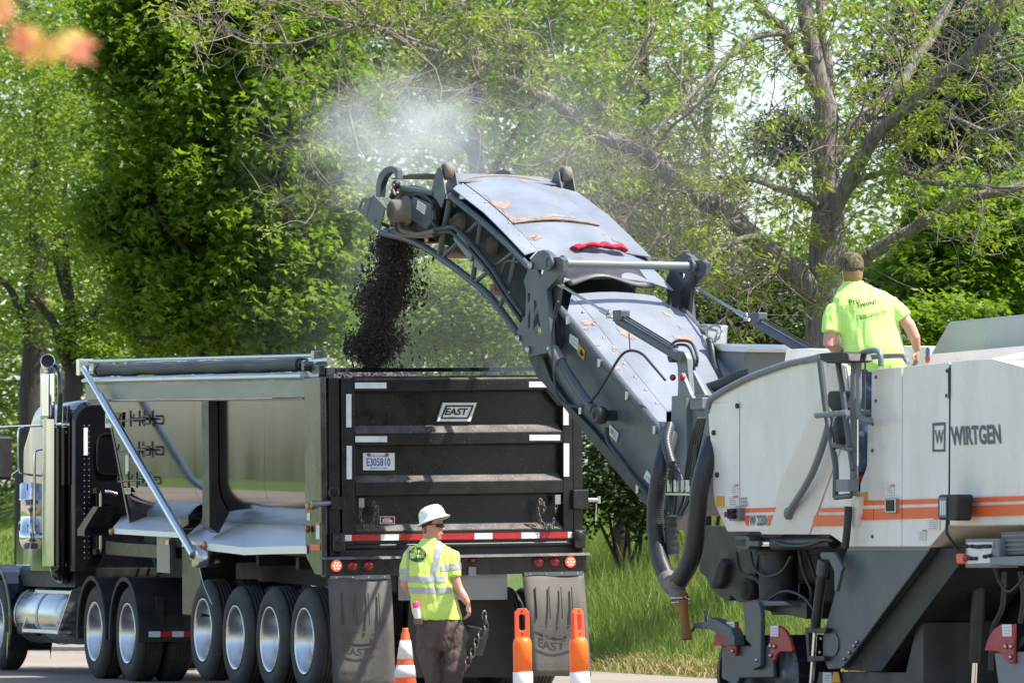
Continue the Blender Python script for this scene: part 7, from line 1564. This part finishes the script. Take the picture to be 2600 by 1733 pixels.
b_ = trim(shc, [(Vector(A(1030, 1444)), Vector((0, 0, 1))), (Vector(A(1030, 1458)), Vector((0, 0, -1))), (Vector(A(1036, 1440)), Vector((1, 0, 0)))]); puff(b_, .004); add_part('sleeve_band', b_, M['silver'], pw, base)
# printed emblem on the back: dark oval with light letters
m = MB(); P = []
for k in range(28):
    a = 2 * math.pi * k / 28; px, py = 1059 + 23 * math.cos(a), 1407 + 19 * math.sin(a); d = Vector(ray(px, py)).normalized(); h_ = bv.ray_cast(Vector(CAMP), d)[0] or Vector(A(px, py, -.12)); P.append(h_ - d * .004)
c0 = sum(P, Vector()) / 28; d = Vector(ray(1059, 1407)).normalized(); h_ = bv.ray_cast(Vector(CAMP), d)[0]; m.add([h_ - d * .005] + P, [(0, 1 + k, 1 + (k + 1) % 28) for k in range(28)]); em = add_part('shirt_emblem', m.mesh('shirt_emblem', None), pm('emblem_green', (.03, .075, .05), .7), pw, base)
print_on('emblem_text', 'TEN MILE', M['hivis'], em, base, bv, (1042, 1404), (1078, 1404), (1042, 1394), YW, .01, .012); print_on('emblem_text', 'Creek', M['hivis'], em, base, bv, (1043, 1417), (1079, 1414), (1043, 1403.5), YW, .02, .012)
# trousers
m = MB(); rings_chain(m, [(A(1115, 1558), .165, .115), (A(1116, 1572), .190, .138), (A(1119, 1590), .218, .158), (A(1121, 1615), .230, .165), (A(1121, 1640), .226, .155), (A(1121, 1652), .19, .13)], 28, .85)
for P_ in ([A(1092, 1630), A(1090, 1665, -.02), A(1099, 1700, -.03), A(1104, 1740, .0), A(1107, 1783, .04)], [A(1151, 1630), A(1154, 1665, -.04), A(1151, 1700, -.06), A(1148, 1740, -.02), A(1148, 1784, .02)]): m.tube(P_, [.115, .108, .095, .090, .090], 18)
tr_ = remeshed(m, .0085, 5, 'trousers'); folds(tr_, .015, 7, (1.3, 1, .7), 9); folds(tr_, .004, 16, (1.2, 1, .5), 2); add_part('trousers', tr_, M['pants'], pw, base)
m = MB(); foot(m, zf(A(1106, 1778, .03), 0), (.3, 1, 0)); m1 = m; bt_ = m.build('boot', M['boot'], pw)
m = MB(); foot(m, zf(A(1148, 1782, .02), 0), (.5, 1, 0)); m.build('boot', M['boot'], pw)
# hard hat (full brim), tipped back
f_ = Vector(face).normalized(); s_ = Vector((-f_.y, f_.x, 0)); tilt = rad(19); up_ = (Vector((0, 0, 1)) * math.cos(tilt) - f_ * math.sin(tilt)); fw = f_ * math.cos(tilt) + Vector((0, 0, 1)) * math.sin(tilt)
Hm = Matrix([[fw.x, s_.x, up_.x], [fw.y, s_.y, up_.y], [fw.z, s_.z, up_.z]])
class HF_: pass
hf = WorldFrame(); hf.R = np.array(Hm); hf.O = np.array(hc_) + np.array([-.004, 0, .058])
m = MB(); prof = [(.150, -.016), (.156, -.012), (.156, -.006), (.136, .006), (.124, .020), (.120, .055), (.108, .092), (.082, .118), (.045, .132), (.001, .137)]
R = []
for r, h_ in prof: R.append([(r * 1.02 * math.cos(a) + .008, r * .90 * math.sin(a), h_ + (.006 if abs(math.sin(a)) < .18 and .03 < h_ < .131 else 0)) for a in np.linspace(0, 2 * math.pi, 40, endpoint=False)])
R = [[(p[0] * .97, p[1] * .97, p[2] + .008) for p in R[0]], *R]
m.rings(R, True, False); hh = m.build('hard_hat', M['hat'], pw, hf)
m = MB(); m.tube([(-.085, y_, -.03 + .0 * y_) for y_ in np.linspace(-.06, .06, 6)], .014, 8); m.tube([(.02, -.085, -.02), (-.05, -.078, -.03), (-.085, -.055, -.03)], .010, 6); m.build('hat_band', M['mblack'], hh, hf)
hfr = WorldFrame(); hfr.R = np.array([[f_.x, s_.x, 0], [f_.y, s_.y, 0], [0, 0, 1]]); hfr.O = np.array(hc_)
m = MB(); V = []
for k in range(13):
    a = rad(-62 + 124 * k / 12); V += [(.016 + .092 * math.cos(a), .082 * math.sin(a), .027), (.016 + .092 * math.cos(a), .082 * math.sin(a), -.008 + .006 * abs(math.sin(a)))]
m.add(V, [(2 * k, 2 * k + 1, 2 * k + 3, 2 * k + 2) for k in range(12)], True); sg_ = m.build('sunglasses', M['lens'], pw, hfr); sm = sg_.modifiers.new('t', 'SOLIDIFY'); sm.thickness = .006
for sd_ in (-1, 1): m = MB(); m.tube([(.055, .076 * sd_, .02), (-.01, .080 * sd_, .018)], .004, 6); m.build('temple', M['lens'], sg_, hfr)
m = MB(); R = []
for h_, b0 in ((-.062, 1.0), (-.02, 1.03), (.03, 1.05), (.06, 1.05)): R.append([(-.002 - .098 * math.cos(a) * b0, .077 * math.sin(a) * b0, h_) for a in np.linspace(-1.05, 1.05, 16)])
V = [p for r in R for p in r]; m.add(V, [(i * 16 + j, i * 16 + j + 1, (i + 1) * 16 + j + 1, (i + 1) * 16 + j) for i in range(3) for j in range(15)], True); hr_ = m.build('hair', M['hair'], pw, hfr); hr_.modifiers.new('t', 'SOLIDIFY').thickness = .006
# paint can in the back pocket
cf = WorldFrame((0, 0, 0)); c0 = A(1060, 1556, -.175); c1 = A(1055, 1527, -.19)
m = MB(); m.cyl(A(1061, 1568, -.175), A(1057, 1541, -.185), .031, n=16); sc_ = thing('spray_can', 'white spray paint can with pink cap in the worker back pocket', 'spray can', WorldFrame(A(1061, 1568, -.175))); m.build('can', M['label'], sc_)
m = MB(); m.tube([A(1057, 1541, -.185), A(1055, 1528, -.19), A(1054.6, 1526, -.19)], [.032, .031, .024], 16); m.build('cap', M['pink'], sc_)
m = MB(); m.box(c0[0] - .038, c0[0] + .045, c0[1] - .03, c0[1] + .05, A(1060, 1586)[2], A(1060, 1568)[2]); m.build('pocket', M['pants'], pw, bev=.012)
# ---------------------------------------------------------------- operator on the machine
YO = MF.w((MF.side(2200, 1100, -.27)[0], -.27, 0))[1]
def B(px, py, dy=0.0): return at(px, py, YO + dy)
zp = MF.w((MF.side(2190, 1222, -.2)[0], -.2, z_pl))[2]
base = B(2200, 1200); base[2] = zp
po = thing('person', 'operator in bright yellow T-shirt and camouflage cap standing on the machine platform', 'person', WorldFrame(base))
hc_ = B(2162, 688, .10); face = (-.42, .9, 0)
m = MB(); head_mb(m, hc_, face, k=1.04)
rings_chain(m, [(B(2190, 760, .06), .18, .10), (B(2176, 735, .08), .14, .085), (B(2168, 722, .09), .075, .075), (B(2165, 706, .10), .070, .072), (B(2163, 695, .10), .066, .07)])
rings_chain(m, [(B(2215, 975), .19, .14), (B(2222, 930), .21, .155), (B(2216, 880), .22, .155), (B(2206, 820, .03), .215, .14), (B(2196, 770, .05), .20, .105)])
m.tube([B(2128, 782, .05), B(2112, 815, .02), B(2107, 872, -.02), B(2120, 882, .12), B(2140, 880, .28)], [.052, .055, .060, .050, .034], 14)
m.tube([B(2256, 775, .02), B(2284, 798, -.0), B(2308, 826, -.02), B(2323, 858, -.02), B(2328, 888, .0)], [.055, .055, .054, .046, .031], 14)
hand(m, B(2328, 888, .0), (-.05, .1, -1), (.6, 1, 0), 1.0, -.5); hand(m, B(2141, 880, .29), (.4, 1, 0), (0, 0, 1), .95, .7)
for hip, kn, an in ((B(2188, 985), B(2186, 1090, -.04), B(2190, 1195, .03)), (B(2240, 985), B(2232, 1090, -.04), B(2228, 1195, .03))): m.tube([hip, (hip + kn) / 2, kn, (kn + an) / 2, zf(an, zp + .09)], [.10, .09, .065, .06, .045], 12)
add_part('body', remeshed(m, .0065, 4, 'body'), M['skin'], po, base)
m = MB(); rings_chain(m, [(B(2230, 948), .230, .175), (B(2226, 925), .242, .185), (B(2216, 880), .248, .182), (B(2208, 835, .02), .252, .170), (B(2204, 800, .03), .262, .158), (B(2201, 776, .04), .285, .140), (B(2196, 756, .05), .262, .125), (B(2186, 740, .07), .205, .110), (B(2175, 728, .08), .135, .10), (B(2168, 718, .09), .088, .09), (B(2166, 712, .09), .082, .086)], 28, .88)
m.tube([B(2140, 772, .05), B(2120, 788, .04), B(2112, 812, .02), B(2109, 844, .0)], [.07, .08, .084, .084], 16); m.tube([B(2250, 772, .03), B(2272, 784, .01), B(2286, 798, .0), B(2295, 809, -.01)], [.07, .08, .082, .082], 16)
shirt = remeshed(m, .0075, 7, 'shirt'); folds(shirt, .013, 4.2, (1.5, 1, .45), 21); folds(shirt, .004, 14, (1.3, 1, .5), 17); bv = world_bvh(shirt); add_part('shirt', shirt, M['hivis2'], po, base)
for s, bl, br, tl_, bo in (('Pro', (2157, 775), (2184, 769), (2155, 761), .015), ('Sweep', (2176, 785), (2226, 772), (2174, 769), .015), ('1-800-SWEEPER', (2176, 814), (2253, 796), (2175, 802), .0)): print_on('shirt_print', s, M['ink'], po, base, bv, bl, br, tl_, YO, bo)
fi = pm('faded_print', (.30, .55, .10), .8)
for s, bl, br, tl_ in (('CONTRACTORS INC.', (2178, 791), (2238, 777), (2177, 787)),): print_on('shirt_print', s, fi, po, base, bv, bl, br, tl_, YO, 0)
m = MB(); rings_chain(m, [(B(2216, 930), .205, .15), (B(2214, 960), .215, .165), (B(2212, 995), .215, .165), (B(2212, 1020), .19, .14)], 26, .85)
for P_ in ([B(2188, 1000), B(2186, 1050, -.03), B(2186, 1100, -.04), B(2188, 1150, 0), B(2190, 1196, .02)], [B(2240, 1000), B(2236, 1050, -.03), B(2232, 1100, -.04), B(2229, 1150, 0), B(2228, 1196, .02)]): m.tube(P_, [.118, .112, .098, .092, .092], 16)
tr_ = remeshed(m, .0085, 5, 'jeans'); folds(tr_, .012, 8, (1, 1, .8), 5); add_part('jeans', tr_, M['jeans'], po, base)
for px in (2190, 2228): m = MB(); foot(m, zf(B(px, 1196, .02), zp), (-.2, 1, 0)); m.build('boot', M['bootred'], po)
f_ = Vector(face).normalized(); s_ = Vector((-f_.y, f_.x, 0)); hfr = WorldFrame(); hfr.R = np.array([[f_.x, s_.x, 0], [f_.y, s_.y, 0], [0, 0, 1]]); hfr.O = np.array(hc_)
m = MB(); R = []
for r, h_ in ((1.0, .012), (1.04, .03), (1.03, .06), (.95, .10), (.75, .132), (.42, .152), (.02, .158)): R.append([(-.004 + .108 * r * math.cos(a), .092 * r * math.sin(a), h_ * 1.0 - (.02 if math.cos(a) < -.3 and h_ < .04 else 0)) for a in np.linspace(0, 2 * math.pi, 32, endpoint=False)])
m.rings(R, True, False); cp = m.build('cap', M['camo'], po, hfr); cp.modifiers.new('t', 'SOLIDIFY').thickness = .004
m = MB(); V = []
for k in range(11):
    a = rad(-60 + 120 * k / 10); V += [(.09 * math.cos(a), .088 * math.sin(a), .022), (.05 + .135 * math.cos(a), .085 * math.sin(a), .002 - .02 * abs(math.sin(a)))]
m.add(V, [(2 * k, 2 * k + 1, 2 * k + 3, 2 * k + 2) for k in range(10)], True); bl_ = m.build('cap_bill', M['camo'], cp, hfr); bl_.modifiers.new('t', 'SOLIDIFY').thickness = .006
m = MB(); m.tube([(-.115 * math.cos(a), .098 * math.sin(a), .022) for a in np.linspace(-.75, .75, 9)], .008, 6); m.build('cap_strap', M['mblack'], cp, hfr)
m = MB(); R = []
for h_, b0 in ((-.085, .92), (-.05, 1.02), (0.0, 1.06), (.04, 1.07)): R.append([(-.006 - .102 * math.cos(a) * b0, .082 * math.sin(a) * b0, h_) for a in np.linspace(-1.5, 1.5, 18)])
V = [p for r in R for p in r]; m.add(V, [(i * 18 + j, i * 18 + j + 1, (i + 1) * 18 + j + 1, (i + 1) * 18 + j) for i in range(3) for j in range(17)], True); hr_ = m.build('hair', M['hair'], po, hfr); hr_.modifiers.new('t', 'SOLIDIFY').thickness = .008
# blue bottle lying by the elbow
m = MB(); m.cyl(B(2118, 890, .16), B(2140, 884, .20), .034, n=14); m.build('water_bottle', M['plateblue'], None); bo = bpy.data.objects['water_bottle']; tag(bo, 'small blue bottle on the console by the operator elbow', 'bottle')

# ================================================================== cone and channelizer posts
YK = 47.0; s_ = YK / FPX
c = at(1029, 1593, YK); hk = c[2]; kf = WorldFrame((c[0], c[1], 0)); zk = lambda y: at(1029, y, YK)[2]
tc_ = thing('traffic_cone', 'orange traffic cone with scuffed white collars beside the worker', 'traffic cone', kf)
rk = lambda z: .024 + (hk - z) * .148
m = MB(); m.lathe([(.001, hk), (.020, hk), (.024, hk - .01), (.022, hk - .022), (rk(hk - .04), hk - .04), (rk(.03), .03), (.001, .03)], (0, 0, 0), 2, 32); cb_ = m.build('cone_body', M['orangecone'], tc_, kf)
for y0, y1 in ((1624, 1672), (1687, 1718)):
    z0, z1 = zk(y1), zk(y0); m = MB(); m.lathe([(rk(z1) + .001, z1), (rk(z1) + .004, z1), (rk(z0) + .004, z0), (rk(z0) + .001, z0)], (0, 0, 0), 2, 32, closed=True); m.build('white_collar', M['sleeve'], tc_, kf)
m = MB(); m.box(-.19, .19, -.19, .19, 0, .03); m.build('cone_base', M['rubber'], tc_, kf, .01)
def channelizer(px, tilt_, rot, label):
    YP = 46.0; c = at(px, 1543, YP); zz = lambda y: at(px, y, YP)[2]; f = WorldFrame((c[0], c[1], 0))
    Rz = np.array([[math.cos(rot), -math.sin(rot), 0], [math.sin(rot), math.cos(rot), 0], [0, 0, 1]]); Rt = np.array([[1, 0, math.sin(tilt_)], [0, 1, 0], [-math.sin(tilt_), 0, math.cos(tilt_)]]); ft = WorldFrame((c[0] - math.sin(tilt_) * .95, c[1], 0)); ft.R = Rt @ Rz
    t = thing('channelizer_post', label, 'traffic post', WorldFrame((c[0] - math.sin(tilt_) * .95, c[1], 0)), 'orange and white channelizer posts')
    zt, zs, zb0, zb1 = zz(1543), zz(1618), zz(1628), zz(1704); w0 = .055
    out = [(-w0, zs - .02), (-w0, zt - .03), (-w0 + .025, zt), (w0 - .025, zt), (w0, zt - .03), (w0, zs - .02)]
    hol = [(-.024, zt - .155), (-.024, zt - .055), (-.012, zt - .045), (.012, zt - .045), (.024, zt - .055), (.024, zt - .155), (.012, zt - .165), (-.012, zt - .165)]
    m = MB(); m.prism(out, 1, -.017, .017, [hol]); h = m.build('handle', M['orangehead'], t, ft, .006)
    for z_ in (zt - .022, zs + .03): m = MB(); m.cyl((0, -.021, z_), (0, -.017, z_), .008, n=8); m.build('handle_hole', M['mblack'], h, ft)
    m = MB(); m.lathe([(.001, zs + .005), (.045, zs + .005), (.064, zs - .015), (.070, zb0 - .02), (.0705, zb1), (.001, zb1)], (0, 0, 0), 2, 28); m.build('post_body', M['orangepost'], t, ft)
    m = MB(); m.lathe([(.0705, zb1), (.074, zb1 - .004), (.075, zb1 - .15), (.0705, zb1 - .152)], (0, 0, 0), 2, 28); m.build('white_band', M['white'], t, ft)
    z2 = zb1 - .153; m = MB(); m.lathe([(.072, z2), (.073, z2 - .10)], (0, 0, 0), 2, 28); m.build('orange_band', M['orangepost'], t, ft)
    m = MB(); m.lathe([(.075, z2 - .101), (.076, z2 - .25)], (0, 0, 0), 2, 28); m.build('white_band', M['white'], t, ft)
    m = MB(); m.lathe([(.073, z2 - .251), (.075, .04)], (0, 0, 0), 2, 28); m.build('lower_body', M['orangepost'], t, ft)
    m = MB(); m.lathe([(.001, .045), (.12, .045), (.2, .02), (.21, 0), (.001, 0)], (0, 0, 0), 2, 8, smooth=False); m.build('rubber_base', M['rubber'], t)if False else m.build('rubber_base', M['rubber'], t, WorldFrame((c[0] - math.sin(tilt_) * .95, c[1], 0)))
channelizer(1325, rad(-1.0), rad(4), 'upright orange channelizer post with wide loop handle nearer the cone')
channelizer(1466, rad(-2.2), rad(48), 'leaning orange channelizer post turned sideways by the grass')

# ================================================================== blurred red leaves close to the camera
YF = 9.5; lf = thing('red_maple_twig', 'out of focus orange red leaves hanging at the upper corner', 'twig', WorldFrame(at(-150, -180, YF)))
def big_leaf(c, size, ang, tiltv):
    T, Fc = T_LOBE; n = Vector((tiltv, -1, .25)).normalized(); d = Vector((math.cos(ang), .2, math.sin(ang))).normalized(); d = (d - n * d.dot(n)).normalized(); x = d.cross(n)
    m = MB(); m.add([Vector(c) + size * (x * t[0] + d * t[1] + n * t[2]) for t in T], Fc); o = m.build('leaf', M[('redleaf', 'redleaf2', 'redleaf3')[len(lf.children) % 3]], lf)
for px, py, s, a, tv in ((95, 90, .058, rad(-110), .3), (80, 95, .05, rad(-170), -.2), (150, 85, .06, rad(-55), .2), (120, 95, .05, rad(-85), -.3), (185, 110, .05, rad(-48), .1), (100, 80, .045, rad(-140), .5), (2, -20, .05, rad(-100), .1), (-10, 20, .04, rad(-70), .3)): big_leaf(at(px, py, YF + tv * .1), s, a, tv)
m = MB(); m.tube(catmull([at(-150, -180, YF), at(-20, -90, YF), at(70, 20, YF), at(110, 88, YF)], 5), [.0022] * 16, 6); m.build('stem', M['barkdark'], lf)
m = MB(); m.tube([at(110, 88, YF), at(160, 90, YF), at(190, 112, YF)], .0015, 5); m.build('petiole', M['barkdark'], lf)

# ================================================================== dust in the air around the conveyor head
def dust(name, label, c, r, dens, seed, nscale, lo, hi, col=(.93, .95, .98)):
    m, nt, b = newmat(name + '_volume'); nt.nodes.remove(b)
    pv = nd(nt, 'ShaderNodeVolumePrincipled'); pv.inputs['Color'].default_value = (*col, 1); pv.inputs['Anisotropy'].default_value = .2
    tc = nd(nt, 'ShaderNodeTexCoord'); g = nd(nt, 'ShaderNodeTexGradient', gradient_type='SPHERICAL'); nt.links.new(tc.outputs['Object'], g.inputs[0])
    mp = nd(nt, 'ShaderNodeMapping'); mp.inputs['Scale'].default_value = tuple(r); mp.inputs['Location'].default_value = (seed, seed * 2, 0); nt.links.new(tc.outputs['Object'], mp.inputs[0])
    n = nd(nt, 'ShaderNodeTexNoise', Scale=nscale, Detail=4.0, Roughness=.6, Distortion=.6); nt.links.new(mp.outputs[0], n.inputs[0])
    rp = ramp(nt, n.outputs[0], [(lo, (0, 0, 0)), (hi, (1, 1, 1))])
    sq = nd(nt, 'ShaderNodeMath', operation='POWER'); sq.inputs[1].default_value = 1.4; nt.links.new(g.outputs['Fac'], sq.inputs[0])
    mu = nd(nt, 'ShaderNodeMath', operation='MULTIPLY'); nt.links.new(sq.outputs[0], mu.inputs[0]); nt.links.new(rp.outputs[0], mu.inputs[1])
    m2 = nd(nt, 'ShaderNodeMath', operation='MULTIPLY'); m2.inputs[1].default_value = dens; nt.links.new(mu.outputs[0], m2.inputs[0]); nt.links.new(m2.outputs[0], pv.inputs['Density'])
    nt.links.new(pv.outputs[0], nt.nodes['Material Output'].inputs['Volume'])
    q = MB(); q.ball((0, 0, 0), 1.0, n=24, m=16); me = q.mesh(name, m)
    o = link(name, me, None, Matrix.Translation(Vector(c)) @ Matrix.Diagonal((*r, 1)))
    return tag(o, label, 'dust', kind='stuff')
dust('dust_plume', 'white dust plume drifting up from the conveyor head', at(1030, 368, 61.8), (1.25, .8, .9), 2.3, 3.1, 1.7, .34, .68)
dust('dust_haze', 'thin dust haze spreading among the branches beside the plume', at(1330, 420, 65), (3.4, 1.6, 2.2), .20, 7.7, .8, .25, .75)
dust('dust_haze', 'thin dust veil behind the falling millings and the trailer', at(1230, 880, 65), (3.2, 1.4, 1.5), .13, 1.3, .8, .25, .75)
dust('stream_dust', 'thin brownish dust trailing around the falling millings', at(975, 780, 60.6), (.55, .42, 1.0), 1.8, 5.5, 3.0, .3, .7, (.72, .66, .61))
